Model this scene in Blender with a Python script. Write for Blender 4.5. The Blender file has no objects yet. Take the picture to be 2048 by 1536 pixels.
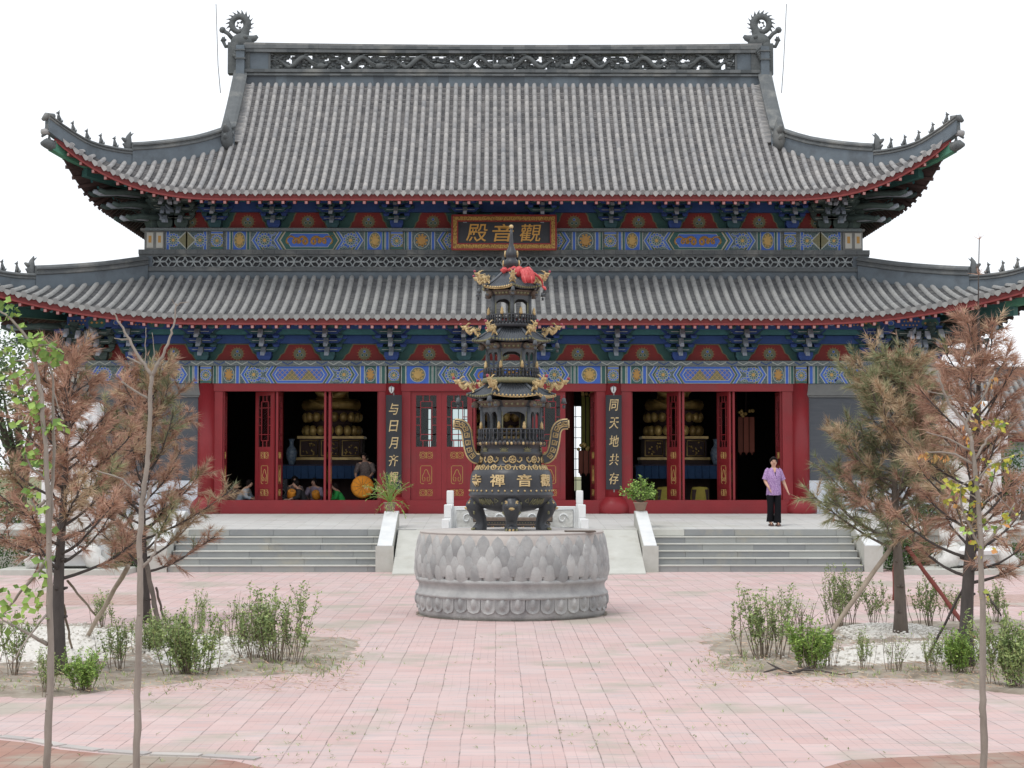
import bpy, math, random
from math import sin, cos, pi, sqrt
from mathutils import Vector, Matrix, Euler
R = math.radians
V = Vector
sc = bpy.context.scene
C = sc.collection

# ------------------------------------------------------------------ camera
F, HORIZ, VPX, CAMH = 3480.0, 945.0, 994.0, 2.166
th = math.atan((HORIZ - 768) / F)
psi = math.atan((1024 - VPX) / F * cos(th))
cd = bpy.data.cameras.new("camera")
cam = bpy.data.objects.new("camera", cd)
C.objects.link(cam)
cd.sensor_width = 36.0
cd.lens = 36.0 * F / 2048
cd.clip_start, cd.clip_end = 0.1, 2000
cam.location = (0, 0, CAMH)
cam.rotation_euler = (pi / 2 + th, 0, -psi)
sc.camera = cam
CM = Euler((pi / 2 + th, 0, -psi)).to_matrix()

# ------------------------------------------------------------------ sky, sun, exposure
w = bpy.data.worlds.new("World")
sc.world = w
w.use_nodes = True
nt = w.node_tree
bg = nt.nodes["Background"]
sky = nt.nodes.new("ShaderNodeTexSky")
sky.sky_type = 'NISHITA'
sky.sun_disc = False
SUN_EL, SUN_AZ = R(66), R(222)          # sun behind the viewer's shoulder, veiled by cloud
sky.sun_elevation = SUN_EL
sky.sun_rotation = SUN_AZ
sky.dust_density = 4.0
ovc = nt.nodes.new("ShaderNodeMixRGB")   # cloud veil: most of the blue is covered by white cloud
ovc.inputs[0].default_value = 0.88
ovc.inputs[2].default_value = (9.2, 9.5, 9.9, 1)
nt.links.new(sky.outputs[0], ovc.inputs[1])
nt.links.new(ovc.outputs[0], bg.inputs[0])
bg.inputs[1].default_value = 0.125
sd = bpy.data.lights.new("sun", 'SUN')
sun = bpy.data.objects.new("sun", sd)
C.objects.link(sun)
sd.energy = 1.1
sd.angle = R(16)
sd.color = (1.0, 0.96, 0.9)
dvec = V((sin(SUN_AZ) * cos(SUN_EL), cos(SUN_AZ) * cos(SUN_EL), sin(SUN_EL)))
sun.rotation_euler = dvec.to_track_quat('Z', 'Y').to_euler()
sun.location = dvec * 60
sc.view_settings.view_transform = 'Standard'
sc.view_settings.look = 'None'
sc.view_settings.gamma = 1
sc.view_settings.exposure = 0.12
sc.render.engine = 'CYCLES'
sc.cycles.max_bounces = 6

# ------------------------------------------------------------------ helpers
def ray(px, py):
    return CM @ V(((px - 1024) / F, (768 - py) / F, -1))
def W(px, py, Y):                      # point seen at a pixel of the photograph, at distance Y
    d = ray(px, py); t = Y / d.y
    return V((d.x * t, Y, CAMH + d.z * t))
def G(px, py, z=0.0):                  # point seen at a pixel, on a level z
    d = ray(px, py); t = (z - CAMH) / d.z
    return V((d.x * t, d.y * t, z))
def ZY(py, Y): return W(VPX, py, Y).z
def XP(px, Y): return W(px, HORIZ, Y).x

def lin(r, g, b):
    f = lambda c: (c / 255 / 12.92) if c / 255 <= 0.04045 else ((c / 255 + 0.055) / 1.055) ** 2.4
    return (f(r), f(g), f(b))

class MB:
    def __init__(s):
        s.v = []; s.f = []; s.m = []; s.sm = []; s.t = []; s.mats = []
    def mi(s, mat):
        if mat not in s.mats: s.mats.append(mat)
        return s.mats.index(mat)
    def add(s, vs, fs, mat, smooth=False, tint=0.5):
        if isinstance(smooth, float): smooth, tint = False, smooth
        b = len(s.v); k = s.mi(mat)
        s.v.extend([tuple(v) for v in vs])
        s.t.extend([tint] * len(vs))
        for f in fs:
            s.f.append(tuple(i + b for i in f)); s.m.append(k); s.sm.append(smooth)
    def box(s, x0, x1, y0, y1, z0, z1, mat, tint=0.5, bev=0.0):
        if bev:
            b = bev
            # two rings with chamfered vertical and top edges
            def ring(z, i):
                return [(x0 + i + b, y0 + i, z), (x1 - i - b, y0 + i, z), (x1 - i, y0 + i + b, z), (x1 - i, y1 - i - b, z),
                        (x1 - i - b, y1 - i, z), (x0 + i + b, y1 - i, z), (x0 + i, y1 - i - b, z), (x0 + i, y0 + i + b, z)]
            vs = ring(z0, 0) + ring(z1 - b, 0) + ring(z1, b)
            fs = [tuple(range(7, -1, -1)), tuple(range(16, 24))]
            for q in range(2):
                for i in range(8):
                    j = (i + 1) % 8
                    fs.append((q * 8 + i, q * 8 + j, q * 8 + 8 + j, q * 8 + 8 + i))
            s.add(vs, fs, mat, False, tint); return
        vs = [(x0, y0, z0), (x1, y0, z0), (x1, y1, z0), (x0, y1, z0), (x0, y0, z1), (x1, y0, z1), (x1, y1, z1), (x0, y1, z1)]
        s.add(vs, [(3, 2, 1, 0), (4, 5, 6, 7), (0, 1, 5, 4), (1, 2, 6, 5), (2, 3, 7, 6), (3, 0, 4, 7)], mat, False, tint)
    def hexa(s, vs, mat, tint=0.5):      # 8 corners: bottom ring then top ring
        s.add(vs, [(3, 2, 1, 0), (4, 5, 6, 7), (0, 1, 5, 4), (1, 2, 6, 5), (2, 3, 7, 6), (3, 0, 4, 7)], mat, False, tint)
    def beam(s, a, b, w, h, mat, tint=0.5, up=V((0, 0, 1)), w2=None, h2=None):   # box from a to b
        a = V(a); b = V(b); d = (b - a).normalized(); sx = d.cross(up)
        if sx.length < 1e-5: sx = V((1, 0, 0))
        sx.normalize(); u = sx.cross(d).normalized()
        w2 = w if w2 is None else w2; h2 = h if h2 is None else h2
        vs = []
        for p, ww, hh in ((a, w, h), (b, w2, h2)):
            for i, j in ((-1, -1), (1, -1), (1, 1), (-1, 1)):
                vs.append(p + sx * (i * ww / 2) + u * (j * hh / 2))
        s.add(vs, [(0, 1, 2, 3), (7, 6, 5, 4), (0, 4, 5, 1), (1, 5, 6, 2), (2, 6, 7, 3), (3, 7, 4, 0)], mat, False, tint)
    def tube(s, pts, rad, mat, n=6, cap=True, smooth=True, tint=0.5, flat=1.0):
        pts = [V(p) for p in pts]
        if not hasattr(rad, '__len__'): rad = [rad] * len(pts)
        vs = []; up = None
        for i, p in enumerate(pts):
            d = (pts[min(i + 1, len(pts) - 1)] - pts[max(i - 1, 0)])
            if d.length < 1e-9: d = V((0, 0, 1))
            d.normalize()
            if up is None:
                up = V((0, 0, 1)) if abs(d.z) < 0.9 else V((0, 1, 0))
            a = d.cross(up)
            if a.length < 1e-6: a = d.cross(V((1, 0, 0)))
            a.normalize(); up = a.cross(d).normalized()
            for k in range(n):
                t = 2 * pi * k / n
                vs.append(p + a * (cos(t) * rad[i]) + up * (sin(t) * rad[i] * flat))
        fs = []
        for i in range(len(pts) - 1):
            for k in range(n):
                j = (k + 1) % n
                fs.append((i * n + k, i * n + j, i * n + n + j, i * n + n + k))
        if cap:
            fs.append(tuple(range(n - 1, -1, -1))); b = (len(pts) - 1) * n
            fs.append(tuple(range(b, b + n)))
        s.add(vs, fs, mat, smooth, tint)
    def lathe(s, prof, c, mat, n=32, smooth=True, ph=0.0, tint=0.5, cap=True):
        vs = []; c = V(c)
        for r, z in prof:
            for k in range(n):
                t = 2 * pi * k / n + ph
                vs.append((c.x + r * sin(t), c.y - r * cos(t), c.z + z))
        fs = []
        for i in range(len(prof) - 1):
            for k in range(n):
                j = (k + 1) % n
                fs.append((i * n + k, i * n + j, i * n + n + j, i * n + n + k))
        if cap:
            fs.append(tuple(range(n - 1, -1, -1))); b = (len(prof) - 1) * n
            fs.append(tuple(range(b, b + n)))
        s.add(vs, fs, mat, smooth, tint)
    def plate(s, poly, y0, y1, mat, tint=0.5):   # polygon in XZ facing -y, from y0 (front) to y1
        n = len(poly)
        vs = [(x, y0, z) for x, z in poly] + [(x, y1, z) for x, z in poly]
        fs = [tuple(range(n)), tuple(range(2 * n - 1, n - 1, -1))]
        for i in range(n):
            j = (i + 1) % n
            fs.append((i, n + i, n + j, j))
        s.add(vs, fs, mat, False, tint)
    def disc(s, x, z, rx, rz, y0, y1, mat, n=10, tint=0.5):
        s.plate([(x + rx * cos(2 * pi * k / n), z + rz * sin(2 * pi * k / n)) for k in range(n)], y0, y1, mat, tint)
    def ball(s, c, r, mat, nu=10, nv=6, tint=0.5, smooth=True, rot=None):
        c = V(c)
        if not hasattr(r, '__len__'): r = (r, r, r)
        vs = []
        for i in range(nv + 1):
            a = pi * i / nv
            for k in range(nu):
                t = 2 * pi * k / nu
                p = V((r[0] * sin(a) * cos(t), r[1] * sin(a) * sin(t), r[2] * cos(a)))
                if rot is not None: p = rot @ p
                vs.append(c + p)
        fs = []
        for i in range(nv):
            for k in range(nu):
                j = (k + 1) % nu
                fs.append((i * nu + k, i * nu + nu + k, i * nu + nu + j, i * nu + j))
        s.add(vs, fs, mat, smooth, tint)
    def sweep(s, prof, pts, mat, tint=0.5, smooth=False, side=None):   # profile (across, up) carried along points
        pts = [V(p) for p in pts]; n = len(prof); vs = []
        for i, p in enumerate(pts):
            d = pts[min(i + 1, len(pts) - 1)] - pts[max(i - 1, 0)]
            d.z = 0; d.normalize()
            a = V((d.y, -d.x, 0)) if side is None else side
            for x, z in prof: vs.append(p + a * x + V((0, 0, z)))
        fs = []
        for i in range(len(pts) - 1):
            for k in range(n):
                j = (k + 1) % n
                fs.append((i * n + k, i * n + j, i * n + n + j, i * n + n + k))
        fs.append(tuple(range(n - 1, -1, -1))); b = (len(pts) - 1) * n
        fs.append(tuple(range(b, b + n)))
        s.add(vs, fs, mat, smooth, tint)
    def tri(s, a, b, c, mat, tint=0.5):
        s.add([a, b, c], [(0, 1, 2)], mat, False, tint)
    def leaf(s, p, d, nrm, L, wd, mat, tint=0.5):
        p = V(p); d = V(d).normalized(); a = d.cross(V(nrm))
        if a.length < 1e-5: a = d.cross(V((0.3, 0.5, 0.8)))
        a.normalize(); n = a.cross(d)
        s.add([p, p + d * L * .5 + a * wd * .5 + n * L * .06, p + d * L, p + d * L * .5 - a * wd * .5 + n * L * .06], [(0, 1, 2, 3)], mat, False, tint)
    def xf(s, M, start=0):
        for i in range(start, len(s.v)): s.v[i] = tuple(M @ V(s.v[i]))
    def build(s, name, parent=None, loc=None, label=None):
        me = bpy.data.meshes.new(name)
        me.from_pydata(s.v, [], s.f)
        for m in s.mats: me.materials.append(m)
        if s.f:
            me.polygons.foreach_set("material_index", s.m)
            me.polygons.foreach_set("use_smooth", s.sm)
        at = me.attributes.new("tint", 'FLOAT', 'POINT')
        at.data.foreach_set("value", s.t)
        me.update()
        o = bpy.data.objects.new(name, me)
        C.objects.link(o)
        if parent is not None:
            o.parent = parent
            if parent.type == 'EMPTY' and parent.parent is None:
                o.location = -V(parent.location) if loc is None else loc
            elif loc is not None: o.location = loc
        elif loc is not None: o.location = loc
        if label: o["label"] = label
        return o

def tag(o, label=None, cat=None, group=None, kind=None):
    if label: o["label"] = label
    if cat: o["category"] = cat
    if group: o["group"] = group
    if kind: o["kind"] = kind
    return o
def thing(name, label, cat, loc=(0, 0, 0), group=None):
    o = bpy.data.objects.new(name, None)
    C.objects.link(o); o.location = loc
    o.empty_display_size = 0.2
    return tag(o, label, cat, group)
def dup_tree(o, parent=None):
    c = o.copy(); C.objects.link(c)
    if parent is not None: c.parent = parent
    for ch in list(o.children): dup_tree(ch, c)
    return c

# ------------------------------------------------------------------ materials
def mat(name, c1, c2=None, rough=0.8, scale=6.0, nw=0.7, tw=0.5, bump=0.15, bscale=None, metal=0.0, spec=0.4, detail=5.0, dirt=None, dscale=0.7, dlo=0.5, dhi=0.75, stretch=None):
    m = bpy.data.materials.new(name); m.use_nodes = True
    t = m.node_tree; N = t.nodes; L = t.links
    p = N["Principled BSDF"]
    p.inputs["Roughness"].default_value = rough
    p.inputs["Metallic"].default_value = metal
    p.inputs["Specular IOR Level"].default_value = spec
    if c2 is None: c2 = tuple(x * 0.72 for x in c1)
    tc = N.new("ShaderNodeTexCoord")
    co = tc.outputs["Object"]
    if stretch:
        mp = N.new("ShaderNodeMapping"); mp.inputs["Scale"].default_value = stretch
        L.new(co, mp.inputs[0]); co = mp.outputs[0]
    nz = N.new("ShaderNodeTexNoise"); nz.inputs["Scale"].default_value = scale; nz.inputs["Detail"].default_value = detail
    nz.inputs["Roughness"].default_value = 0.62
    L.new(co, nz.inputs["Vector"])
    at = N.new("ShaderNodeAttribute"); at.attribute_name = "tint"
    m1 = N.new("ShaderNodeMath"); m1.operation = 'MULTIPLY_ADD'; m1.inputs[1].default_value = nw * 2; m1.inputs[2].default_value = 0.5 - nw
    L.new(nz.outputs[0], m1.inputs[0])
    m2 = N.new("ShaderNodeMath"); m2.operation = 'MULTIPLY_ADD'; m2.inputs[1].default_value = tw * 2; m2.inputs[2].default_value = -tw
    L.new(at.outputs["Fac"], m2.inputs[0])
    m3 = N.new("ShaderNodeMath"); m3.operation = 'ADD'; m3.use_clamp = True
    L.new(m1.outputs[0], m3.inputs[0]); L.new(m2.outputs[0], m3.inputs[1])
    mx = N.new("ShaderNodeMixRGB"); mx.inputs[1].default_value = (*c2, 1); mx.inputs[2].default_value = (*c1, 1)
    L.new(m3.outputs[0], mx.inputs[0])
    out = mx.outputs[0]
    if dirt:
        nd = N.new("ShaderNodeTexNoise"); nd.inputs["Scale"].default_value = dscale; nd.inputs["Detail"].default_value = 8; nd.inputs["Roughness"].default_value = 0.65
        L.new(tc.outputs["Object"], nd.inputs["Vector"])
        mr = N.new("ShaderNodeMapRange"); mr.inputs[1].default_value = dlo; mr.inputs[2].default_value = dhi
        L.new(nd.outputs[0], mr.inputs[0])
        md = N.new("ShaderNodeMixRGB"); md.inputs[2].default_value = (*dirt, 1)
        L.new(mr.outputs[0], md.inputs[0]); L.new(out, md.inputs[1]); out = md.outputs[0]
    L.new(out, p.inputs["Base Color"])
    if bump:
        bn = N.new("ShaderNodeTexNoise"); bn.inputs["Scale"].default_value = bscale or scale * 5; bn.inputs["Detail"].default_value = 4
        L.new(co, bn.inputs["Vector"])
        bp = N.new("ShaderNodeBump"); bp.inputs["Strength"].default_value = bump; bp.inputs["Distance"].default_value = 0.02
        L.new(bn.outputs[0], bp.inputs["Height"]); L.new(bp.outputs[0], p.inputs["Normal"])
    return m

M = {}
M['tile'] = mat("roof_tile", (.44, .425, .41), (.25, .253, .262), rough=.85, scale=1.6, nw=.42, tw=.42, bump=.25, bscale=25, dirt=(.31, .27, .24), dscale=2.2, dlo=.6, dhi=.85)
M['tile_low'] = mat("lower_roof_tile", (.35, .35, .335), (.23, .235, .24), rough=.85, scale=1.2, nw=.4, tw=.3, bump=.2, bscale=25)
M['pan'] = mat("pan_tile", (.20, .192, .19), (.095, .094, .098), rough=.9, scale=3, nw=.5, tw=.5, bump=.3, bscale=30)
M['ridge'] = mat("ridge_brick", (.155, .165, .17), (.08, .09, .095), rough=.85, scale=4, nw=.6, bump=.3, bscale=30, dirt=(.25, .25, .235), dscale=1.5)
M['ridge_light'] = mat("ridge_cap", (.26, .26, .25), (.15, .155, .16), rough=.85, scale=5, bump=.25)
M['plaster'] = mat("blue_grey_plaster", (.17, .205, .235), (.11, .13, .15), rough=.9, scale=2.5, nw=.7, bump=.1, dirt=(.09, .1, .11), dscale=1.4)
M['carve'] = mat("carved_grey_brick", (.15, .16, .16), (.075, .085, .09), rough=.85, scale=7, bump=.5, bscale=22)
M['red'] = mat("red_lacquer", (.31, .028, .034), (.22, .021, .027), rough=.42, scale=2.0, nw=.6, bump=.06, bscale=14, spec=.35, dirt=(.21, .04, .042), dscale=.9)
M['red_dull'] = mat("dull_red_paint", (.22, .042, .04), (.145, .03, .03), rough=.7, scale=5, bump=.1)
M['red_board'] = mat("red_board_paint", (.29, .034, .03), (.2, .028, .026), rough=.65, scale=5, bump=.05)
M['pink'] = mat("faded_pink_end", (.52, .28, .27), (.38, .17, .165), rough=.8, scale=9, tw=.6, bump=.1)
M['dark_wood'] = mat("dark_brown_wood", (.085, .05, .045), (.04, .028, .028), rough=.8, scale=5, bump=.2)
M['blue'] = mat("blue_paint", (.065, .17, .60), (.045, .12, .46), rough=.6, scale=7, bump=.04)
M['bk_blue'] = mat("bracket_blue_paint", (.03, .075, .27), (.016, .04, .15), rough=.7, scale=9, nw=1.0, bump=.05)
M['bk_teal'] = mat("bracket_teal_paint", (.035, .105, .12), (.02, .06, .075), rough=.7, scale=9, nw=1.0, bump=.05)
M['bk_green'] = mat("bracket_grey_green_paint_shade", (.07, .105, .095), (.03, .05, .05), rough=.7, scale=9, nw=1.0, bump=.05)  # tongue paint; on the corner sets this darker tone holds the eave shade
M['navy'] = mat("deep_blue_paint", (.034, .088, .27), (.02, .055, .18), rough=.65, scale=6, bump=.05)
M['green'] = mat("green_paint", (.05, .15, .135), (.03, .095, .09), rough=.65, scale=6, bump=.05)
M['teal'] = mat("teal_paint", (.055, .19, .205), (.03, .115, .13), rough=.65, scale=5, bump=.05)
M['jade'] = mat("jade_green_paint", (.11, .3, .2), (.06, .19, .13), rough=.6, scale=5, bump=.05)
M['pale'] = mat("pale_outline_paint", (.5, .53, .48), (.33, .37, .35), rough=.7, scale=12, bump=.05)
M['greyblue'] = mat("grey_blue_pattern", (.22, .25, .24), (.08, .105, .13), rough=.75, scale=38, nw=1.3, detail=2, bump=.05)
M['olive'] = mat("olive_gold_ground", (.26, .235, .12), (.14, .15, .1), rough=.7, scale=25, nw=1.0, bump=.05)
M['gold'] = mat("gold_paint", (.60, .40, .13), (.42, .26, .07), rough=.5, scale=10, bump=.08, spec=.5)
M['orange_gold'] = mat("orange_gold_paint", (.55, .30, .07), (.38, .22, .08), rough=.55, scale=14, bump=.08)
M['bright_gold'] = mat("gilded_metal", (.70, .54, .29), (.32, .22, .095), rough=.5, scale=9, nw=1.0, metal=.2, bump=.3, bscale=40)
M['black'] = mat("black_board", (.035, .038, .045), (.022, .024, .03), rough=.5, scale=4, bump=.05)
M['grey_brick'] = mat("grey_brick_wall", (.115, .125, .14), (.075, .082, .095), rough=.88, scale=2.2, nw=.7, bump=.2, bscale=30, stretch=(1, 1, 9))
M['grey_stone'] = mat("grey_stone_lintel", (.22, .225, .215), (.15, .155, .155), rough=.85, scale=4, bump=.2, bscale=40)
M['white_wall'] = mat("white_stone_wall", (.70, .74, .80), (.58, .62, .68), rough=.75, scale=2, bump=.08, dirt=(.5, .5, .48), dscale=1.6, dlo=.58, dhi=.9)
M['marble'] = mat("white_marble", (.78, .79, .78), (.62, .64, .65), rough=.55, scale=3.2, nw=1.0, bump=.1, bscale=25)
M['marble_carved'] = mat("carved_marble", (.74, .74, .71), (.52, .52, .49), rough=.65, scale=9, nw=.9, bump=.9, bscale=11)
M['step'] = mat("granite_step", (.32, .33, .32), (.235, .245, .25), rough=.8, scale=2.6, nw=.55, tw=.55, bump=.15, bscale=60, dirt=(.42, .38, .29), dscale=1.2, dlo=.55, dhi=.85)
M['cheek'] = mat("pale_granite", (.54, .54, .50), (.42, .42, .38), rough=.75, scale=3, bump=.12, dirt=(.36, .33, .27), dscale=1.6, dlo=.55, dhi=.9)
M['lotus'] = mat("carved_grey_granite", (.465, .465, .455), (.28, .285, .285), rough=.88, scale=3.4, nw=1.0, tw=.7, bump=.4, bscale=45, dirt=(.22, .215, .22), dscale=2.4, dlo=.52, dhi=.78)
M['lotus_light'] = mat("weathered_granite", (.55, .51, .47), (.40, .375, .36), rough=.85, scale=3, nw=.9, bump=.2, bscale=45)
M['bronze'] = mat("dark_bronze", (.058, .062, .07), (.032, .034, .04), rough=.42, scale=5, nw=.8, metal=.25, bump=.12, bscale=25, spec=.5)
M['bronze_grey'] = mat("weathered_iron", (.12, .13, .14), (.06, .066, .073), rough=.6, scale=7, nw=.9, metal=.2, bump=.2, bscale=35)
M['bronze_roof'] = mat("bronze_roof_tile", (.125, .14, .16), (.07, .078, .09), rough=.5, scale=6, nw=.8, metal=.1, bump=.15, bscale=30)
M['pearl_red'] = mat("dull_red_pearl", (.42, .07, .10), (.2, .03, .06), rough=.4, scale=20, bump=0)
M['field'] = mat("painted_scroll_field", (.17, .22, .19), (.035, .075, .12), rough=.7, scale=34, nw=1.5, detail=2, bump=.05)
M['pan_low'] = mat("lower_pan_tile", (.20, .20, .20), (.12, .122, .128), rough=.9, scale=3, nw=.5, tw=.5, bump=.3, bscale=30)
M['carved_gilt'] = mat("carved_gilt_frame", (.58, .36, .10), (.16, .06, .02), rough=.55, scale=24, nw=1.6, detail=2, bump=.5, bscale=26)
M['rust_brown'] = mat("rusty_bronze_trim", (.16, .115, .085), (.075, .06, .05), rough=.65, scale=16, nw=1.1, bump=.4, bscale=45)
M['glass'] = mat("door_glass", (.045, .06, .06), (.03, .045, .045), rough=.12, scale=1.5, bump=0, spec=.6)
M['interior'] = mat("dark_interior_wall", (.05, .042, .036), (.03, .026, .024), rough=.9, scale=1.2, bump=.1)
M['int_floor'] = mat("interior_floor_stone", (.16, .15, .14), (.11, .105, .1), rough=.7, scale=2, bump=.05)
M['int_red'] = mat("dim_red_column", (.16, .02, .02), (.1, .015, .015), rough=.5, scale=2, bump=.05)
M['dull_gold'] = mat("statue_gold", (.72, .52, .18), (.28, .18, .06), rough=.35, scale=5, nw=.8, metal=.25, bump=.3, bscale=14, spec=.6)
M['cloth_red'] = mat("red_cloth", (.74, .13, .13), (.36, .02, .025), rough=.45, scale=11, bump=.2)
M['orange'] = mat("orange_cloth", (.85, .34, .035), (.74, .27, .025), rough=.85, scale=14, bump=.15)
M['yellow_cloth'] = mat("yellow_cloth", (.5, .42, .08), (.36, .3, .06), rough=.85, scale=8, bump=.15)
M['blue_cloth'] = mat("blue_cloth", (.025, .07, .16), (.015, .04, .1), rough=.85, scale=8, bump=.15)
M['porcelain'] = mat("blue_white_porcelain", (.22, .27, .3), (.05, .09, .16), rough=.3, scale=14, nw=1.4, bump=0)
M['skin'] = mat("skin", (.58, .36, .26), (.5, .29, .2), rough=.55, scale=9, bump=.05)
M['hair'] = mat("black_hair", (.018, .014, .013), (.01, .008, .008), rough=.6, scale=20, bump=.3, bscale=60, spec=.15)
M['bark_pale'] = mat("pale_bark", (.34, .30, .26), (.19, .165, .14), rough=.9, scale=9, nw=.9, bump=.4, bscale=30, stretch=(1, 1, .35))
M['bark_dark'] = mat("dark_bark", (.105, .09, .082), (.05, .044, .042), rough=.92, scale=9, nw=.9, bump=.5, bscale=26, stretch=(1, 1, .4))
M['bark_brown'] = mat("grey_brown_bark", (.19, .155, .13), (.1, .083, .072), rough=.92, scale=8, nw=.9, bump=.5, bscale=26, stretch=(1, 1, .4))
M['needle_brown'] = mat("brown_needles", (.58, .37, .275), (.31, .185, .135), rough=.85, scale=1.1, nw=.6, tw=.7, bump=0, spec=.2)
M['needle_green'] = mat("olive_needles", (.36, .38, .21), (.175, .195, .11), rough=.8, scale=1.1, nw=.5, tw=.7, bump=0, spec=.25)
M['needle_tan'] = mat("tan_needles", (.58, .45, .30), (.36, .26, .17), rough=.85, scale=1.1, nw=.5, tw=.7, bump=0, spec=.2)
M['leaf'] = mat("green_leaf", (.33, .48, .11), (.14, .24, .055), rough=.6, scale=1.5, nw=.4, tw=.8, bump=0, spec=.35)
M['leaf_shrub'] = mat("shrub_leaf", (.38, .46, .18), (.15, .22, .08), rough=.65, scale=1.5, nw=.4, tw=.8, bump=0, spec=.3)
M['leaf_yellow'] = mat("yellow_leaf", (.52, .47, .07), (.25, .30, .06), rough=.65, scale=2, nw=.4, tw=.9, bump=0, spec=.3)
M['leaf_orange'] = mat("dry_orange_leaf", (.55, .26, .1), (.42, .3, .12), rough=.8, scale=2, nw=.4, tw=.9, bump=0, spec=.2)
M['leaf_dark'] = mat("hedge_leaf", (.075, .16, .035), (.025, .06, .016), rough=.65, scale=1.2, nw=.4, tw=.8, bump=0, spec=.3)
M['leaf_far'] = mat("far_leaf", (.2, .28, .14), (.1, .15, .08), rough=.8, scale=1, nw=.4, tw=.8, bump=0, spec=.2)
M['twig'] = mat("dry_twig", (.24, .19, .14), (.13, .1, .075), rough=.9, scale=10, bump=.2)
M['terracotta'] = mat("old_clay_pot", (.36, .25, .19), (.24, .17, .13), rough=.9, scale=7, bump=.25)
M['pole_pale'] = mat("peeled_pole", (.40, .335, .265), (.25, .2, .155), rough=.85, scale=7, nw=.9, bump=.3, stretch=(1, 1, .3))
M['pole_red'] = mat("red_brown_pole", (.24, .06, .045), (.14, .04, .035), rough=.8, scale=7, nw=.9, bump=.2)
M['soil'] = mat("dry_soil", (.42, .37, .31), (.17, .135, .10), rough=.95, scale=3.0, nw=1.1, bump=.7, bscale=22, detail=8, dirt=(.45, .42, .36), dscale=2.4, dlo=.5, dhi=.7)
M['gravel'] = mat("white_gravel", (.86, .84, .79), (.52, .49, .44), rough=.95, scale=26, nw=1.0, bump=1.0, bscale=45, detail=6, dirt=(.4, .33, .26), dscale=3.2, dlo=.58, dhi=.72)
M['grass'] = mat("rough_grass_ground", (.16, .19, .08), (.22, .19, .12), rough=.95, scale=.8, nw=1, bump=.5, bscale=12)
M['trousers'] = mat("black_trousers", (.011, .011, .013), (.007, .007, .009), rough=.9, scale=5, bump=.3, bscale=9, spec=.1)
M['sandal'] = mat("brown_sandal", (.13, .07, .055), (.08, .045, .04), rough=.6, scale=9, bump=.1)
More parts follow.
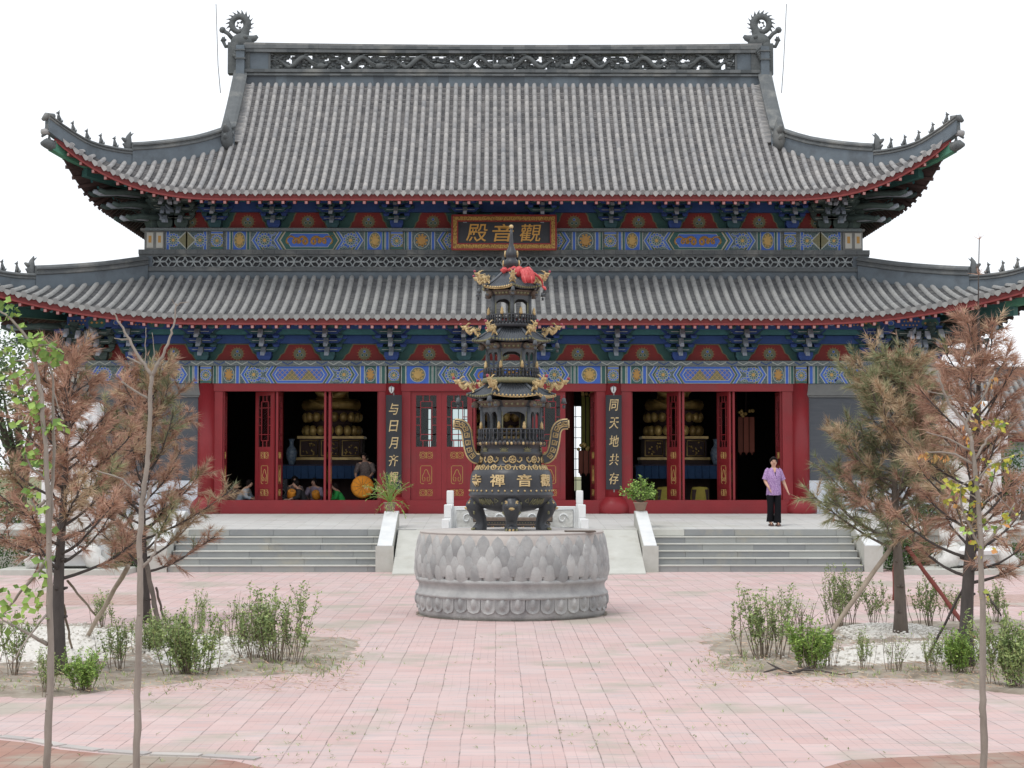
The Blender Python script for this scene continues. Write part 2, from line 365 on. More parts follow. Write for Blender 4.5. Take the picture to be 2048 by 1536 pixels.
# ------------------------------------------------------------------ paving material
def brick_mat(name, c1, c2, mortar, size, wid, off, dirt, dirt2, rot=0.0, squash=1.0, micro=True, fade=None):
    m = bpy.data.materials.new(name); m.use_nodes = True
    t = m.node_tree; N = t.nodes; L = t.links; p = N["Principled BSDF"]
    p.inputs["Roughness"].default_value = .9; p.inputs["Specular IOR Level"].default_value = .25
    tc = N.new("ShaderNodeTexCoord")
    wn = N.new("ShaderNodeTexNoise"); wn.inputs["Scale"].default_value = 1.1; wn.inputs["Detail"].default_value = 3
    L.new(tc.outputs["Object"], wn.inputs["Vector"])
    ws = N.new("ShaderNodeVectorMath"); ws.operation = 'SCALE'; ws.inputs[3].default_value = .035
    L.new(wn.outputs["Color"], ws.inputs[0])
    wa = N.new("ShaderNodeVectorMath"); wa.operation = 'ADD'
    L.new(tc.outputs["Object"], wa.inputs[0]); L.new(ws.outputs[0], wa.inputs[1])
    mp = N.new("ShaderNodeMapping"); mp.inputs["Rotation"].default_value = (0, 0, R(90) + rot)
    L.new(wa.outputs[0], mp.inputs[0])
    def brick(w, h, mort, offset, a, b, c, bias=0.0):
        n = N.new("ShaderNodeTexBrick"); n.offset = offset; n.squash = 1.0
        n.inputs["Scale"].default_value = 1.0; n.inputs["Brick Width"].default_value = w; n.inputs["Row Height"].default_value = h
        n.inputs["Mortar Size"].default_value = mort; n.inputs["Mortar Smooth"].default_value = .3; n.inputs["Bias"].default_value = bias
        n.inputs["Color1"].default_value = (*a, 1); n.inputs["Color2"].default_value = (*b, 1); n.inputs["Mortar"].default_value = (*c, 1)
        L.new(mp.outputs[0], n.inputs["Vector"]); return n
    b1 = brick(wid, size, .0055, off, c1, c2, tuple((a + b) / 2 for a, b in zip(c1, c2)))
    out = b1.outputs["Color"]
    nj = N.new("ShaderNodeTexNoise"); nj.inputs["Scale"].default_value = 3.2; nj.inputs["Detail"].default_value = 6; nj.inputs["Roughness"].default_value = .75
    L.new(tc.outputs["Object"], nj.inputs["Vector"])
    rj = N.new("ShaderNodeMapRange"); rj.inputs[1].default_value = .36; rj.inputs[2].default_value = .66; rj.inputs[4].default_value = 1.0
    L.new(nj.outputs[0], rj.inputs[0])
    mj = N.new("ShaderNodeMath"); mj.operation = 'MULTIPLY'; L.new(rj.outputs[0], mj.inputs[0]); L.new(b1.outputs["Fac"], mj.inputs[1])
    JF = mj.outputs[0]
    # broad colour drift between lots of pavers
    n2 = N.new("ShaderNodeTexNoise"); n2.inputs["Scale"].default_value = .9; n2.inputs["Detail"].default_value = 6; n2.inputs["Roughness"].default_value = .7
    L.new(tc.outputs["Object"], n2.inputs["Vector"])
    mr = N.new("ShaderNodeMapRange"); mr.inputs[1].default_value = .35; mr.inputs[2].default_value = .72; mr.inputs[3].default_value = 0; mr.inputs[4].default_value = .42
    L.new(n2.outputs[0], mr.inputs[0])
    x1 = N.new("ShaderNodeMixRGB"); x1.inputs[2].default_value = (*dirt2, 1)
    L.new(mr.outputs[0], x1.inputs[0]); L.new(out, x1.inputs[1]); out = x1.outputs[0]
    # streaks along each course
    mp3 = N.new("ShaderNodeMapping"); mp3.inputs["Scale"].default_value = (2.2, 9, 1)
    L.new(tc.outputs["Object"], mp3.inputs[0])
    n3 = N.new("ShaderNodeTexNoise"); n3.inputs["Scale"].default_value = 1; n3.inputs["Detail"].default_value = 5
    L.new(mp3.outputs[0], n3.inputs["Vector"])
    r3 = N.new("ShaderNodeMapRange"); r3.inputs[1].default_value = .5; r3.inputs[2].default_value = .8; r3.inputs[4].default_value = .75
    L.new(n3.outputs[0], r3.inputs[0])
    x3 = N.new("ShaderNodeMixRGB"); x3.inputs[2].default_value = (dirt2[0] * .8, dirt2[1] * .9, dirt2[2] * .95, 1)
    L.new(r3.outputs[0], x3.inputs[0]); L.new(out, x3.inputs[1]); out = x3.outputs[0]
    if micro:
        bm_ = brick(size / 3, size / 3, .0035, 0.0, (1, 1, 1), (1, 1, 1), (.74, .72, .72))
        x4 = N.new("ShaderNodeMixRGB"); x4.blend_type = 'MULTIPLY'
        n5 = N.new("ShaderNodeTexNoise"); n5.inputs["Scale"].default_value = .6; n5.inputs["Detail"].default_value = 4
        L.new(tc.outputs["Object"], n5.inputs["Vector"])
        r5 = N.new("ShaderNodeMapRange"); r5.inputs[1].default_value = .42; r5.inputs[2].default_value = .62; r5.inputs[4].default_value = .8
        L.new(n5.outputs[0], r5.inputs[0]); L.new(r5.outputs[0], x4.inputs[0])
        L.new(out, x4.inputs[1]); L.new(bm_.outputs["Color"], x4.inputs[2]); out = x4.outputs[0]
    # patches of dry silt and weeds
    n6 = N.new("ShaderNodeTexNoise"); n6.inputs["Scale"].default_value = .52; n6.inputs["Detail"].default_value = 7; n6.inputs["Roughness"].default_value = .6
    mp6 = N.new("ShaderNodeMapping"); mp6.inputs["Location"].default_value = (3.3, 1.7, 0); L.new(tc.outputs["Object"], mp6.inputs[0]); L.new(mp6.outputs[0], n6.inputs["Vector"])
    r6 = N.new("ShaderNodeMapRange"); r6.inputs[1].default_value = .535; r6.inputs[2].default_value = .63; r6.inputs[4].default_value = .9
    L.new(n6.outputs[0], r6.inputs[0])
    x6 = N.new("ShaderNodeMixRGB"); x6.inputs[2].default_value = (*dirt, 1)
    L.new(r6.outputs[0], x6.inputs[0]); L.new(out, x6.inputs[1]); out = x6.outputs[0]
    # small dark crumbs in the joints
    n7 = N.new("ShaderNodeTexNoise"); n7.inputs["Scale"].default_value = 26; n7.inputs["Detail"].default_value = 2
    L.new(tc.outputs["Object"], n7.inputs["Vector"])
    r7 = N.new("ShaderNodeMapRange"); r7.inputs[1].default_value = .70; r7.inputs[2].default_value = .78; r7.inputs[4].default_value = .6
    L.new(n7.outputs[0], r7.inputs[0])
    x7 = N.new("ShaderNodeMixRGB"); x7.inputs[2].default_value = (.16, .14, .10, 1)
    L.new(r7.outputs[0], x7.inputs[0]); L.new(out, x7.inputs[1]); out = x7.outputs[0]
    xj = N.new("ShaderNodeMixRGB"); xj.inputs[2].default_value = (*mortar, 1); L.new(JF, xj.inputs[0]); L.new(out, xj.inputs[1]); out = xj.outputs[0]
    # tone of individual bricks inside a paver lot
    b9 = brick(wid * .5, size, .0, .5, (1, 1, 1), (.91, .89, .89), (1, 1, 1)); x9 = N.new("ShaderNodeMixRGB"); x9.blend_type = 'MULTIPLY'; x9.inputs[0].default_value = .8
    L.new(out, x9.inputs[1]); L.new(b9.outputs["Color"], x9.inputs[2]); out = x9.outputs[0]
    L.new(out, p.inputs["Base Color"])
    bp = N.new("ShaderNodeBump"); bp.inputs["Strength"].default_value = .5; bp.inputs["Distance"].default_value = .008
    inv = N.new("ShaderNodeMath"); inv.operation = 'SUBTRACT'; inv.inputs[0].default_value = 1
    L.new(b1.outputs["Fac"], inv.inputs[1]); L.new(inv.outputs[0], bp.inputs["Height"]); L.new(bp.outputs[0], p.inputs["Normal"])
    return m

M['paving'] = brick_mat("pink_paving", (.575, .40, .378), (.605, .455, .435), (.17, .145, .13), .27, .54, .37, (.42, .385, .33), (.50, .455, .445))
M['paving_red'] = brick_mat("red_paving", (.30, .15, .115), (.39, .23, .18), (.13, .1, .08), .15, .30, .5, (.37, .33, .27), (.38, .27, .23), rot=R(0), micro=False)
M['tile_floor'] = brick_mat("terrace_tiles", (.57, .565, .54), (.60, .595, .575), (.27, .265, .25), .42, .42, 0.0, (.5, .5, .46), (.55, .545, .53), micro=False)

rnd = random.Random(7)
def jit(a): return rnd.uniform(-a, a)

# ------------------------------------------------------------------ the setting
m = MB(); m.add([(-500, -60, -.03), (500, -60, -.03), (500, 900, -.03), (-500, 900, -.03)], [(0, 1, 2, 3)], M['grass'])
tag(m.build("ground"), "flat grassy ground reaching to the horizon", kind="structure")
m = MB(); m.add([(-26, 2, 0), (26, 2, 0), (26, 39.3, 0), (-26, 39.3, 0)], [(0, 1, 2, 3)], M['paving'])
tag(m.build("courtyard_paving"), "pink brick paving of the temple courtyard", kind="structure")

def ground_poly(name, pix, material, z, label):
    m = MB(); vs = [G(x, y, 0) for x, y in pix]; vs = [(v.x, v.y, z) for v in vs]
    m.add(vs, [tuple(range(len(vs)))], material)
    return tag(m.build(name), label, kind="structure")
# darker red brick rings in the near corners, with a pale kerb of bricks round them
lred = [(-400, 1470), (0, 1481), (60, 1487), (120, 1500), (200, 1508), (300, 1514), (400, 1517), (470, 1523), (560, 1545), (560, 1620), (-400, 1620)]
ground_poly("red_paving", lred, M['paving_red'], .004, "red brick ring at the edge of the court")
rred = [(2400, 1494), (2048, 1503), (1960, 1508), (1850, 1513), (1760, 1517), (1700, 1521), (1650, 1535), (1600, 1620), (2400, 1620)]
ground_poly("red_paving", rred, M['paving_red'], .004, "red brick ring under the yellow leaved sapling")
def kerb(name, pix, wd, label):
    m = MB(); pts = [G(x, y, 0) for x, y in pix]
    for i in range(len(pts) - 1):
        a, b = pts[i], pts[i + 1]; n = max(1, int((b - a).length / .25))
        for k in range(n):
            p, q = a.lerp(b, (k + .04) / n), a.lerp(b, (k + .96) / n)
            m.beam(p + V((0, 0, .0)), q + V((0, 0, .0)), wd, .024, M['lotus_light'], rnd.random())
    return tag(m.build(name), label, kind="structure")
kerb("brick_kerb", [(-200, 1468), (0, 1474), (60, 1480), (125, 1493), (200, 1502), (300, 1509), (405, 1512), (520, 1519)], .11, "pale kerb bricks round the red paving")
# a far strip of older red bricks beyond the beds
for nm, pix in (("a", [(-300, 1186), (225, 1186), (320, 1196), (300, 1210), (-300, 1212)]), ("b", [(1780, 1190), (2400, 1188), (2400, 1214), (1760, 1212)])):
    ground_poly("worn_paving", pix, brick_mat("worn_paving_" + nm, (.44, .29, .25), (.50, .36, .32), (.2, .16, .14), .14, .28, .5, (.45, .42, .37), (.46, .36, .33), micro=False), .004, "worn reddish brick strip across the court")

def bed(name, outline, label, seed):
    """mounded soil bed: outline in photo pixels on the ground"""
    r = random.Random(seed); P = [G(x, y, 0) for x, y in outline]
    xs = [p.x for p in P]; ys = [p.y for p in P]
    def inside(x, y):
        c = False; j = len(P) - 1
        for i in range(len(P)):
            if (P[i].y > y) != (P[j].y > y) and x < (P[j].x - P[i].x) * (y - P[i].y) / (P[j].y - P[i].y) + P[i].x: c = not c
            j = i
        return c
    def dist(x, y):
        best = 9
        for i in range(len(P)):
            a = P[i]; b = P[(i + 1) % len(P)]; ab = V((b.x - a.x, b.y - a.y)); ap = V((x - a.x, y - a.y))
            t = max(0, min(1, ap.dot(ab) / max(ab.length_squared, 1e-9))); best = min(best, (ap - ab * t).length)
        return best
    from mathutils import noise
    st = .11; nx = int((max(xs) - min(xs)) / st) + 3; ny = int((max(ys) - min(ys)) / st) + 3
    m = MB(); vs = []; ok = []
    for j in range(ny):
        for i in range(nx):
            x = min(xs) + (i - 1) * st; y = min(ys) + (j - 1) * st
            n = noise.fractal(V((x * 1.3, y * 1.3, seed)), .8, 2.2, 4); n2 = noise.noise(V((x * 5, y * 5, seed + 3.0)))
            d = dist(x, y); dd = d if inside(x, y) else -d
            dd += n * .22
            h = -.05 + .075 * max(0, min(1, (dd + .15) / .4)) + (.035 * n + .014 * n2) * max(0, min(1, dd / .3))
            vs.append((x + r.uniform(-.03, .03), y + r.uniform(-.03, .03), h)); ok.append(dd)
    fs = []
    for j in range(ny - 1):
        for i in range(nx - 1):
            q = (j * nx + i, j * nx + i + 1, (j + 1) * nx + i + 1, (j + 1) * nx + i)
            if max(ok[k] for k in q) > -.2: fs.append(q)
    m.add(vs, fs, M['soil'], True)
    return tag(m.build(name), label, kind="structure")
bed("planting_bed", [(-420, 1398), (0, 1398), (180, 1392), (300, 1374), (420, 1362), (560, 1352), (672, 1346), (706, 1312), (728, 1283), (640, 1276), (470, 1262), (300, 1250), (-420, 1244)], "bare soil bed under the brown conifers", 2)
bed("planting_bed", [(1384, 1282), (1408, 1312), (1450, 1345), (1560, 1352), (1680, 1356), (1790, 1362), (1900, 1378), (2048, 1392), (2500, 1400), (2500, 1238), (2048, 1240), (1800, 1243), (1640, 1250), (1480, 1262)], "bare soil bed beside the central path", 5)

def gravel(outline, label, seed):
    r = random.Random(seed); P = [G(x, y, 0) for x, y in outline]; m = MB()
    from mathutils import noise
    c = sum(P, V((0, 0, 0))) / len(P)
    # ring sheet, low heap with a ragged rim
    N = 64; rings = 7; vs = []
    def edge(t):
        d = V((cos(t), sin(t), 0)); best = .3
        for i in range(len(P)):
            a = P[i] - c; b = P[(i + 1) % len(P)] - c
            den = d.x * (b.y - a.y) - d.y * (b.x - a.x)
            if abs(den) < 1e-9: continue
            s_ = (a.x * (b.y - a.y) - a.y * (b.x - a.x)) / den; u = (a.x * d.y - a.y * d.x) / den
            if s_ > 0 and -.001 <= u <= 1.001: best = max(best, s_)
        return best
    for q in range(rings):
        f = (q + .02) / (rings - 1)
        for k in range(N):
            t = 2 * pi * k / N; e = edge(t) * (1 + .1 * r.uniform(-1, 1) * (f > .9))
            x = c.x + cos(t) * e * f; y = c.y + sin(t) * e * f
            vs.append((x, y, .10 * (1 - f ** 3) + .028 * noise.noise(V((x * 3, y * 3, 0))) * (1 - f * .6) - .012 * (f > .95)))
    fs = []
    for q in range(rings - 1):
        for k in range(N):
            j = (k + 1) % N; fs.append((q * N + k, q * N + j, (q + 1) * N + j, (q + 1) * N + k))
    m.add(vs, fs, M['gravel'], True)
    for k in range(900):          # loose pebbles on and round the heap
        t = r.uniform(0, 2 * pi); f = sqrt(r.uniform(0, 1.35)); e = edge(t)
        x = c.x + cos(t) * e * f; y = c.y + sin(t) * e * f
        z = .10 * max(0, 1 - f ** 3) + .02; s_ = r.uniform(.012, .03)
        m.ball((x, y, z), (s_, s_ * r.uniform(.6, 1), s_ * .6), M['gravel'], 5, 3, r.random(), False)
    return tag(m.build("gravel"), label, kind="stuff")
gravel([(-300, 1272), (0, 1256), (180, 1252), (250, 1262), (330, 1275), (200, 1335), (0, 1338), (-300, 1345)], "white gravel heaped under the brown conifer", 1)
gravel([(300, 1268), (420, 1276), (520, 1280), (540, 1305), (470, 1335), (380, 1348), (300, 1330), (260, 1300)], "white gravel behind the low shrubs", 2)
gravel([(1565, 1318), (1700, 1296), (1850, 1290), (2060, 1285), (2400, 1290), (2400, 1330), (2048, 1328), (1800, 1334), (1640, 1338)], "white gravel strip among thin shrubs", 3)
gravel([(1660, 1264), (1720, 1256), (1850, 1258), (1900, 1268), (1850, 1282), (1700, 1284)], "white gravel round the staked conifer", 4)

# ------------------------------------------------------------------ terrace and stairs
PY0, PY1 = 39.57, 46.0        # terrace edge, foot of the hall front
PZ0 = .87
PZ1 = ZY(1027, PY1)
SY = 38.07
terr = thing("stone_terrace", "low granite terrace with two flights of steps and a central ramp", "terrace", (.4, 42, 0))
xl, xr = XP(337, SY), XP(1725, SY)
ix0, ix1 = XP(752, SY), XP(1316, SY)      # inner edges of the flights
TX0, TX1 = -13.4, 13.8
m = MB()
m.add([(TX0, PY0 + .32, PZ0), (TX1, PY0 + .32, PZ0), (TX1, PY1 - .3, PZ1), (TX0, PY1 - .3, PZ1)], [(0, 1, 2, 3)], M['tile_floor'])
m.build("floor_tiles", terr)
m = MB()          # edge stones and retaining wall
x = TX0
while x < TX1:
    x2 = min(x + rnd.uniform(.9, 1.25), TX1)
    m.box(x + .003, x2 - .003, PY0, PY0 + .32, PZ0 - .135, PZ0 + .002, M['step'] if xl < x < ix0 or ix1 < x < xr else M['cheek'], rnd.random())
    x = x2
m.box(TX0, TX1, PY0 + .04, PY0 + .4, 0, PZ0 - .14, M['cheek'])
m.box(TX0, TX1, PY0 + .4, 56.5, -.1, PZ0 - .06, M['cheek'])
m.build("edge_stones", terr)
def flight(x0, x1, mirror):
    fl = MB()
    rz = PZ0 / 6
    for k in range(5):
        y0 = SY + .3 * k; z1 = rz * (k + 1); x = x0 - rnd.uniform(0, .8)
        while x < x1:
            x2 = x + 1.15
            a, b = max(x, x0) + .003, min(x2, x1) - .003
            if b - a > .02:
                t = rnd.random(); tl = .25 + .6 * rnd.random()
                fl.box(a, b, y0 + .012, y0 + .36, z1 - rz, z1 - .022, M['step'], t)
                fl.box(a - .002, b + .002, y0 - .005, y0 + .37, z1 - .022, z1, M['cheek'], tl, .004)   # paler tread slab and nosing
            x = x2
    return fl.build("step_flight", terr)
flight(xl, ix0, 1); flight(ix1, xr, -1)
# central ramp between the flights
cl, cr = XP(790, SY), XP(1284, SY)
m = MB()
ry0 = G(1020, 1149, 0).y
n = 9
for k in range(n):
    a, b = k / n, (k + 1) / n
    ya, yb = ry0 + (PY0 + .02 - ry0) * a, ry0 + (PY0 + .02 - ry0) * b
    za, zb = .02 + (PZ0 - .02) * a, .02 + (PZ0 - .02) * b
    m.hexa([(cl, ya, -.05), (cr, ya, -.05), (cr, yb, -.05), (cl, yb, -.05), (cl, ya, za), (cr, ya, za), (cr, yb, zb), (cl, yb, zb)], M['cheek'], .35 + .3 * rnd.random())
m.build("ramp", terr)
def cheek(x0, x1, name):
    m = MB(); y0 = SY - .06; yk = y0 + .34
    zf = ZY(1092, y0); yb = 40.75; zb = ZY(1023, 40.6)
    m.hexa([(x0, y0, 0), (x1, y0, 0), (x1, y0 + .02, 0), (x0, y0 + .02, 0), (x0, y0, zf), (x1, y0, zf), (x1, y0 + .02, zf), (x0, y0 + .02, zf)], M['cheek'])
    # body below the coping
    vs = []
    for x in (x0 + .03, x1 - .03):
        vs += [(x, y0 + .015, 0), (x, y0 + .015, zf - .03), (x, yb - .3, zb - .02), (x, yb, zb - .02), (x, yb, 0)]
    m.add(vs, [(0, 1, 2, 3, 4), (9, 8, 7, 6, 5), (0, 5, 6, 1), (1, 6, 7, 2), (2, 7, 8, 3), (3, 8, 9, 4)], M['cheek'], .5)
    o = m.build("cheek_wall", terr)
    c = MB(); e = .012
    vs = []
    for x in (x0 + .035, x1 - .035):
        vs += [(x, y0 + .03, zf + e), (x, yb - .3, zb + e), (x, yb + .02, zb + e), (x, yb + .02, zb - .05), (x, yb - .3, zb - .06), (x, y0 + .03, zf - .07)]
    c.add(vs, [(0, 1, 2, 3, 4, 5), (11, 10, 9, 8, 7, 6), (0, 6, 7, 1), (1, 7, 8, 2), (2, 8, 9, 3), (3, 9, 10, 4), (4, 10, 11, 5), (5, 11, 6, 0)], M['marble'])
    c.build("coping_slab", o)
    return o
icl = (ix0, XP(788, SY)); icr = (XP(1284, SY), ix1)
cheek(*icl, "a"); cheek(*icr, "b")
cheek(XP(296, SY), xl - .01, "c"); cheek(xr + .01, XP(1763, SY), "d")
# ------------------------------------------------------------------ temple hall
HX = .17
YC, YU = 46.0, 47.4                 # column line, upper wall line
YB = 55.6                           # back wall
hall = thing("temple_hall", "two eaved temple hall with grey tile roofs, red doors and painted beams", "temple", (HX, 46, PZ1))
def hb(m, name, parent=None, label=None): return m.build(name, parent or hall, label=label)

def prof_q(a): return lambda t: a * t + (1 - a) * t * t
def slope(mb, cols, r, spacing, tm, pm, seg=.30, rows=.085, prof=prof_q(.7), ends=True):
    """cols: list of (eave point, top point) per tile column; round tiles over stepped pan tiles."""
    rr = random.Random(int(r * 1e4) + len(cols))
    def P(e, t_, t):
        q = e.lerp(t_, t); q.z = e.z + (t_.z - e.z) * prof(t); return q
    for i, (e, tp) in enumerate(cols):
        L = (tp - e).length
        d2 = (tp - e); d2.z = 0
        if d2.length < .12: continue
        d2.normalize(); a = V((d2.y, -d2.x, 0))
        n = max(1, int(L / seg)); vs = []; 
        ctint = rr.uniform(-.12, .12); dark = 0
        for k in range(n):
            t0, t1 = k / n, (k + 1) / n
            p0, p1 = P(e, tp, t0), P(e, tp, t1)
            u = (p1 - p0).normalized(); nn = a.cross(u); nn = nn if nn.z > 0 else -nn
            vs = []
            for p, rad in ((p0, r * 1.06), (p1, r * .93)):
                for q in range(6):
                    th_ = pi * q / 5
                    vs.append(p + a * (cos(th_) * rad) + nn * (sin(th_) * rad * 1.05 + .012))
            fs = [(q, q + 6, q + 7, q + 1) for q in range(5)] + [(0, 1, 2, 3, 4, 5)]
            mb.add(vs, fs, tm, True, max(0, min(1, .5 + ctint + rr.gauss(0, .15))))
        if ends:
            p0 = P(e, tp, 0); u = (P(e, tp, .08) - p0).normalized()
            mb.tube([p0 - u * .035, p0 + u * .01], r * 1.12, tm, 10, True, False, rr.uniform(.05, .45))
            mb.tube([p0 - u * .042, p0 - u * .03], r * .6, tm, 8, True, False, .1)
    for i in range(len(cols) - 1):
        e0, t0 = cols[i]; e1, t1 = cols[i + 1]
        if (e1 - e0).length > spacing * 1.6: continue
        L = min((t0 - e0).length, (t1 - e1).length); n = max(1, int(L / rows))
        lo = .012
        for k in range(n):
            f0, f1 = k / n, (k + 1) / n
            A0, B0, A1, B1 = P(e0, t0, f0), P(e1, t1, f0), P(e0, t0, f1), P(e1, t1, f1)
            up = V((0, 0, .026)); dn = V((0, 0, -.03))
            M0 = (A0 + B0) / 2 + dn; M1 = (A1 + B1) / 2 + dn
            tt = rr.random()
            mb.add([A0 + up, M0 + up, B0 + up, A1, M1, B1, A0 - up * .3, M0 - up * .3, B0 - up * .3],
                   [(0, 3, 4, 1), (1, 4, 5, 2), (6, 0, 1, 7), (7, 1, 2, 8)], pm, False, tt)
        if ends:      # drip tile: a hanging lobe between the round ends
            A, B = e0, e1; mid = (A + B) / 2; ax = (B - A).normalized()
            u = (t0 - e0); u.z = 0; u.normalize()
            w_ = (B - A).length * .40; h = .135
            poly = [(-w_, 0.02), (w_, 0.02), (w_ * .85, -h * .35), (w_ * .45, -h * .72), (0, -h), (-w_ * .45, -h * .72), (-w_ * .85, -h * .35)]
            vs = [mid + ax * x + V((0, 0, z)) - u * .03 for x, z in poly] + [mid + ax * x + V((0, 0, z)) + u * .0 for x, z in poly]
            nn = len(poly)
            mb.add(vs, [tuple(range(nn)), tuple(range(2 * nn - 1, nn - 1, -1))] + [(q, nn + q, nn + (q + 1) % nn, (q + 1) % nn) for q in range(nn)], tm, False, rr.uniform(.3, .8))

RIDGE_PROF = lambda h, w: [(-w, -.12), (-w, h * .52), (-w * 1.25, h * .56), (-w * 1.25, h * .66), (-w * 1.05, h * .68), (-w * 1.05, h * .74), (-w * 1.35, h * .78), (-w * 1.35, h * .86), (-w * .8, h * .97), (0, h),
                           (w * .8, h * .97), (w * 1.35, h * .86), (w * 1.35, h * .78), (w * 1.05, h * .74), (w * 1.05, h * .68), (w * 1.25, h * .66), (w * 1.25, h * .56), (w, h * .52), (w, -.12)]
def ridge_line(mb, pts, h, w):
    pr = RIDGE_PROF(h, w)
    mb.sweep([(-w * .98, -.15), (-w * .98, h * .53), (w * .98, h * .53), (w * .98, -.15)], pts, M['plaster'])
    mb.sweep([(x, z) for x, z in pr if z > h * .5], pts, M['ridge'])
    # joints of the capping bricks
    Lacc = 0
    for i in range(len(pts) - 1):
        pass

def beast(mb, p, d, h, mt, big=False):
    """small seated roof animal facing along d"""
    p = V(p); d = V(d); d.z = 0; d.normalize(); s = h; a = V((d.y, -d.x, 0)); Z = V((0, 0, 1))
    if big:     # ridge-end beast head with horns and gaping jaw
        mb.tube([p - d * .12 * s, p + Z * .25 * s, p + Z * .55 * s - d * .02 * s, p + Z * .8 * s - d * .06 * s, p + Z * 1.05 * s - d * .16 * s], [.2 * s, .22 * s, .2 * s, .13 * s, .03 * s], mt, 7)
        mb.tube([p + Z * .5 * s, p + Z * .58 * s + d * .2 * s, p + Z * .66 * s + d * .36 * s], [.15 * s, .12 * s, .05 * s], mt, 6)
        mb.tube([p + Z * .3 * s, p + Z * .3 * s + d * .2 * s, p + Z * .36 * s + d * .3 * s], [.13 * s, .09 * s, .04 * s], mt, 6)
        mb.tube([p + Z * .75 * s - d * .05 * s, p + Z * .9 * s - d * .2 * s, p + Z * 1.0 * s - d * .33 * s], [.07 * s, .05 * s, .015 * s], mt, 5)
        return
    for sg in (-1, 1):
        mb.tube([p + d * .15 * s + a * sg * .07 * s, p + d * .15 * s + a * sg * .07 * s + Z * .22 * s, p + d * .10 * s + Z * .42 * s], [.055 * s, .05 * s, .09 * s], mt, 5)
        mb.tube([p - d * .16 * s + a * sg * .1 * s, p - d * .12 * s + a * sg * .11 * s + Z * .14 * s, p - d * .06 * s + Z * .26 * s], [.08 * s, .11 * s, .1 * s], mt, 6)
        mb.tube([p + d * .04 * s + Z * .93 * s + a * sg * .05 * s, p + Z * 1.06 * s + a * sg * .07 * s - d * .02 * s], [.04 * s, .01 * s], mt, 4)
    mb.tube([p - d * .12 * s + Z * .12 * s, p - d * .05 * s + Z * .32 * s, p + d * .05 * s + Z * .52 * s, p + d * .05 * s + Z * .72 * s], [.13 * s, .16 * s, .14 * s, .09 * s], mt, 7)
    mb.ball(p + d * .07 * s + Z * .83 * s, (.125 * s, .125 * s, .12 * s), mt, 7, 5)
    mb.tube([p + d * .1 * s + Z * .83 * s, p + d * .26 * s + Z * .79 * s], [.085 * s, .05 * s], mt, 5)
    mb.tube([p - d * .18 * s + Z * .08 * s, p - d * .3 * s + Z * .18 * s, p - d * .33 * s + Z * .36 * s], [.06 * s, .06 * s, .015 * s], mt, 5)

class Roof: pass
def make_roof(kind):
    q = Roof()
    if kind == 'up':
        q.ye, q.ze = 45.4, ZY(383, 45.4); q.yt, q.zt = 50.4, ZY(170, 50.4)
        q.xc, q.proj, q.lift, q.xs, q.pw = 11.72, .75, 1.52, 7.0, 2.9
        q.xg, q.yf = 7.68, 48.0
        q.sp, q.r = .2285, .067; q.prof = prof_q(.66)
        q.yb_e = 56.2
    else:
        q.ye, q.ze = 44.2, ZY(631, 44.2); q.yt, q.zt = 47.2, ZY(556, 47.2)
        q.xc, q.proj, q.lift, q.xs, q.pw = 13.9, .8, 1.0, 7.5, 2.15
        q.xg, q.yf = 9.9, 47.2
        q.sp, q.r = .2575, .070; q.prof = prof_q(.72)
        q.yb_e = 57.4
    q.k = lambda x: max(0, (abs(x) - q.xs) / (q.xc - q.xs))
    q.eave = lambda x: V((HX + x, q.ye - q.proj * q.k(x) ** 2, q.ze + q.lift * q.k(x) ** q.pw))
    zf = q.ze + (q.zt - q.ze) * q.prof((q.yf - q.ye) / (q.yt - q.ye))
    HZ = [(0, zf), (.2, 10.85), (.53, 10.45), (.65, 10.42), (.8, 10.52), (.94, 10.84), (1, 11.02)] if kind == 'up' else [(0, zf), (.22, 7.22), (.54, 6.97), (.66, 6.93), (.78, 6.97), (.9, 7.09), (1, 7.2)]
    def hz(u):
        if u <= 0: return zf - u * (HZ[0][1] - HZ[1][1]) / HZ[1][0]
        if u >= 1: return HZ[-1][1] + (u - 1) * (HZ[-1][1] - HZ[-2][1]) / (1 - HZ[-2][0])
        sl = lambda i: (HZ[min(i + 1, len(HZ) - 1)][1] - HZ[max(i - 1, 0)][1]) / (HZ[min(i + 1, len(HZ) - 1)][0] - HZ[max(i - 1, 0)][0])
        for i in range(len(HZ) - 1):
            (u0, z0), (u1, z1) = HZ[i], HZ[i + 1]
            if u0 <= u <= u1:
                h = u1 - u0; t = (u - u0) / h; m0, m1 = sl(i) * h, sl(i + 1) * h
                return (2 * t ** 3 - 3 * t * t + 1) * z0 + (t ** 3 - 2 * t * t + t) * m0 + (3 * t * t - 2 * t ** 3) * z1 + (t ** 3 - t * t) * m1
    def hip(x):        # hip line from foot to corner
        u = (abs(x) - q.xg) / (q.xc - q.xg)
        return V((HX + x, q.yf + (q.ye - q.proj - q.yf) * u, hz(u)))
    q.hip = hip; q.zf = zf
    # side eave: parameter y from corner to the middle of the side
    ycor = q.ye - q.proj; ymid = (ycor + q.yb_e + q.proj) / 2
    q.ymid = ymid
    def side(y, s):
        u = abs(y - ymid) / (ymid - ycor); kk = max(0, (u - .42) / .58)
        return V((HX + s * (q.xc - q.proj + q.proj * kk ** 2), y, q.ze + q.lift * kk ** q.pw))
    q.side = side; q.ycor = ycor
    return q
UP, LO = make_roof('up'), make_roof('low')

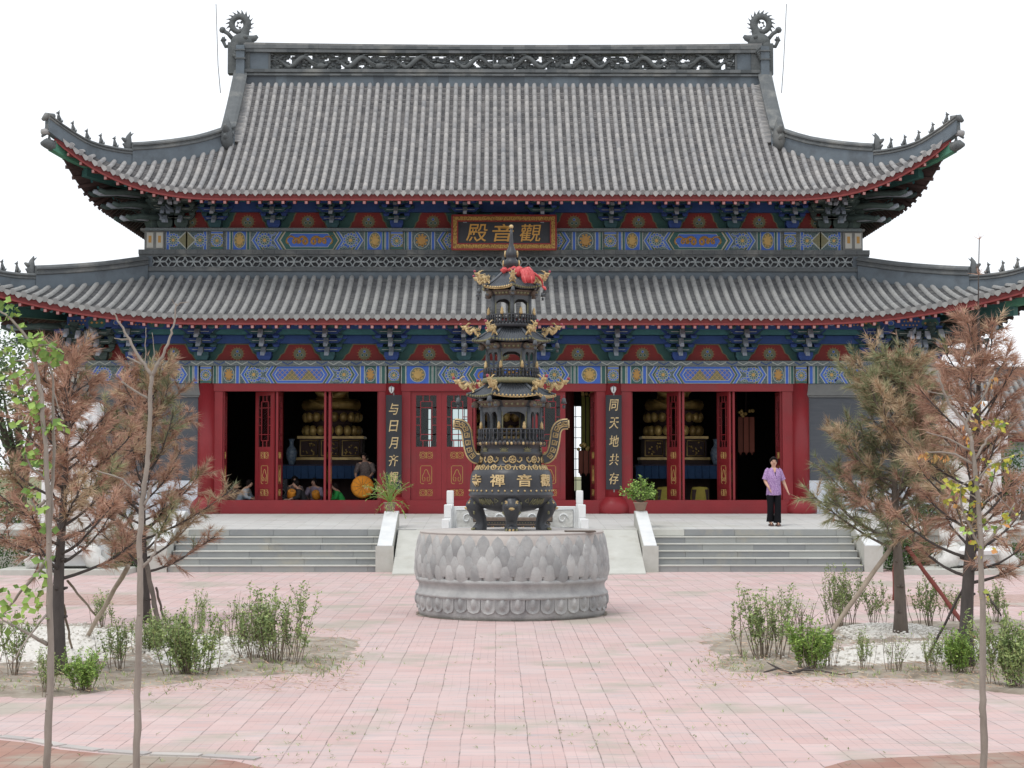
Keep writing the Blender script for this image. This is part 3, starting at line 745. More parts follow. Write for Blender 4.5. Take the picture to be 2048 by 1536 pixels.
def roof_tiles(q, kind):
    mb = MB(); tm = M['tile'] if kind == 'up' else M['tile_low']
    n = int((q.xc - .12) / q.sp); cols = []
    for i in range(-n, n + 1):
        x = i * q.sp; e = q.eave(x)
        if abs(x) < q.xg - (.12 if kind == 'up' else 0): tp = V((HX + x, q.yt, q.zt))
        else: tp = q.hip(x)
        if abs(x) >= q.xg - .12:
            tp = tp - (tp - e).normalized() * .14
        cols.append((e, tp))
    cols_main = cols
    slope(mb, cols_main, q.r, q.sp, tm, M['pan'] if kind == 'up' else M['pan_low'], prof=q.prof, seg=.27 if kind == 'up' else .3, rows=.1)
    # side slopes
    for s in (-1, 1):
        cols = []; N = int((q.ymid * 2 - 2 * q.ycor) / q.sp)
        for i in range(1, N):
            y = q.ycor + i * q.sp; e = q.side(y, s)
            yy = y if y <= q.ymid else 2 * q.ymid - y
            if yy < q.yf:
                u = (q.yf - yy) / (q.yf - q.ycor); h = q.hip(s * (q.xg + (q.xc - q.xg) * u)); tp = V((h.x, y, h.z))
            else: tp = V((HX + s * q.xg, y, q.zf))
            if (tp - e).length < .3: continue
            cols.append((e, tp))
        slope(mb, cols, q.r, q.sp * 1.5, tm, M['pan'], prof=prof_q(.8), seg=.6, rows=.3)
    # back slope as one tiled sheet
    cols = []
    for i in range(-24, 25):
        x = i / 24 * (q.xc - .3); e = q.eave(x); e = V((e.x, 2 * q.ymid - e.y, e.z))
        if abs(x) < q.xg: tp = V((HX + x, 2 * q.ymid - q.yt, q.zt))
        else: tp = q.hip(x); tp = V((tp.x, 2 * q.ymid - tp.y, tp.z))
        cols.append((e, tp))
    slope(mb, cols, q.r, 1.0, tm, M['pan'], prof=q.prof, seg=1.0, rows=.6, ends=False)
    return mb
up_roof = hb(roof_tiles(UP, 'up'), "upper_roof")
lo_roof = hb(roof_tiles(LO, 'low'), "lower_roof")

def eaves_under(q, kind, yw, xw, zin):
    """red fascia, flying rafters, round rafters and soffit under an eave. yw/xw: wall lines, zin: rafter height at the wall"""
    fa = MB(); ra = MB(); so = MB()
    N = 120; xs = [-q.xc + .1 + (2 * q.xc - .2) * i / N for i in range(N + 1)]
    def inner(x): return V((HX + max(-xw, min(xw, x)), yw, zin))
    fp = [q.eave(x) + V((0, .06, -.13)) for x in xs]
    fa.sweep([(-.02, -.07), (.02, -.07), (.02, .07), (-.02, .07)], fp, M['red_dull'])
    fp2 = [q.eave(x) + V((0, .035, -.215)) for x in xs]
    fa.sweep([(-.03, -.025), (.03, -.025), (.03, .025), (-.03, .025)], fp2, M['red_dull'], .9)
    sp = .305; n = int((q.xc - .35) / sp)
    for i in range(-n, n + 1):
        x = i * sp; e = q.eave(x) + V((0, .05, -.285)); p = inner(x); d = (p - e)
        f = min(1, 1.25 / d.length); pt = e.lerp(p, f) ; pt.z = e.z + (p.z - e.z) * f * .8
        ra.beam(e, pt, .085, .09, M['red_dull'], rnd.random())
        dd = (pt - e).normalized()
        ra.beam(e - dd * .012, e + dd * .012, .066, .07, M['pink'], rnd.random())
        e2 = e.lerp(p, .62 / d.length) - V((0, 0, .10)); p2 = p - V((0, 0, .02))
        ra.tube([e2, p2], .052, M['dark_wood'], 7, True, True, rnd.random())
        u2 = (p2 - e2).normalized()
        ra.tube([e2 - u2 * .014, e2 + u2 * .004], .045, M['teal'], 8, True, False, rnd.random())
    A = [q.eave(x) + V((0, .08, -.2)) for x in xs]; Bp = [inner(x) + V((0, 0, .08)) for x in xs]
    so.add(A + Bp, [(i, i + 1, N + 2 + i, N + 1 + i) for i in range(N)], M['red_dull'])
    # sides: fascia coloured dark instead of red, shade of the silhouette painted in
    for s in (-1, 1):
        ys = [q.ycor + .1 + (2 * q.ymid - 2 * q.ycor - .2) * i / 60 for i in range(61)]
        def inn(y): return V((HX + s * xw, max(yw, min(2 * q.ymid - yw, y)), zin))
        fp = [q.side(y, s) + V((-s * .06, 0, -.13)) for y in ys]
        fa.sweep([(-.02, -.09), (.02, -.09), (.02, .09), (-.02, .09)], fp, M['dark_wood'])
        m_ = int((2 * q.ymid - 2 * q.ycor - .6) / .3)
        for i in range(m_ + 1):
            y = q.ycor + .3 + i * .3; e = q.side(y, s) + V((-s * .05, 0, -.285)); p = inn(y); d = p - e
            pt = e.lerp(p, min(1, 1.25 / d.length))
            ra.beam(e, pt, .085, .09, M['dark_wood'], rnd.random())
            e2 = e.lerp(p, .62 / d.length) - V((0, 0, .10))
            ra.tube([e2, p], .052, M['dark_wood'], 7, True, True, rnd.random())
            u2 = (p - e2).normalized(); ra.tube([e2 - u2 * .014, e2 + u2 * .004], .045, M['teal'], 8, True, False)
        A = [q.side(y, s) + V((-s * .08, 0, -.2)) for y in ys]; Bp = [inn(y) + V((0, 0, .08)) for y in ys]
        so.add(A + Bp, [(i, i + 1, 62 + i - 1 + 0, 61 + i) for i in range(60)], M['dark_wood'])
        # corner beam: green, with a tile beast head at its end
        for back in (0, 1):
            c = q.eave(s * (q.xc - .04)) + V((0, .05, -.42)); ii = inner(s * q.xc) + V((0, 0, -.05))
            if back: c.y = 2 * q.ymid - c.y; ii.y = 2 * q.ymid - ii.y
            d = (ii - c); pts = [c.lerp(ii, f) - V((0, 0, .22 * sin(pi * f))) for f in (0, .2, .4, .6, .8, 1)]
            for k in range(5):
                so.beam(pts[k], pts[k + 1] , .2, .26 - .02 * k, M['jade'] if k < 2 else M['green'])
            mid = c.lerp(ii, .33) - V((0, 0, .42)); so.beam(mid, ii - V((0, 0, .4)), .2, .22, M['green'])
            u = d.normalized(); h = MB()
            so.tube([c + u * .02, c - u * .2 + V((0, 0, .02)), c - u * .34 + V((0, 0, -.03))], [.15, .13, .05], M['ridge'], 7)
            so.tube([c - u * .08 + V((0, 0, .1)), c - u * .1 + V((0, 0, .26))], [.06, .015], M['ridge'], 5)
    a = hb(fa, "eave_fascia"); b = hb(ra, "eave_rafters"); c = hb(so, "eave_soffit")
    return a, b, c
ZPL_U, ZPL_L = ZY(352, YU), ZY(600, YC)
eaves_under(UP, 'up', YU, 9.75, ZPL_U)
eaves_under(LO, 'low', YC, 11.6, ZPL_L)

# ---- ridges
m = MB()
yr0, yr1 = 50.36, 50.72
def zr(py): return ZY(py, yr0)
xr_ = 7.58
z_a, z_b, z_c, z_d, z_e = zr(168), zr(153), zr(140), zr(107), zr(90)
N = 48
def bar(mb, zlo, zhi, y0, y1, mt, up=.0):
    for i in range(N):
        a, b = -xr_ + 2 * xr_ * i / N, -xr_ + 2 * xr_ * (i + 1) / N
        s0, s1 = up * (a / xr_) ** 2, up * (b / xr_) ** 2
        mb.hexa([(HX + a, y0, zlo + s0 * .5), (HX + b, y0, zlo + s1 * .5), (HX + b, y1, zlo + s1 * .5), (HX + a, y1, zlo + s0 * .5),
                 (HX + a, y0, zhi + s0), (HX + b, y0, zhi + s1), (HX + b, y1, zhi + s1), (HX + a, y1, zhi + s0)], mt, rnd.random())
bar(m, z_a - .5, z_b, yr0, yr1 + .3, M['plaster'])
bar(m, z_b, z_b + .05, yr0 - .1, yr1 + .1, M['ridge'])
bar(m, z_b + .05, z_b + .1, yr0 - .04, yr1 + .04, M['ridge'])
bar(m, z_b + .1, z_c, yr0 - .1, yr1 + .1, M['ridge'])
main_ridge = hb(m, "main_ridge"); m = MB()
hh = (z_e - z_d)
bar(m, z_d, z_d + hh * .3, yr0 - .05, yr1 + .05, M['ridge'], .06)
bar(m, z_d + hh * .3, z_d + hh * .42, yr0 + .0, yr1, M['ridge'], .06)
bar(m, z_d + hh * .42, z_d + hh * .72, yr0 - .07, yr1 + .07, M['ridge'], .06)
bar(m, z_d + hh * .72, z_e, yr0 - .03, yr1 + .03, M['ridge_light'], .06)
hb(m, "ridge_cap", main_ridge)
# pierced dragon panel: open between the clouds
from mathutils import noise as _ns
def pierced(x, z):      # small openings between the carved clouds, mostly in the upper half
    f = (z - z_c) / (z_d - z_c)
    return _ns.noise(V((x * 5.2, 3.1, z * 6.5))) + .16 * (f - .5) > .30
m = MB(); cw = .04; nx_ = int(2 * (xr_ - .75) / cw); nz_ = 13; ch_ = (z_d - z_c) / nz_
for i in range(nx_):
    for j in range(nz_):
        xa_, za_ = HX - (xr_ - .75) + i * cw, z_c + j * ch_
        if pierced(xa_ + cw / 2, za_ + ch_ / 2): continue
        o_ = .012 * _ns.noise(V((xa_ * 9, 0, za_ * 9)))
        m.box(xa_, xa_ + cw + .002, yr0 + .14 + o_, yr0 + .20 + o_, za_, za_ + ch_ + .002, M['carve'], rnd.random())
hb(m, "pierced_panel", main_ridge)
m = MB(); rr = random.Random(11)
x_in = xr_ - .75; nd = 4
for s in (-1, 1):
    m.box(HX + s * xr_ - (.75 if s > 0 else 0), HX + s * xr_ + (.75 if s < 0 else 0), yr0 + .06, yr1 - .06, z_c - .01, z_d + .04, M['plaster'])
    for k in range(nd):
        L = x_in / nd; x0 = HX + s * (x_in - k * L); d = -s
        H = z_d - z_c; zc_ = (z_c + z_d) / 2
        pts = []; rad = []
        for i in range(25):
            f = i / 24; x = x0 + d * (.08 + (L - .35) * f); z = zc_ + H * .30 * sin(f * 2 * pi * 1.6 + .9) * (.5 + .5 * min(1, f * 3)) - H * .02
            pts.append((x, yr0 + .05 + .05 * sin(f * 9), z)); rad.append(.02 + .05 * min(1, f * 2.2) * (1 - .35 * max(0, f - .8) / .2))
        m.tube(pts, rad, M['carve'], 7)
        hx, hz = pts[-1][0], pts[-1][2]
        m.ball((hx + d * .08, yr0 + .02, hz + .02), (.14, .09, .09), M['carve'], 8, 5)
        m.tube([(hx + d * .1, yr0, hz), (hx + d * .27, yr0, hz + .06)], [.06, .03], M['carve'], 6)
        m.tube([(hx, yr0, hz + .05), (hx - d * .2, yr0, hz + .16)], [.03, .012], M['carve'], 5)
        for j in range(4):     # claws
            f = (j + .6) / 4; p = pts[int(f * 24)]
            m.tube([p, (p[0] + d * .12, p[1], p[2] - .1 * (1 if j % 2 else -1)), (p[0] + d * .26, p[1], p[2] - .12 * (1 if j % 2 else -1))], [.04, .03, .015], M['carve'], 5)
        # carved cloud relief behind
        for j in range(70):
            x = x0 + d * rr.uniform(0, L); z = z_c + rr.random() * H
            if pierced(x, z): continue
            m.ball((x, yr0 + .12 + rr.uniform(-.03, .03), z), (rr.uniform(.04, .085), .05, rr.uniform(.025, .05)), M['carve'], 6, 4, rr.random(), True)
    m.box(HX + s * x_in - .03, HX + s * x_in + .03, yr0 + .04, yr1 - .04, z_c, z_d, M['ridge'])
for x in (-.28, .28): m.box(HX + x - .025, HX + x + .025, yr0 + .04, yr1 - .05, z_c, z_d, M['ridge'])
m.lathe([(.06, 0), (.15, .05), (.1, .12), (.16, .2), (.15, .3), (.05, .36)], (HX, yr0 + .17, z_c), M['carve'], 10)
hb(m, "dragon_frieze", main_ridge)
# dragon finials at the ridge ends
def finial(s):
    m = MB(); K = M['carve']; y = (yr0 + yr1) / 2
    px0 = 484 if s < 0 else 1518
    def Q(dx, py, dy=0): # dx: outward positive in photo pixels
        p = W(px0 + s * dx, py, y); p.y = y + dy; return p
    # body rising into a curled tail with spikes
    cxp, cyp = 0, 47
    pts = [Q(14, 112), Q(12, 92), Q(4, 78)]; rad = [.26, .24, .22]
    cdx = 4.4
    pts = [Q(9, 150), Q(11, 112), Q(10, 94), Q(3, 80), Q(-5, 70)]; rad = [.15, .18, .22, .20, .14]
    for i in range(0, 25):
        t = i / 24; a = R(-38) + t * R(470); r_ = 15.8 - 9.5 * max(0, t - .62) / .38
        pts.append(Q(cdx - r_ * cos(a), 48.7 - r_ * sin(a))); rad.append(.112 - .05 * t if t < .7 else .077 - .18 * (t - .7))
    m.tube(pts, rad, K, 8)
    for i in range(14):
        a = R(-42) + R(250) * i / 13
        p0 = Q(cdx - 19.5 * cos(a), 48.7 - 19.5 * sin(a)); a1 = a + R(4); a2 = a + R(10); pm = Q(cdx - 24 * cos(a1), 48.7 - 24 * sin(a1)); p1 = Q(cdx - 29.5 * cos(a2), 48.7 - 29.5 * sin(a2))
        m.tube([p0, pm, p1], [.062, .032, .003], K, 5, flat=.7)
    for i in range(4):
        a = R(60 + 70 * i); p0 = Q(cdx - 4 * cos(a), 50 - 4 * sin(a)); p1 = Q(cdx - 9 * cos(a), 50 - 9 * sin(a)); m.tube([p0, p1], [.05, .003], K, 5)
    # head gaping toward the ridge
    m.ball(Q(0, 84), (.34, .24, .26), K, 10, 7)
    m.tube([Q(-2, 80), Q(-16, 79), Q(-26, 76), Q(-31, 72)], [.17, .13, .09, .05], K, 7)
    m.tube([Q(2, 94), Q(-12, 91), Q(-22, 88)], [.14, .1, .06], K, 7)
    m.tube([Q(4, 74), Q(-8, 70), Q(-14, 66)], [.07, .06, .02], K, 5)
    m.ball(Q(-9, 77, -.2), .07, K, 7, 5)
    for k in range(5): m.tube([Q(4 + k * 3, 96 + k * 4, -.2), Q(-6 + k * 2, 104 + k * 4, -.24), Q(-9 + k * 3, 112 + k * 5, -.2)], [.06, .05, .015], K, 5)
    m.box(min(Q(26, 0).x, Q(-18, 0).x), max(Q(26, 0).x, Q(-18, 0).x), yr0 + .02, yr1 - .02, ZY(150, y), ZY(88, y), M['carve'])
    # sword hilt and back ornament
    m.tube([Q(17, 80), Q(28, 67), Q(37, 62)], [.07, .065, .06], K, 6); m.ball(Q(39, 60), .1, K, 6, 4)
    m.tube([Q(22, 92), Q(33, 93), Q(37, 84), Q(36, 78)], [.05, .06, .06, .05], K, 6)
    m.tube([Q(31, 80), Q(38, 79), Q(43, 82)], [.02, .1, .01], K, 5); m.tube([Q(37, 80), Q(35, 73)], [.08, .01], K, 5)
    return hb(m, "dragon_finial")
finial(-1); finial(1)
# gable ridges running down to the hip feet, hip ridges with beasts
def mainz(y): return UP.ze + (UP.zt - UP.ze) * UP.prof((y - UP.ye) / (UP.yt - UP.ye))
for s in (-1, 1):
    m = MB(); pts = [V((HX + s * (UP.xg - .02), y, mainz(y))) for y in [UP.yf - .2 + (50.5 - UP.yf + .2) * i / 12 for i in range(13)]]
    ridge_line(m, pts, .5, .15)
    for p in pts: pass
    for i in range(40):      # small tile ends along the inner foot of the ridge
        f = (i + .5) / 40; y = UP.yf + (50.3 - UP.yf) * f
        m.tube([V((HX + s * (UP.xg - .16), y, mainz(y) + .1)), V((HX + s * (UP.xg - .36), y, mainz(y) + .075))], .035, M['tile'], 6, True, False, rnd.random())
    m.beam(V((HX + s * (UP.xg - .02), 50.3, mainz(50.4) + .1)), V((HX + s * (UP.xg - .02), 50.3, z_d + .2)), .24, .2, M['plaster'], .5, V((0, 1, 0)))
    for zz in (.75, 1.0): m.box(HX + s * (UP.xg - .02) - .15, HX + s * (UP.xg - .02) + .15, 50.16, 50.42, mainz(50.4) + zz - .04, mainz(50.4) + zz, M['ridge'])
    g = hb(m, "gable_ridge")
    b = MB(); beast(b, pts[0] + V((0, -.02, .05)), (0, -1, 0), .86, M['ridge'], True); hb(b, "ridge_beast", g)
    # gable triangle wall and back half
    m = MB(); x = HX + s * (UP.xg - .06)
    m.add([(x, UP.yf, UP.zf), (x, 2 * UP.ymid - UP.yf, UP.zf), (x, UP.ymid, UP.zt + .4)], [(0, 1, 2)], M['red_dull'])
    pts2 = [V((p.x, 2 * UP.ymid - p.y, p.z)) for p in pts]; ridge_line(m, pts2, .5, .15)
    hb(m, "gable_wall")
    for q, kind in ((UP, 'up'), (LO, 'low')):
        m = MB()
        split = .565 if kind == 'up' else .575
        def H(u, dz=0):
            p = q.hip(s * (q.xg + (q.xc - q.xg) * u)); return p + V((0, 0, dz))
        inner = [H(-.03 + (split + .03) * i / 8, .02) for i in range(9)]
        outer = [H(split + (1.015 - split) * i / 12, .02) for i in range(13)]
        ridge_line(m, inner, .52 if kind == 'up' else .56, .16); ridge_line(m, outer, .34 if kind == 'up' else .36, .13)
        hr = hb(m, "hip_ridge")
        d = H(1) - H(.8)
        # curled tip at the corner
        b = MB(); tip = H(1.0, .3)
        dn = V((d.x, d.y, 0)).normalized()
        b.tube([tip - dn * .1, tip + dn * .12 + V((0, 0, .02)), tip + dn * .2 + V((0, 0, -.08))], [.12, .1, .05], M['ridge'], 7)
        b.tube([H(1, .1) + dn * .02, H(1, -.1) + dn * .1, H(1, -.22) + dn * .22], [.1, .07, .03], M['ridge'], 6)
        b.tube([H(1, -.05) , H(1, -.1) + dn * .22], [.09, .08], M['tile'], 8)
        hb(b, "ridge_tip", hr)
        b = MB(); beast(b, H(split + .012, .30), d, .5, M['ridge'], True); hb(b, "ridge_beast", hr)
        for k in range(5):
            u = split + (1 - split) * (.19 + .175 * k); b = MB()
            beast(b, H(u, .34 if kind == 'up' else .36), d, .30 + .02 * (k == 4), M['ridge']); hb(b, "roof_beast", hr)
        # the same ridge at the back of the hall
        m = MB()
        for arr, h_ in ((inner, .5), (outer, .36)):
            ridge_line(m, [V((p.x, 2 * q.ymid - p.y, p.z)) for p in arr], h_, .15)
        hb(m, "hip_ridge")
    # lightning rod
    m = MB(); px = [432, 434, 436, 441] if s < 0 else [1573, 1570, 1567, 1563]
    m.tube([W(p, y, 49.4) for p, y in zip(px, (8, 70, 130, 186))], .012, M['ridge_light'], 5)
    hb(m, "lightning_rod")

# ---- lattice band over the lower roof
m = MB(); yl = YU - .12
xl0, xl1 = XP(280, yl), XP(1736, yl)
def zl(py): return ZY(py, yl)
m.box(xl0 - .1, xl1 + .1, yl - .05, yl + .3, zl(509), zl(500), M['ridge'])
m.box(xl0 - .1, xl1 + .1, yl - .0, yl + .3, zl(513), zl(509), M['ridge'])
m.box(xl0 - .04, xl1 + .04, yl - .03, yl + .3, zl(538), zl(534), M['ridge'])
m.box(xl0 - .04, xl1 + .04, yl - .06, yl + .3, zl(543), zl(538), M['ridge'])
m.box(xl0 - .02, xl1 + .02, yl, yl + .3, zl(556) - .3, zl(543), M['plaster'])
x = xl0
while x < xl1:
    x2 = x + .3; m.box(x, x + .006, yl - .056, yl - .05, zl(508), zl(501), M['black']); x = x2
m.box(xl0 - .06, XP(300, yl), yl, yl + .3, zl(534), zl(513), M['plaster']); m.box(XP(1710, yl), xl1 + .06, yl, yl + .3, zl(534), zl(513), M['plaster'])
band = hb(m, "wall_band")
m = MB(); lx0, lx1 = XP(298, yl), XP(1712, yl); n = 42; zz0, zz1 = zl(534), zl(513); h = zz1 - zz0; st = (lx1 - lx0) / n
m.box(lx0, lx1, yl + .14, yl + .2, zz0, zz1, M['black'])
lat = mat("lattice_tile", (.42, .45, .46), (.28, .31, .32), rough=.8, scale=8, bump=.2)
for i in range(n):
    xc = lx0 + (i + .5) * st
    for (ax, az, bx, bz, bul) in ((-.5, 0, 0, .5, 1), (-.5, 0, 0, .5, -1), (.5, 0, 0, .5, 1), (.5, 0, 0, .5, -1), (-.5, 0, 0, -.5, 1), (-.5, 0, 0, -.5, -1), (.5, 0, 0, -.5, 1), (.5, 0, 0, -.5, -1)):
        pass
    for sg in (-1, 1):
        for sz in (-1, 1):      # petals from the middle to each corner
            a = V((xc, yl + .05, zz0 + h / 2)); b = V((xc + sg * st * .5, yl + .05, zz0 + h / 2 + sz * h * .48)); d = (b - a); nrm = V((-d.z, 0, d.x)).normalized()
            for bl in (-1, 1):
                pts = [a.lerp(b, f) + nrm * (bl * .075 * sin(pi * f)) for f in (0, .25, .5, .75, 1)]
                m.tube(pts, .018, lat, 4, False, False, rnd.random())
hb(m, "lattice_tiles", band)
# ------------------------------------------------------------------ text as solid lettering (font glyphs that ship with the program)
def text_mesh(s, width, height, depth=.008, bold=0.0, shear=0.0):
    cu = bpy.data.curves.new("lettering", 'FONT'); cu.body = s; cu.size = 1; cu.extrude = .01; cu.offset = bold; cu.shear = shear
    cu.resolution_u = 3
    o = bpy.data.objects.new("lettering", cu); C.objects.link(o)
    dg = bpy.context.evaluated_depsgraph_get(); dg.update()
    me = bpy.data.meshes.new_from_object(o.evaluated_get(dg))
    vs = [v.co.copy() for v in me.vertices]; fs = [tuple(p.vertices) for p in me.polygons]
    bpy.data.objects.remove(o); bpy.data.curves.remove(cu); bpy.data.meshes.remove(me)
    if not vs: return [], []
    x0 = min(v.x for v in vs); x1 = max(v.x for v in vs); y0 = min(v.y for v in vs); y1 = max(v.y for v in vs)
    out = []
    for v in vs:      # local: x across, z up, y depth (front is -y)
        out.append(V(((v.x - (x0 + x1) / 2) / max(x1 - x0, 1e-6) * width, -depth if v.z > 0 else 0.0, (v.y - (y0 + y1) / 2) / max(y1 - y0, 1e-6) * height)))
    return out, fs

# ------------------------------------------------------------------ hall walls, columns
ZB0, ZB1 = ZY(767, YC), ZY(732, YC)         # lower painted beam
ZT = ZPL_L + .2
X = lambda px, Y=YC: XP(px, Y)
cpx = [410, 787, 1227, 1604]
m = MB()
xw0, xw1 = X(118), X(1896)
for s, (a, b) in ((-1, (xw0, X(404))), (1, (X(1608), xw1))):
    zb = ZY(961, YC)
    m.box(a, b, YC - .1, YC + .4, PZ1 - .3, zb, M['white_wall'])
    m.box(a + .02, b - .02, YC - .07, YC + .4, zb + .002, ZY(792, YC), M['grey_brick'])
    zl0, zl1 = ZY(791, YC), ZY(768, YC)
    m.add([(a - .02, YC - .16, zl0), (b, YC - .16, zl0), (b - (.06 if s < 0 else 0), YC - .1, zl1), (a, YC - .1, zl1),
           (a - .02, YC + .4, zl0), (b, YC + .4, zl0), (b, YC + .4, zl1), (a, YC + .4, zl1)], [(0, 1, 2, 3), (0, 4, 5, 1), (3, 2, 6, 7), (0, 3, 7, 4), (1, 5, 6, 2)], M['grey_stone'])
    m.box(a - .01, b, YC - .13, YC - .06, zl0 - .05, zl0 - .004, M['grey_stone'], .2)
    hb(m, "end_wall"); m = MB()
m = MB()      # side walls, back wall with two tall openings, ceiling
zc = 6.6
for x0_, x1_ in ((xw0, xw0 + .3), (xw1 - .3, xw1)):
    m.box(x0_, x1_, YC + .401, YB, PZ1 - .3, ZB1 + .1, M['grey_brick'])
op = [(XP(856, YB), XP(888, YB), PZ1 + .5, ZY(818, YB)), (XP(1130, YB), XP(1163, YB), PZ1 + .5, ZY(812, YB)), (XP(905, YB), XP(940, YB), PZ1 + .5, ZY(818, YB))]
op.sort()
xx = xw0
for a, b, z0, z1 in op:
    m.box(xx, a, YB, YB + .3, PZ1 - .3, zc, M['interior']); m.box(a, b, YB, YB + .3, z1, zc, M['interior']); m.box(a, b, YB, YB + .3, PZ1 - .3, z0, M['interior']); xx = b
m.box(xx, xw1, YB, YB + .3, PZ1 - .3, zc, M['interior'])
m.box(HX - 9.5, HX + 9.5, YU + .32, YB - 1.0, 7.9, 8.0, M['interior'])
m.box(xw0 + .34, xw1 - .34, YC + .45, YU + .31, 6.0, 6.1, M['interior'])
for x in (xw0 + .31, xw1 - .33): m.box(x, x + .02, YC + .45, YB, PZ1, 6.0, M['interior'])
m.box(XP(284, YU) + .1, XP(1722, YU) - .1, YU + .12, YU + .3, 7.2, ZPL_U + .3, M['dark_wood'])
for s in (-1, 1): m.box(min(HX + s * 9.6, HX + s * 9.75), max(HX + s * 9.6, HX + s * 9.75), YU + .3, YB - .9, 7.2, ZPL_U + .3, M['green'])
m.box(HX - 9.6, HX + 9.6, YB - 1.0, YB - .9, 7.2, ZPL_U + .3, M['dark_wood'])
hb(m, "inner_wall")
m = MB()
for a, b, z0, z1 in op:
    for k in range(1, 3): m.box(a + (b - a) * k / 3 - .012, a + (b - a) * k / 3 + .012, YB + .1, YB + .13, z0, z1, M['black'])
    nk = int((z1 - z0) / .32)
    for k in range(1, nk): m.box(a, b, YB + .1, YB + .13, z0 + (z1 - z0) * k / nk - .01, z0 + (z1 - z0) * k / nk + .01, M['black'])
hb(m, "back_lattice")
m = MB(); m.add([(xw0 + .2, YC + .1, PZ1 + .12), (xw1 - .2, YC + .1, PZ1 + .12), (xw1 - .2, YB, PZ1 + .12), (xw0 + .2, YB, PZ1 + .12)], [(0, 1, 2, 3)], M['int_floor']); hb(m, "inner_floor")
for px in cpx:
    m = MB(); c = (X(px) + (.03 if px == 410 else -.03 if px == 1604 else 0), YC + .02, PZ1 - .02)
    m.lathe([(.24, 0), (.235, ZB0 - PZ1 + .02)], c, M['red'], 28)
    o = hb(m, "column")
    m = MB(); m.lathe([(.40, 0), (.42, .06), (.425, .16), (.40, .27), (.34, .36), (.27, .42), (.245, .46)], c, M['red'], 28); hb(m, "column_base", o)
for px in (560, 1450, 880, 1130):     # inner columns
    m = MB(); c = (XP(px, 50.6) , 49.6, PZ1); m.lathe([(.23, 0), (.23, 6.5)], c, M['int_red'], 20); hb(m, "inner_column")

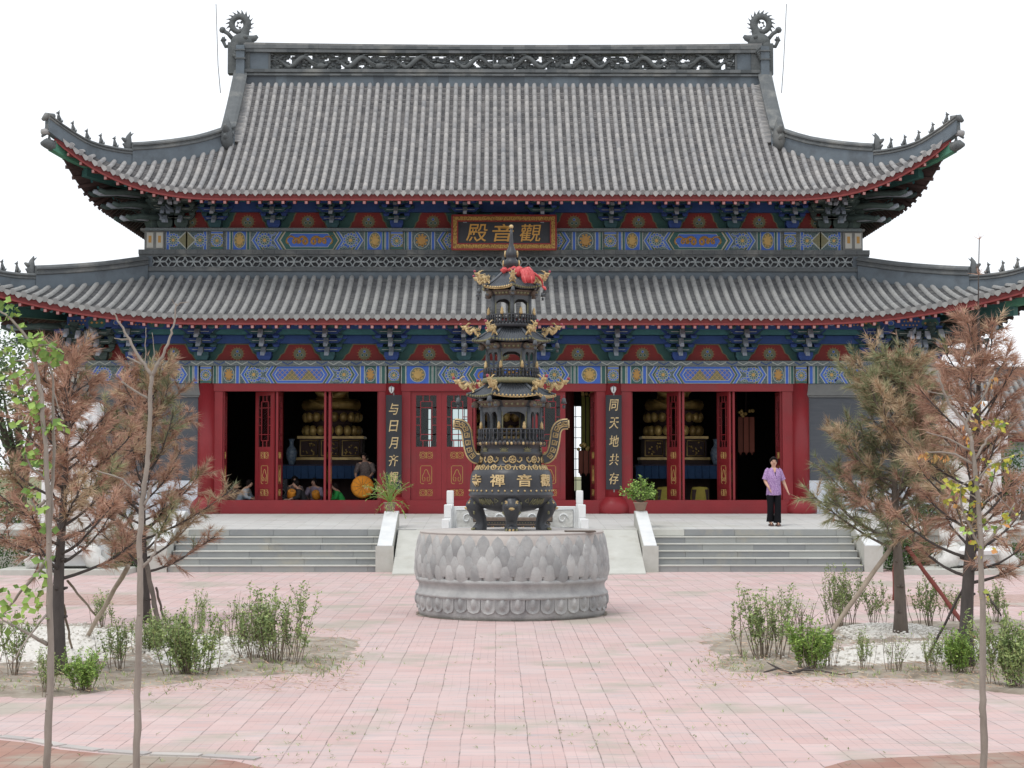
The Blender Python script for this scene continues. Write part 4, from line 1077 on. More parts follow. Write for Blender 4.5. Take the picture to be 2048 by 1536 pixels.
# ------------------------------------------------------------------ painted beams
class Paint:
    def __init__(s, Y, pt, pb):
        s.m = MB(); s.Y = Y; s.z0 = ZY(pb, Y); s.z1 = ZY(pt, Y); s.h = s.z1 - s.z0; s.zc = (s.z0 + s.z1) / 2
    def X(s, px): return XP(px, s.Y)
    def rect(s, a, b, mt, k=1, f0=0., f1=1., tint=.5):
        x0, x1 = sorted((s.X(a), s.X(b)))
        s.m.plate([(x0, s.z0 + s.h * f0 + .002), (x1, s.z0 + s.h * f0 + .002), (x1, s.z0 + s.h * f1 - .002), (x0, s.z0 + s.h * f1 - .002)], s.Y - .004 * k, s.Y, M[mt], tint)
    def strip(s, a, b, mt):      # a strip with pale outlines
        s.rect(a, b, 'pale', 1); d = (b - a) * .2; s.rect(a + d, b - d, mt, 2)
    def chev(s, px, d):          # nested V bands, d=+1 opens to the right
        H = s.h / 2; x = s.X(px); D = H * .62
        for o, t, mt in ((0, .025, 'pale'), (.025, .065, 'blue'), (.09, .018, 'pale'), (.115, .045, 'green'), (.16, .016, 'gold')):
            for sz in (-1, 1):
                p = [(x + d * o, s.zc), (x + d * (o + t), s.zc), (x + d * (o + t + D), s.zc + sz * (H - .004)), (x + d * (o + D), s.zc + sz * (H - .004))]
                if (d * sz) < 0: p = p[::-1]
                s.m.plate(p if sz * d < 0 else p, s.Y - .010, s.Y, M[mt])
    def oct(s, a, b, mt, k=2, inset=0.0, cut=.3):
        x0, x1 = sorted((s.X(a), s.X(b))); z0, z1 = s.z0 + inset + .004, s.z1 - inset - .004; x0 += inset * 1.4; x1 -= inset * 1.4
        c = (z1 - z0) * cut; e = (z1 - z0) / 2
        s.m.plate([(x0, s.zc), (x0 + c, z0), (x1 - c, z0), (x1, s.zc), (x1 - c, z1), (x0 + c, z1)], s.Y - .004 * k, s.Y, M[mt])
    def rosette(s, px, r, full=True, fz=.5, k=3):
        x = s.X(px); z = s.z0 + s.h * fz; y = s.Y
        def clipz(zz, rr): return s.z0 + .01 < zz - rr and zz + rr < s.z1 - .01
        n = 13
        for i in range(n):
            a = 2 * pi * i / n; cx, cz = x + r * .78 * cos(a), z + r * .78 * sin(a); q = r * .21
            if not clipz(cz, q): continue
            s.m.disc(cx, cz, q, q, y - .004 * k, y, M['pale'], 8); s.m.disc(cx, cz, q * .68, q * .68, y - .004 * (k + 1), y, M['blue'], 8)
        n = 9
        for i in range(n):
            a = 2 * pi * i / n + .2; cx, cz = x + r * .43 * cos(a), z + r * .43 * sin(a); q = r * .17
            if not clipz(cz, q): continue
            s.m.disc(cx, cz, q, q, y - .004 * k, y, M['pale'], 7); s.m.disc(cx, cz, q * .66, q * .66, y - .004 * (k + 1), y, M['green'], 7)
        if clipz(z, r * .2): s.m.disc(x, z, r * .22, r * .22, y - .004 * (k + 2), y, M['gold'], 9)
    def field(s, a, b, mt='teal', k=1): s.rect(a, b, mt, k)
    def oval(s, px, rx, ry, bgm, mt):
        x = s.X(px); rx *= s.Y / F; ry *= s.Y / F
        s.m.disc(x, s.zc, rx, ry, s.Y - .012, s.Y, M['pale'], 14); s.m.disc(x, s.zc, rx * .9, ry * .92, s.Y - .016, s.Y, M[bgm], 14)
        s.m.disc(x, s.zc - ry * .05, rx * .55, ry * .62, s.Y - .02, s.Y, M[mt], 9)
        for i in range(9):
            a = 2 * pi * i / 9; s.m.disc(x + rx * .62 * cos(a), s.zc + ry * .66 * sin(a), rx * .17, ry * .15, s.Y - .02, s.Y, M[mt], 6)
    def scroll(s, a, b, mt='orange_gold', amp=.2, th_=.028, k=4):
        th_ *= 1.35   # gold dragon scroll
        x0, x1 = sorted((s.X(a), s.X(b))); L = x1 - x0; y = s.Y - .004 * k
        for sg in (-1, 1):
            pts = []
            for i in range(56):
                f = i / 55; ph_ = f * 2 * pi * 3.4 + .8; rc = s.h * amp * (.75 + .25 * sin(f * 9)); x = (x0 + x1) / 2 + sg * (L * (.05 + .41 * f) + rc * .9 * sin(ph_)); z = s.zc + rc * cos(ph_)
                pts.append((x, y, z))
            s.m.tube(pts, [th_ * (.85 - .4 * i / 55) for i in range(56)], M[mt], 4, True, False, flat=.9)
            for i in range(6, 55, 7):
                p = pts[i]; s.m.tube([p, (p[0] + .07, y, p[2] + .05 * (-1) ** i), (p[0] + .11, y, p[2] + .02 * (-1) ** i)], [th_ * .7, th_ * .5, .004], M[mt], 4, True, False, flat=.3)
    def head(s, a, b):           # painted column head
        x0, x1 = sorted((s.X(a), s.X(b))); r = (x1 - x0) / 2; xc = (x0 + x1) / 2
        s.m.lathe([(r, 0), (r, s.h)], (xc, s.Y + r - .06, s.z0), M['greyblue'], 20)
        Y0 = s.Y; s.Y = s.Y - .064
        s.rect(a + 3, b - 3, 'olive', 1); s.rect(a + 3, b - 3, 'pale', 2, .80, .95); s.rect(a + 3, b - 3, 'blue', 3, .83, .92); s.rect(a + 3, b - 3, 'green', 2, .02, .14)
        s.rosette((a + b) / 2, s.h * .34, True, .46, 2)
        s.Y = Y0
    def diaper(s, a, b):         # blue panel with a diamond lattice
        s.oct(a, b, 'pale', 1); s.oct(a, b, 'blue', 2, .012); s.oct(a, b, 'pale', 3, .07); s.oct(a, b, 'blue', 4, .085, .35)
        x0, x1 = sorted((s.X(a), s.X(b))); hz = s.h * .30; y = s.Y - .019
        L = x1 - x0; xs0, xs1 = x0 + L * .12, x1 - L * .12
        for c in (.36, .66):     # grey-green mounds
            xc = x0 + L * c; s.m.plate([(xc - L * .15, s.zc - hz), (xc + L * .15, s.zc - hz), (xc, s.zc + hz)], y, s.Y, M['olive'])
        n = 9
        for i in range(-3, n + 3):
            for sg in (-1, 1):
                xa = xs0 + (xs1 - xs0) * i / n; p = V((xa, y, s.zc - hz)); q = V((xa + sg * 2 * hz, y, s.zc + hz))
                lo_, hi_ = xs0, xs1
                t0, t1 = 0., 1.
                if q.x != p.x:
                    ta, tb = (lo_ - p.x) / (q.x - p.x), (hi_ - p.x) / (q.x - p.x); t0 = max(t0, min(ta, tb)); t1 = min(t1, max(ta, tb))
                if t1 - t0 > .05: s.m.beam(p.lerp(q, t0), p.lerp(q, t1), .008, .01, M['gold'])
MIR = lambda px: 2 * 1007 - px

YF = YC - .13
def lower_bay(side, which):
    P = Paint(YF, 732, 767); f = (lambda p: p) if side < 0 else MIR; d = 1 if side < 0 else -1
    if which == 'side':
        P.m.box(*sorted((P.X(f(424)), P.X(f(773)))), YF, YC + .1, P.z0, P.z1, M['greyblue'])
        for a, b, mt in ((434, 443, 'blue'), (469, 478, 'blue'), (719, 729, 'blue'), (751, 760, 'blue'), (761, 771, 'green'), (424, 432, 'green')): P.strip(*((a, b) if side < 0 else (f(b), f(a))), mt)
        P.field(f(443), f(469), 'field'); P.oval(f(456), 11, 15, 'field', 'orange_gold'); P.field(f(729), f(751), 'green'); P.oval(f(740), 10.5, 15, 'field', 'orange_gold')
        P.field(f(480), f(540), 'field'); P.field(f(655), f(717), 'field')
        P.chev(f(479), d); P.rosette(f(506), .21); P.rosette(f(524), .17, fz=.02); P.rosette(f(524), .17, fz=.98)
        P.chev(f(529), d); P.diaper(f(540), f(656)); P.chev(f(668), -d)
        P.rosette(f(687), .21); P.rosette(f(672), .15, fz=.02); P.rosette(f(672), .15, fz=.98); P.chev(f(717), -d)
    elif which == 'mid':
        P.m.box(P.X(801), P.X(MIR(801)), YF, YC + .1, P.z0, P.z1, M['greyblue'])
        for g in ((lambda p: p), MIR):
            e = 1 if g(0) == 0 else -1
            for a, b, mt in ((801, 812, 'green'), (857, 864, 'green'), (865, 872, 'green')): P.strip(*((a, b) if e > 0 else (g(b), g(a))), mt)
            P.field(g(813), g(857), 'blue'); P.oval(g(835), 16, 15.5, 'olive', 'gold'); P.field(g(873), g(935), 'field')
            P.chev(g(875), e); P.rosette(g(905), .22); P.rosette(g(922), .17, fz=.02); P.rosette(g(922), .17, fz=.98); P.chev(g(924), e)
        P.oct(936, MIR(936), 'pale', 1); P.oct(937, MIR(937), 'green', 2, .015); P.oct(940, MIR(940), 'pale', 3, .06); P.oct(940, MIR(940), 'blue', 4, .075); P.scroll(955, MIR(955), 'orange_gold', .2, .035, 5)
    else:
        P.m.box(*sorted((P.X(f(176)), P.X(f(396)))), YF, YC + .1, P.z0, P.z1, M['greyblue'])
        for a, b, mt in ((376, 384, 'green'), (385, 395, 'blue')): P.strip(*((a, b) if side < 0 else (f(b), f(a))), mt)
        P.field(f(180), f(238), 'field'); P.field(f(320), f(374), 'field')
        P.chev(f(179), d); P.rosette(f(206), .21); P.chev(f(228), d)
        P.oct(f(240), f(322), 'pale', 1); P.oct(f(241), f(321), 'green', 2, .015); P.oct(f(245), f(317), 'pale', 3, .07); P.oct(f(245), f(317), 'blue', 4, .082); P.scroll(f(252), f(310), 'orange_gold', .2, .03, 5)
        P.chev(f(334), -d); P.rosette(f(349), .21); P.rosette(f(335), .14, fz=.03); P.chev(f(374), -d)
        a, b = sorted((P.X(f(122)), P.X(f(176))))
        P.m.box(a, b, YF - .03, YC + .3, P.z0, P.z1, M['grey_stone']); P.m.box(a + .1, b - .1, YF - .045, YF, P.z0 + .05, P.z1 - .05, M['cheek'], .3)
    return hb(P.m, "painted_beam")
for sd_ in (-1, 1):
    lower_bay(sd_, 'side'); lower_bay(sd_, 'end')
lower_bay(0, 'mid')
for px in cpx:
    P = Paint(YF, 732, 767); P.head(px - 14, px + 14); hb(P.m, "column_head")
YV = YU - .02
def upper_beam():
    P = Paint(YV, 462, 500)
    P.m.box(P.X(325), P.X(MIR(325)), YV, YU + .14, P.z0, P.z1, M['greyblue'])
    for g in ((lambda p: p), MIR):
        e = 1 if g(0) == 0 else -1
        def S(a, b, mt): P.strip(*((a, b) if e > 0 else (g(b), g(a))), mt)
        for a, b, mt in ((327, 335, 'blue'), (402, 410, 'blue'), (449, 456, 'blue'), (489, 497, 'green'), (456, 462, 'green'), (727, 733, 'green'), (762, 768, 'green'), (769, 777, 'blue'), (814, 823, 'blue'), (861, 869, 'blue'), (807, 813, 'green')): S(a, b, mt)
        P.field(g(336), g(401), 'field'); P.rosette(g(342), .2); P.rosette(g(396), .2)
        P.oct(g(349), g(389), 'pale', 5, 0, .5); P.oct(g(351), g(387), 'olive', 6, .012, .5); P.oval(g(369), 6, 10, 'gold', 'gold')
        P.field(g(463), g(488), 'blue'); P.oval(g(475.5), 12, 17, 'olive', 'gold')
        P.field(g(499), g(552), 'field'); P.chev(g(499), e); P.rosette(g(526), .22); P.rosette(g(540), .15, fz=.02); P.rosette(g(540), .15, fz=.98); P.chev(g(543), e)
        P.oct(g(556), g(676), 'pale', 1); P.oct(g(557), g(675), 'green', 2, .015); P.oct(g(563), g(669), 'pale', 3, .065); P.oct(g(563), g(669), 'blue', 4, .08); P.scroll(g(570), g(662), 'orange_gold', .2, .036, 5)
        P.field(g(676), g(724), 'field'); P.chev(g(688), -e); P.rosette(g(699), .22); P.rosette(g(686), .15, fz=.02); P.chev(g(726), -e)
        P.field(g(733), g(762), 'blue'); P.oval(g(748), 12, 17, 'olive', 'gold')
        P.field(g(824), g(861), 'field'); P.oval(g(842), 16, 17, 'field', 'orange_gold')
        P.field(g(871), g(930), 'field'); P.chev(g(872), e); P.rosette(g(903), .22)
    return hb(P.m, "painted_beam")
upper_beam()
for px in (430, 792, MIR(792), MIR(430)):
    P = Paint(YV, 462, 500); P.head(px - 15, px + 15); hb(P.m, "column_head")
for s in (-1, 1):       # pale corner posts of the upper storey
    m = MB(); a, b = (XP(285, YV), XP(325, YV)) if s < 0 else (XP(MIR(325), YV), XP(MIR(285), YV))
    z0, z1 = ZY(500, YV), ZY(463, YV)
    m.box(a, b, YV - .08, YU + .4, z0, z1, M['grey_stone']); m.box(a - .1, b + .05, YV - .14, YU + .4, z1, z1 + .06, M['ridge_light'])
    for q in (.12, .6):
        x0_, x1_ = a + (b - a) * q, a + (b - a) * (q + .33)
        m.box(x0_, x1_, YV - .095, YV - .07, z0 + .04, z1 - .05, M['cheek']); m.box(x0_ + .05, x1_ - .05, YV - .1, YV - .09, z0 + .18, z1 - .14, M['orange_gold'])
    hb(m, "corner_post")

# ------------------------------------------------------------------ boards and brackets under the eaves
def bracket(big=1.0, cA='blue', cB='teal', n=3, wide=1.0):
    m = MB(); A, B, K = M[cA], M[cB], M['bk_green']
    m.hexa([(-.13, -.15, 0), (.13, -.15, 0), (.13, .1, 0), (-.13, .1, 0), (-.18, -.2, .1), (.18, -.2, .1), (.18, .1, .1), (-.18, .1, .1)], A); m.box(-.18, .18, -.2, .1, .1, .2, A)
    for i in range(n):
        z = .21 + .205 * i; hw = (.36 + .12 * min(i, 1)) * wide
        for st_ in range(0, i + 1):
            y = -.08 - .26 * st_; w_ = hw if st_ < i or i == 0 else hw * .82
            a_, b_ = (A, B) if (i + st_) % 2 else (B, A)
            m.hexa([(-w_ * .72, y - .06, z), (w_ * .72, y - .06, z), (w_ * .72, y + .05, z), (-w_ * .72, y + .05, z), (-w_, y - .06, z + .11), (w_, y - .06, z + .11), (w_, y + .05, z + .11), (-w_, y + .05, z + .11)], a_, rnd.random())
            m.hexa([(-w_ * .62, y - .066, z + .045), (w_ * .62, y - .066, z + .045), (w_ * .62, y - .05, z + .045), (-w_ * .62, y - .05, z + .045), (-w_ * .7, y - .066, z + .058), (w_ * .7, y - .066, z + .058), (w_ * .7, y - .05, z + .058), (-w_ * .7, y - .05, z + .058)], M['pale'])
            for bx in (-w_ + .07, 0, w_ - .07):
                m.hexa([(bx - .05, y - .07, z + .115), (bx + .05, y - .07, z + .115), (bx + .05, y + .06, z + .115), (bx - .05, y + .06, z + .115),
                        (bx - .08, y - .09, z + .16), (bx + .08, y - .09, z + .16), (bx + .08, y + .07, z + .16), (bx - .08, y + .07, z + .16)], b_, rnd.random())
                m.box(bx - .08, bx + .08, y - .09, y + .07, z + .161, z + .2, b_, rnd.random())
        # tongue with a drooping pale nose
        y0 = -.02; y1 = -.30 - .27 * i
        m.box(-.055, .055, y1, y0, z - .02, z + .115, K)
        m.hexa([(-.05, y1 - .2, z - .12), (.05, y1 - .2, z - .12), (.058, y1, z - .03), (-.058, y1, z - .03), (-.05, y1 - .17, z - .035), (.05, y1 - .17, z - .035), (.058, y1, z + .1), (-.058, y1, z + .1)], M['nose'], rnd.random())
    return m
M['nose'] = mat("bracket_nose_paint", (.42, .46, .52), (.2, .24, .29), rough=.7, scale=9, nw=.9, bump=.05)
def brackets(pxs, Y, pz, sc_, zrot=None, n=3):
    protos = {}
    for k, px in enumerate(pxs):
        key = k % 2
        if key not in protos:
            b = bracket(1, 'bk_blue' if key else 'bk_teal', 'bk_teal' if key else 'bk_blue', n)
            o = b.build("bracket_set"); protos[key] = o; o.parent = hall
        else:
            o = protos[key].copy(); C.objects.link(o); o.parent = hall
        o.location = V((XP(px, Y), Y, ZY(pz, Y))) - V(hall.location); o.scale = (sc_, sc_, sc_)
    return protos
bu = [427, 545, 663, 792, 930]; bu = bu + [MIR(p) for p in bu]
bl = [146, 266, 403, 528, 655, 783, 928]; bl = bl + [MIR(p) for p in bl]
pu = brackets(bu, YU - .02, 457, .98); pl = brackets(bl, YC - .06, 721, 1.06)
for q, (Y, pz, wall, protos) in enumerate(((YU - .02, 457, 9.62, pu), (YC - .06, 721, 11.45, pl))):     # crowded corner sets, eave shade put into their darker grey green
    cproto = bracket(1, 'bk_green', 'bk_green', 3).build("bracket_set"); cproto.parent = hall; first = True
    for s in (-1, 1):
        for dx, rot in ((-.42, 0), (-.84, 0), (-.05, -s * 45), (-.3, -s * 22), (0, -s * 90)):
            o = cproto if first else cproto.copy(); C.objects.link(o) if not first else None; first = False; o.parent = hall
            o.location = V((HX + s * (wall + dx), Y + (.5 if abs(rot) == 90 else 0), ZY(pz, Y))) - V(hall.location)
            o.rotation_euler.z = R(-rot) if False else R(rot * -1) * -1
            sc_ = 1.15 if abs(rot) == 45 else 1.0; o.scale = (sc_, sc_, sc_)
        m = MB()       # long horns reaching out under the corner
        for k in range(3):
            z = ZY(pz, Y) + .25 + .3 * k; d = V((s, -1, 0)).normalized(); p = V((HX + s * (wall - .1), Y, z)); L = 1.1 + .42 * k
            for off in (-.28, 0, .28):
                o2 = V((d.y, -d.x, 0)) * off
                m.tube([p + o2, p + o2 + d * L * .6 - V((0, 0, .02)), p + o2 + d * L * .9 - V((0, 0, .1)), p + o2 + d * L + V((0, 0, -.06))], [.09, .085, .075, .055], M['bk_green'] if off else M['nose'], 6, True, True, rnd.random())
        hb(m, "corner_horns")
def boards(cs, Y, p0, p1, hw_b, hw_t, xa, xb, n0):
    z0, z1 = ZY(p1, Y), ZY(p0, Y); h = z1 - z0
    m = MB()
    m.box(xa, xb, Y, Y + .06, z0 - .02, z1 + 1.2, M['green'])
    hb(m, "backing_board")
    for c in cs:
        m = MB(); x = XP(c, Y)
        def shape(e, dz):
            b, t = hw_b + e, hw_t + e
            L_ = [(-b, 0), (-b + .05, h * .12), (-b + (b - t) * .35, h * .36), (-b + (b - t) * .62, h * .48), (-t - .06, h * .78), (-t, h * 1.0 + dz), (t, h * 1.0 + dz), (t + .06, h * .78), (b - (b - t) * .62, h * .48), (b - (b - t) * .35, h * .36), (b - .05, h * .12), (b, 0)]
            return [(x + a, z0 + z) for a, z in L_][::-1]
        m.plate(shape(.035, .03), Y - .008, Y, M['olive']); m.plate(shape(.0, 0), Y - .016, Y, M['red_board'])
        zc_ = z0 + h * .42
        m.disc(x, zc_, h * .40, h * .38, Y - .02, Y, M['olive'], 14)
        for k in range(15):
            a = 2 * pi * k / 15; r0, r1 = h * .30, h * .52
            m.plate([(x + r0 * cos(a - .1), zc_ + r0 * sin(a - .1)), (x + r1 * cos(a), zc_ + r1 * sin(a)), (x + r0 * cos(a + .1), zc_ + r0 * sin(a + .1))][::-1], Y - .019, Y, M['orange_gold'])
        for dx, dz in ((0, .15), (-.13, -.08), (.13, -.08)):
            m.disc(x + dx * h, zc_ + dz * h, h * .10, h * .1, Y - .026, Y, M['pale'], 10); m.disc(x + dx * h, zc_ + dz * h, h * .075, h * .075, Y - .03, Y, M['blue'] if dz > 0 else M['green'], 10)
        hb(m, "flame_board")
rb_u = [376, 492, 613, 735, 865]; rb_u = rb_u + [1007] + [MIR(p) for p in rb_u]
rb_l = [210, 345, 473, 598, 728, 858]; rb_l = rb_l + [1007] + [MIR(p) for p in rb_l]
boards(rb_u, YU + .1, 426, 457, .53, .30, XP(300, YU), XP(MIR(300), YU), 0)
boards(rb_l, YC + .05, 690, 721, .58, .28, XP(140, YC), XP(MIR(140), YC), 0)
m = MB()
m.box(XP(325, YU) - .5, XP(MIR(325), YU) + .5, YU - .22, YU + .1, ZY(462, YU - .2), ZY(456.5, YU - .2), M['greyblue']); hb(m, "bracket_plate")
m = MB(); yq = YC - .24
m.box(XP(140, yq), XP(MIR(140), yq), yq, YC + .1, ZY(731.5, yq), ZY(721.5, yq), M['greyblue'])
z0, z1 = ZY(731, yq), ZY(722, yq); n = 150; xa, xb = XP(150, yq), XP(MIR(150), yq)
pts = [(xa + (xb - xa) * i / n, yq - .004, z0 + .02 if i % 2 else z1 - .02) for i in range(n + 1)]
for i in range(n): m.beam(pts[i], pts[i + 1], .012, .022, M['pale'] if (i // 2) % 3 else M['navy'])
hb(m, "bracket_plate")
def purlin(Y, pt, pb, pxa, mt, nm="purlin", round_=False):
    m = MB(); m.box(XP(pxa, Y), XP(MIR(pxa), Y), Y, Y + .14, ZY(pb, Y), ZY(pt, Y), M[mt]); return hb(m, nm)
purlin(YU - .1, 404, 424, 325, 'navy'); purlin(YU - .42, 380, 403, 300, 'teal')
purlin(YU - .0, 330, 404, 320, 'green')
purlin(YC - .15, 671, 687, 150, 'navy'); purlin(YC - .45, 653, 669, 130, 'teal')
m = MB(); Y = YC - .75; x0_, x1_ = XP(130, Y), XP(MIR(130), Y); za, zb = ZY(658, Y), ZY(634, Y)
m.box(x0_, x1_, Y, Y + .1, za, zb, M['navy'])
n = 44
for i in range(n):
    a, b = x0_ + (x1_ - x0_) * i / n, x0_ + (x1_ - x0_) * (i + 1) / n; c = (a + b) / 2; e = (b - a)
    if i % 3 == 0:
        for k in range(10): m.disc(a + e * (.1 + .09 * k), (za + zb) / 2 + (.05 if k % 2 else -.05), .025, .02, Y - .006, Y, M['orange_gold'], 6)
    elif i % 3 == 1:
        m.plate([(a + .02, (za + zb) / 2), (a + .1, za + .03), (b - .1, za + .03), (b - .02, (za + zb) / 2), (b - .1, zb - .03), (a + .1, zb - .03)], Y - .005, Y, M['green'])
        for k in range(3): m.disc(a + e * (.25 + .25 * k), (za + zb) / 2, .04, .035, Y - .009, Y, M['orange_gold'], 4)
    else:
        m.disc(c, (za + zb) / 2, .09, .07, Y - .006, Y, M['pale'], 9); m.disc(c, (za + zb) / 2, .07, .055, Y - .01, Y, M['blue'], 9)
hb(m, "eave_frieze")

# ------------------------------------------------------------------ doors
glass = bpy.data.materials.new("thin_glass"); glass.use_nodes = True
t = glass.node_tree; t.nodes.clear()
go = t.nodes.new("ShaderNodeOutputMaterial"); gm = t.nodes.new("ShaderNodeMixShader"); gt = t.nodes.new("ShaderNodeBsdfTransparent"); gg = t.nodes.new("ShaderNodeBsdfGlossy"); fr = t.nodes.new("ShaderNodeFresnel")
gt.inputs[0].default_value = (.72, .78, .77, 1); gg.inputs["Roughness"].default_value = .08; fr.inputs[0].default_value = 1.4
t.links.new(fr.outputs[0], gm.inputs[0]); t.links.new(gt.outputs[0], gm.inputs[1]); t.links.new(gg.outputs[0], gm.inputs[2]); t.links.new(gm.outputs[0], go.inputs[0])
M['thin_glass'] = glass
ZD0, ZD1 = ZY(1000, YC), ZY(783, YC); HD = ZD1 - ZD0
def door_leaf(hx, hy, ang, w):
    """hinge at hx,hy; ang 0 lies along +x in the wall plane, turned about the hinge (degrees, positive swings inward)"""
    Mx = Matrix.Translation((hx, hy, ZD0)) @ Matrix.Rotation(R(ang), 4, 'Z')
    st_ = abs(w) * .17; s = 1 if w > 0 else -1; w_ = abs(w)
    def bx(mb, a, b, y0, y1, z0, z1, mt): a, b = sorted((s * a, s * b)); mb.box(a, b, y0, y1, z0, z1, mt)
    m = MB(); t_ = .028
    bx(m, .004, st_, -t_, t_, 0, HD, M['red']); bx(m, w_ - st_, w_ - .004, -t_, t_, 0, HD, M['red'])
    for a, b in ((0, .03), (.105, .13), (.345, .37), (.455, .49), (.965, 1.0)): bx(m, st_, w_ - st_, -t_ + .004, t_ - .004, a * HD, b * HD, M['red'])
    for a, b in ((.03, .105), (.13, .345), (.37, .455)): bx(m, st_, w_ - st_, -t_ + .018, t_ - .018, a * HD, b * HD, M['red'])
    m.xf(Mx); o = hb(m, "door_leaf")
    g = MB(); bx(g, st_, w_ - st_, -.004, .004, .49 * HD, .965 * HD, M['thin_glass']); g.xf(Mx); hb(g, "glass_pane", o)
    l = MB(); a, b, z0, z1 = st_, w_ - st_, .49 * HD, .965 * HD; b_ = .011
    def bar_(u0, v0, u1, v1):
        x0_, x1_ = a + (b - a) * u0, a + (b - a) * u1; q0, q1 = z0 + (z1 - z0) * v0, z0 + (z1 - z0) * v1
        if abs(u1 - u0) < 1e-6: bx(l, x0_ - b_, x0_ + b_, -.02, .02, q0, q1, M['red'])
        else: bx(l, x0_, x1_, -.018, .018, q0 - b_, q0 + b_, M['red'])
    bar_(.22, .12, .22, .88); bar_(.78, .12, .78, .88); bar_(.22, .12, .78, .12); bar_(.22, .88, .78, .88)
    for v in (.24, .42, .58, .76): bar_(0, v, .22, v); bar_(.78, v, 1, v)
    for v in (.24, .76): bar_(0, v, 1, v)
    bar_(.34, 0, .34, .12); bar_(.66, 0, .66, .12); bar_(.34, .88, .34, 1); bar_(.66, .88, .66, 1)
    l.xf(Mx); hb(l, "lattice_window", o)
    n = MB(); cx = s * w_ / 2; G_ = M['gold']; hw = (w_ - 2 * st_) / 2
    for fy in (-1, 1):
        y = fy * (t_ - .016)
        def P_(u, v): return (cx + hw * u, y, v * HD)
        for vc in (.0675, .4125):
            for sg in (-1, 1):
                for rad in (.030, .016):
                    n.tube([P_(sg * .32 + rad / .075 * cos(a_) * .8 * sg, vc + rad * sin(a_)) for a_ in [2 * pi * i / 10 for i in range(11)]], .007, G_, 4, False, False)
                for dz in (-.02, 0, .02): n.tube([P_(sg * .5, vc + dz), P_(sg * .62, vc + dz * 1.5)], .007, G_, 4, False, False)
            n.tube([P_(0, vc - .03), P_(0, vc + .03)], .012, G_, 4, False, False)
        n.tube([P_(-.55, .16), P_(-.55, .30), P_(-.45, .315), P_(.45, .315), P_(.55, .30), P_(.55, .16), P_(.42, .15), P_(.2, .15)], .008, G_, 4, False, False)
        n.tube([P_(-.55, .16), P_(-.42, .15), P_(-.2, .15)], .008, G_, 4, False, False)
        for sg in (-1, 1):
            n.tube([P_(0, .282), P_(sg * .14, .27), P_(sg * .2, .25), P_(sg * .34, .225), P_(sg * .38, .195), P_(sg * .28, .172), P_(sg * .12, .175), P_(sg * .1, .2), P_(sg * .22, .21)], .009, G_, 4, False, False)
    n.xf(Mx); hb(n, "gold_ornament", o)
    return o
def frame(pa, pb, pia, pib):
    m = MB(); y0, y1 = YC - .06, YC + .10
    m.box(X(pa), X(pb), YC - .1, YC + .1, ZD1 + .002, ZB0 - .002, M['red'])
    m.box(X(pa), X(pia), y0, y1, ZD0, ZD1, M['red']); m.box(X(pib), X(pb), y0, y1, ZD0, ZD1, M['red'])
    o = hb(m, "door_frame")
    m = MB(); m.box(X(pa), X(pb), YC - .1, YC + .1, PZ1 - .05, ZD0 - .002, M['red']); m.box(X(pa), X(pb), YC - .13, YC - .1, PZ1 - .05, ZD0 - .16, M['red']); hb(m, "threshold", o)
frame(422, 775, 445, 757); frame(799, 1215, 821, 1193); frame(1239, 1592, 1262, 1565)
hy = YC + .04
w = (X(757) - X(445)) / 6
x0_ = X(445)
door_leaf(x0_ + .01, hy, 93, w); door_leaf(x0_ + 2 * w - .02, hy, -38, -w); door_leaf(x0_ + 2 * w + .05, hy, 86, w); door_leaf(x0_ + 4 * w - .05, hy, -92, -w); door_leaf(x0_ + 4 * w + .07, hy, 92, w); door_leaf(x0_ + 6 * w - .01, hy, -86, -w)
w = (X(1193) - X(821)) / 6; x0_ = X(821)
door_leaf(x0_ + .002, hy, 0, w); door_leaf(x0_ + 2 * w - .002, hy, 0, -w); door_leaf(x0_ + 2 * w + .04, hy, 88, w); door_leaf(x0_ + 4 * w - .04, hy, -88, -w); door_leaf(x0_ + 4 * w + .002, hy, 0, w); door_leaf(x0_ + 6 * w - .01, hy, -84, -w)
w = (X(1565) - X(1262)) / 6; x0_ = X(1262)
door_leaf(x0_ + .02, hy, 90, w); door_leaf(x0_ + 2 * w - .03, hy, -66, -w); door_leaf(x0_ + 2 * w + .06, hy, 92, w); door_leaf(x0_ + 4 * w - .04, hy, -68, -w); door_leaf(x0_ + 4 * w + .06, hy, 92, w); door_leaf(x0_ + 6 * w - .02, hy, -88, -w)

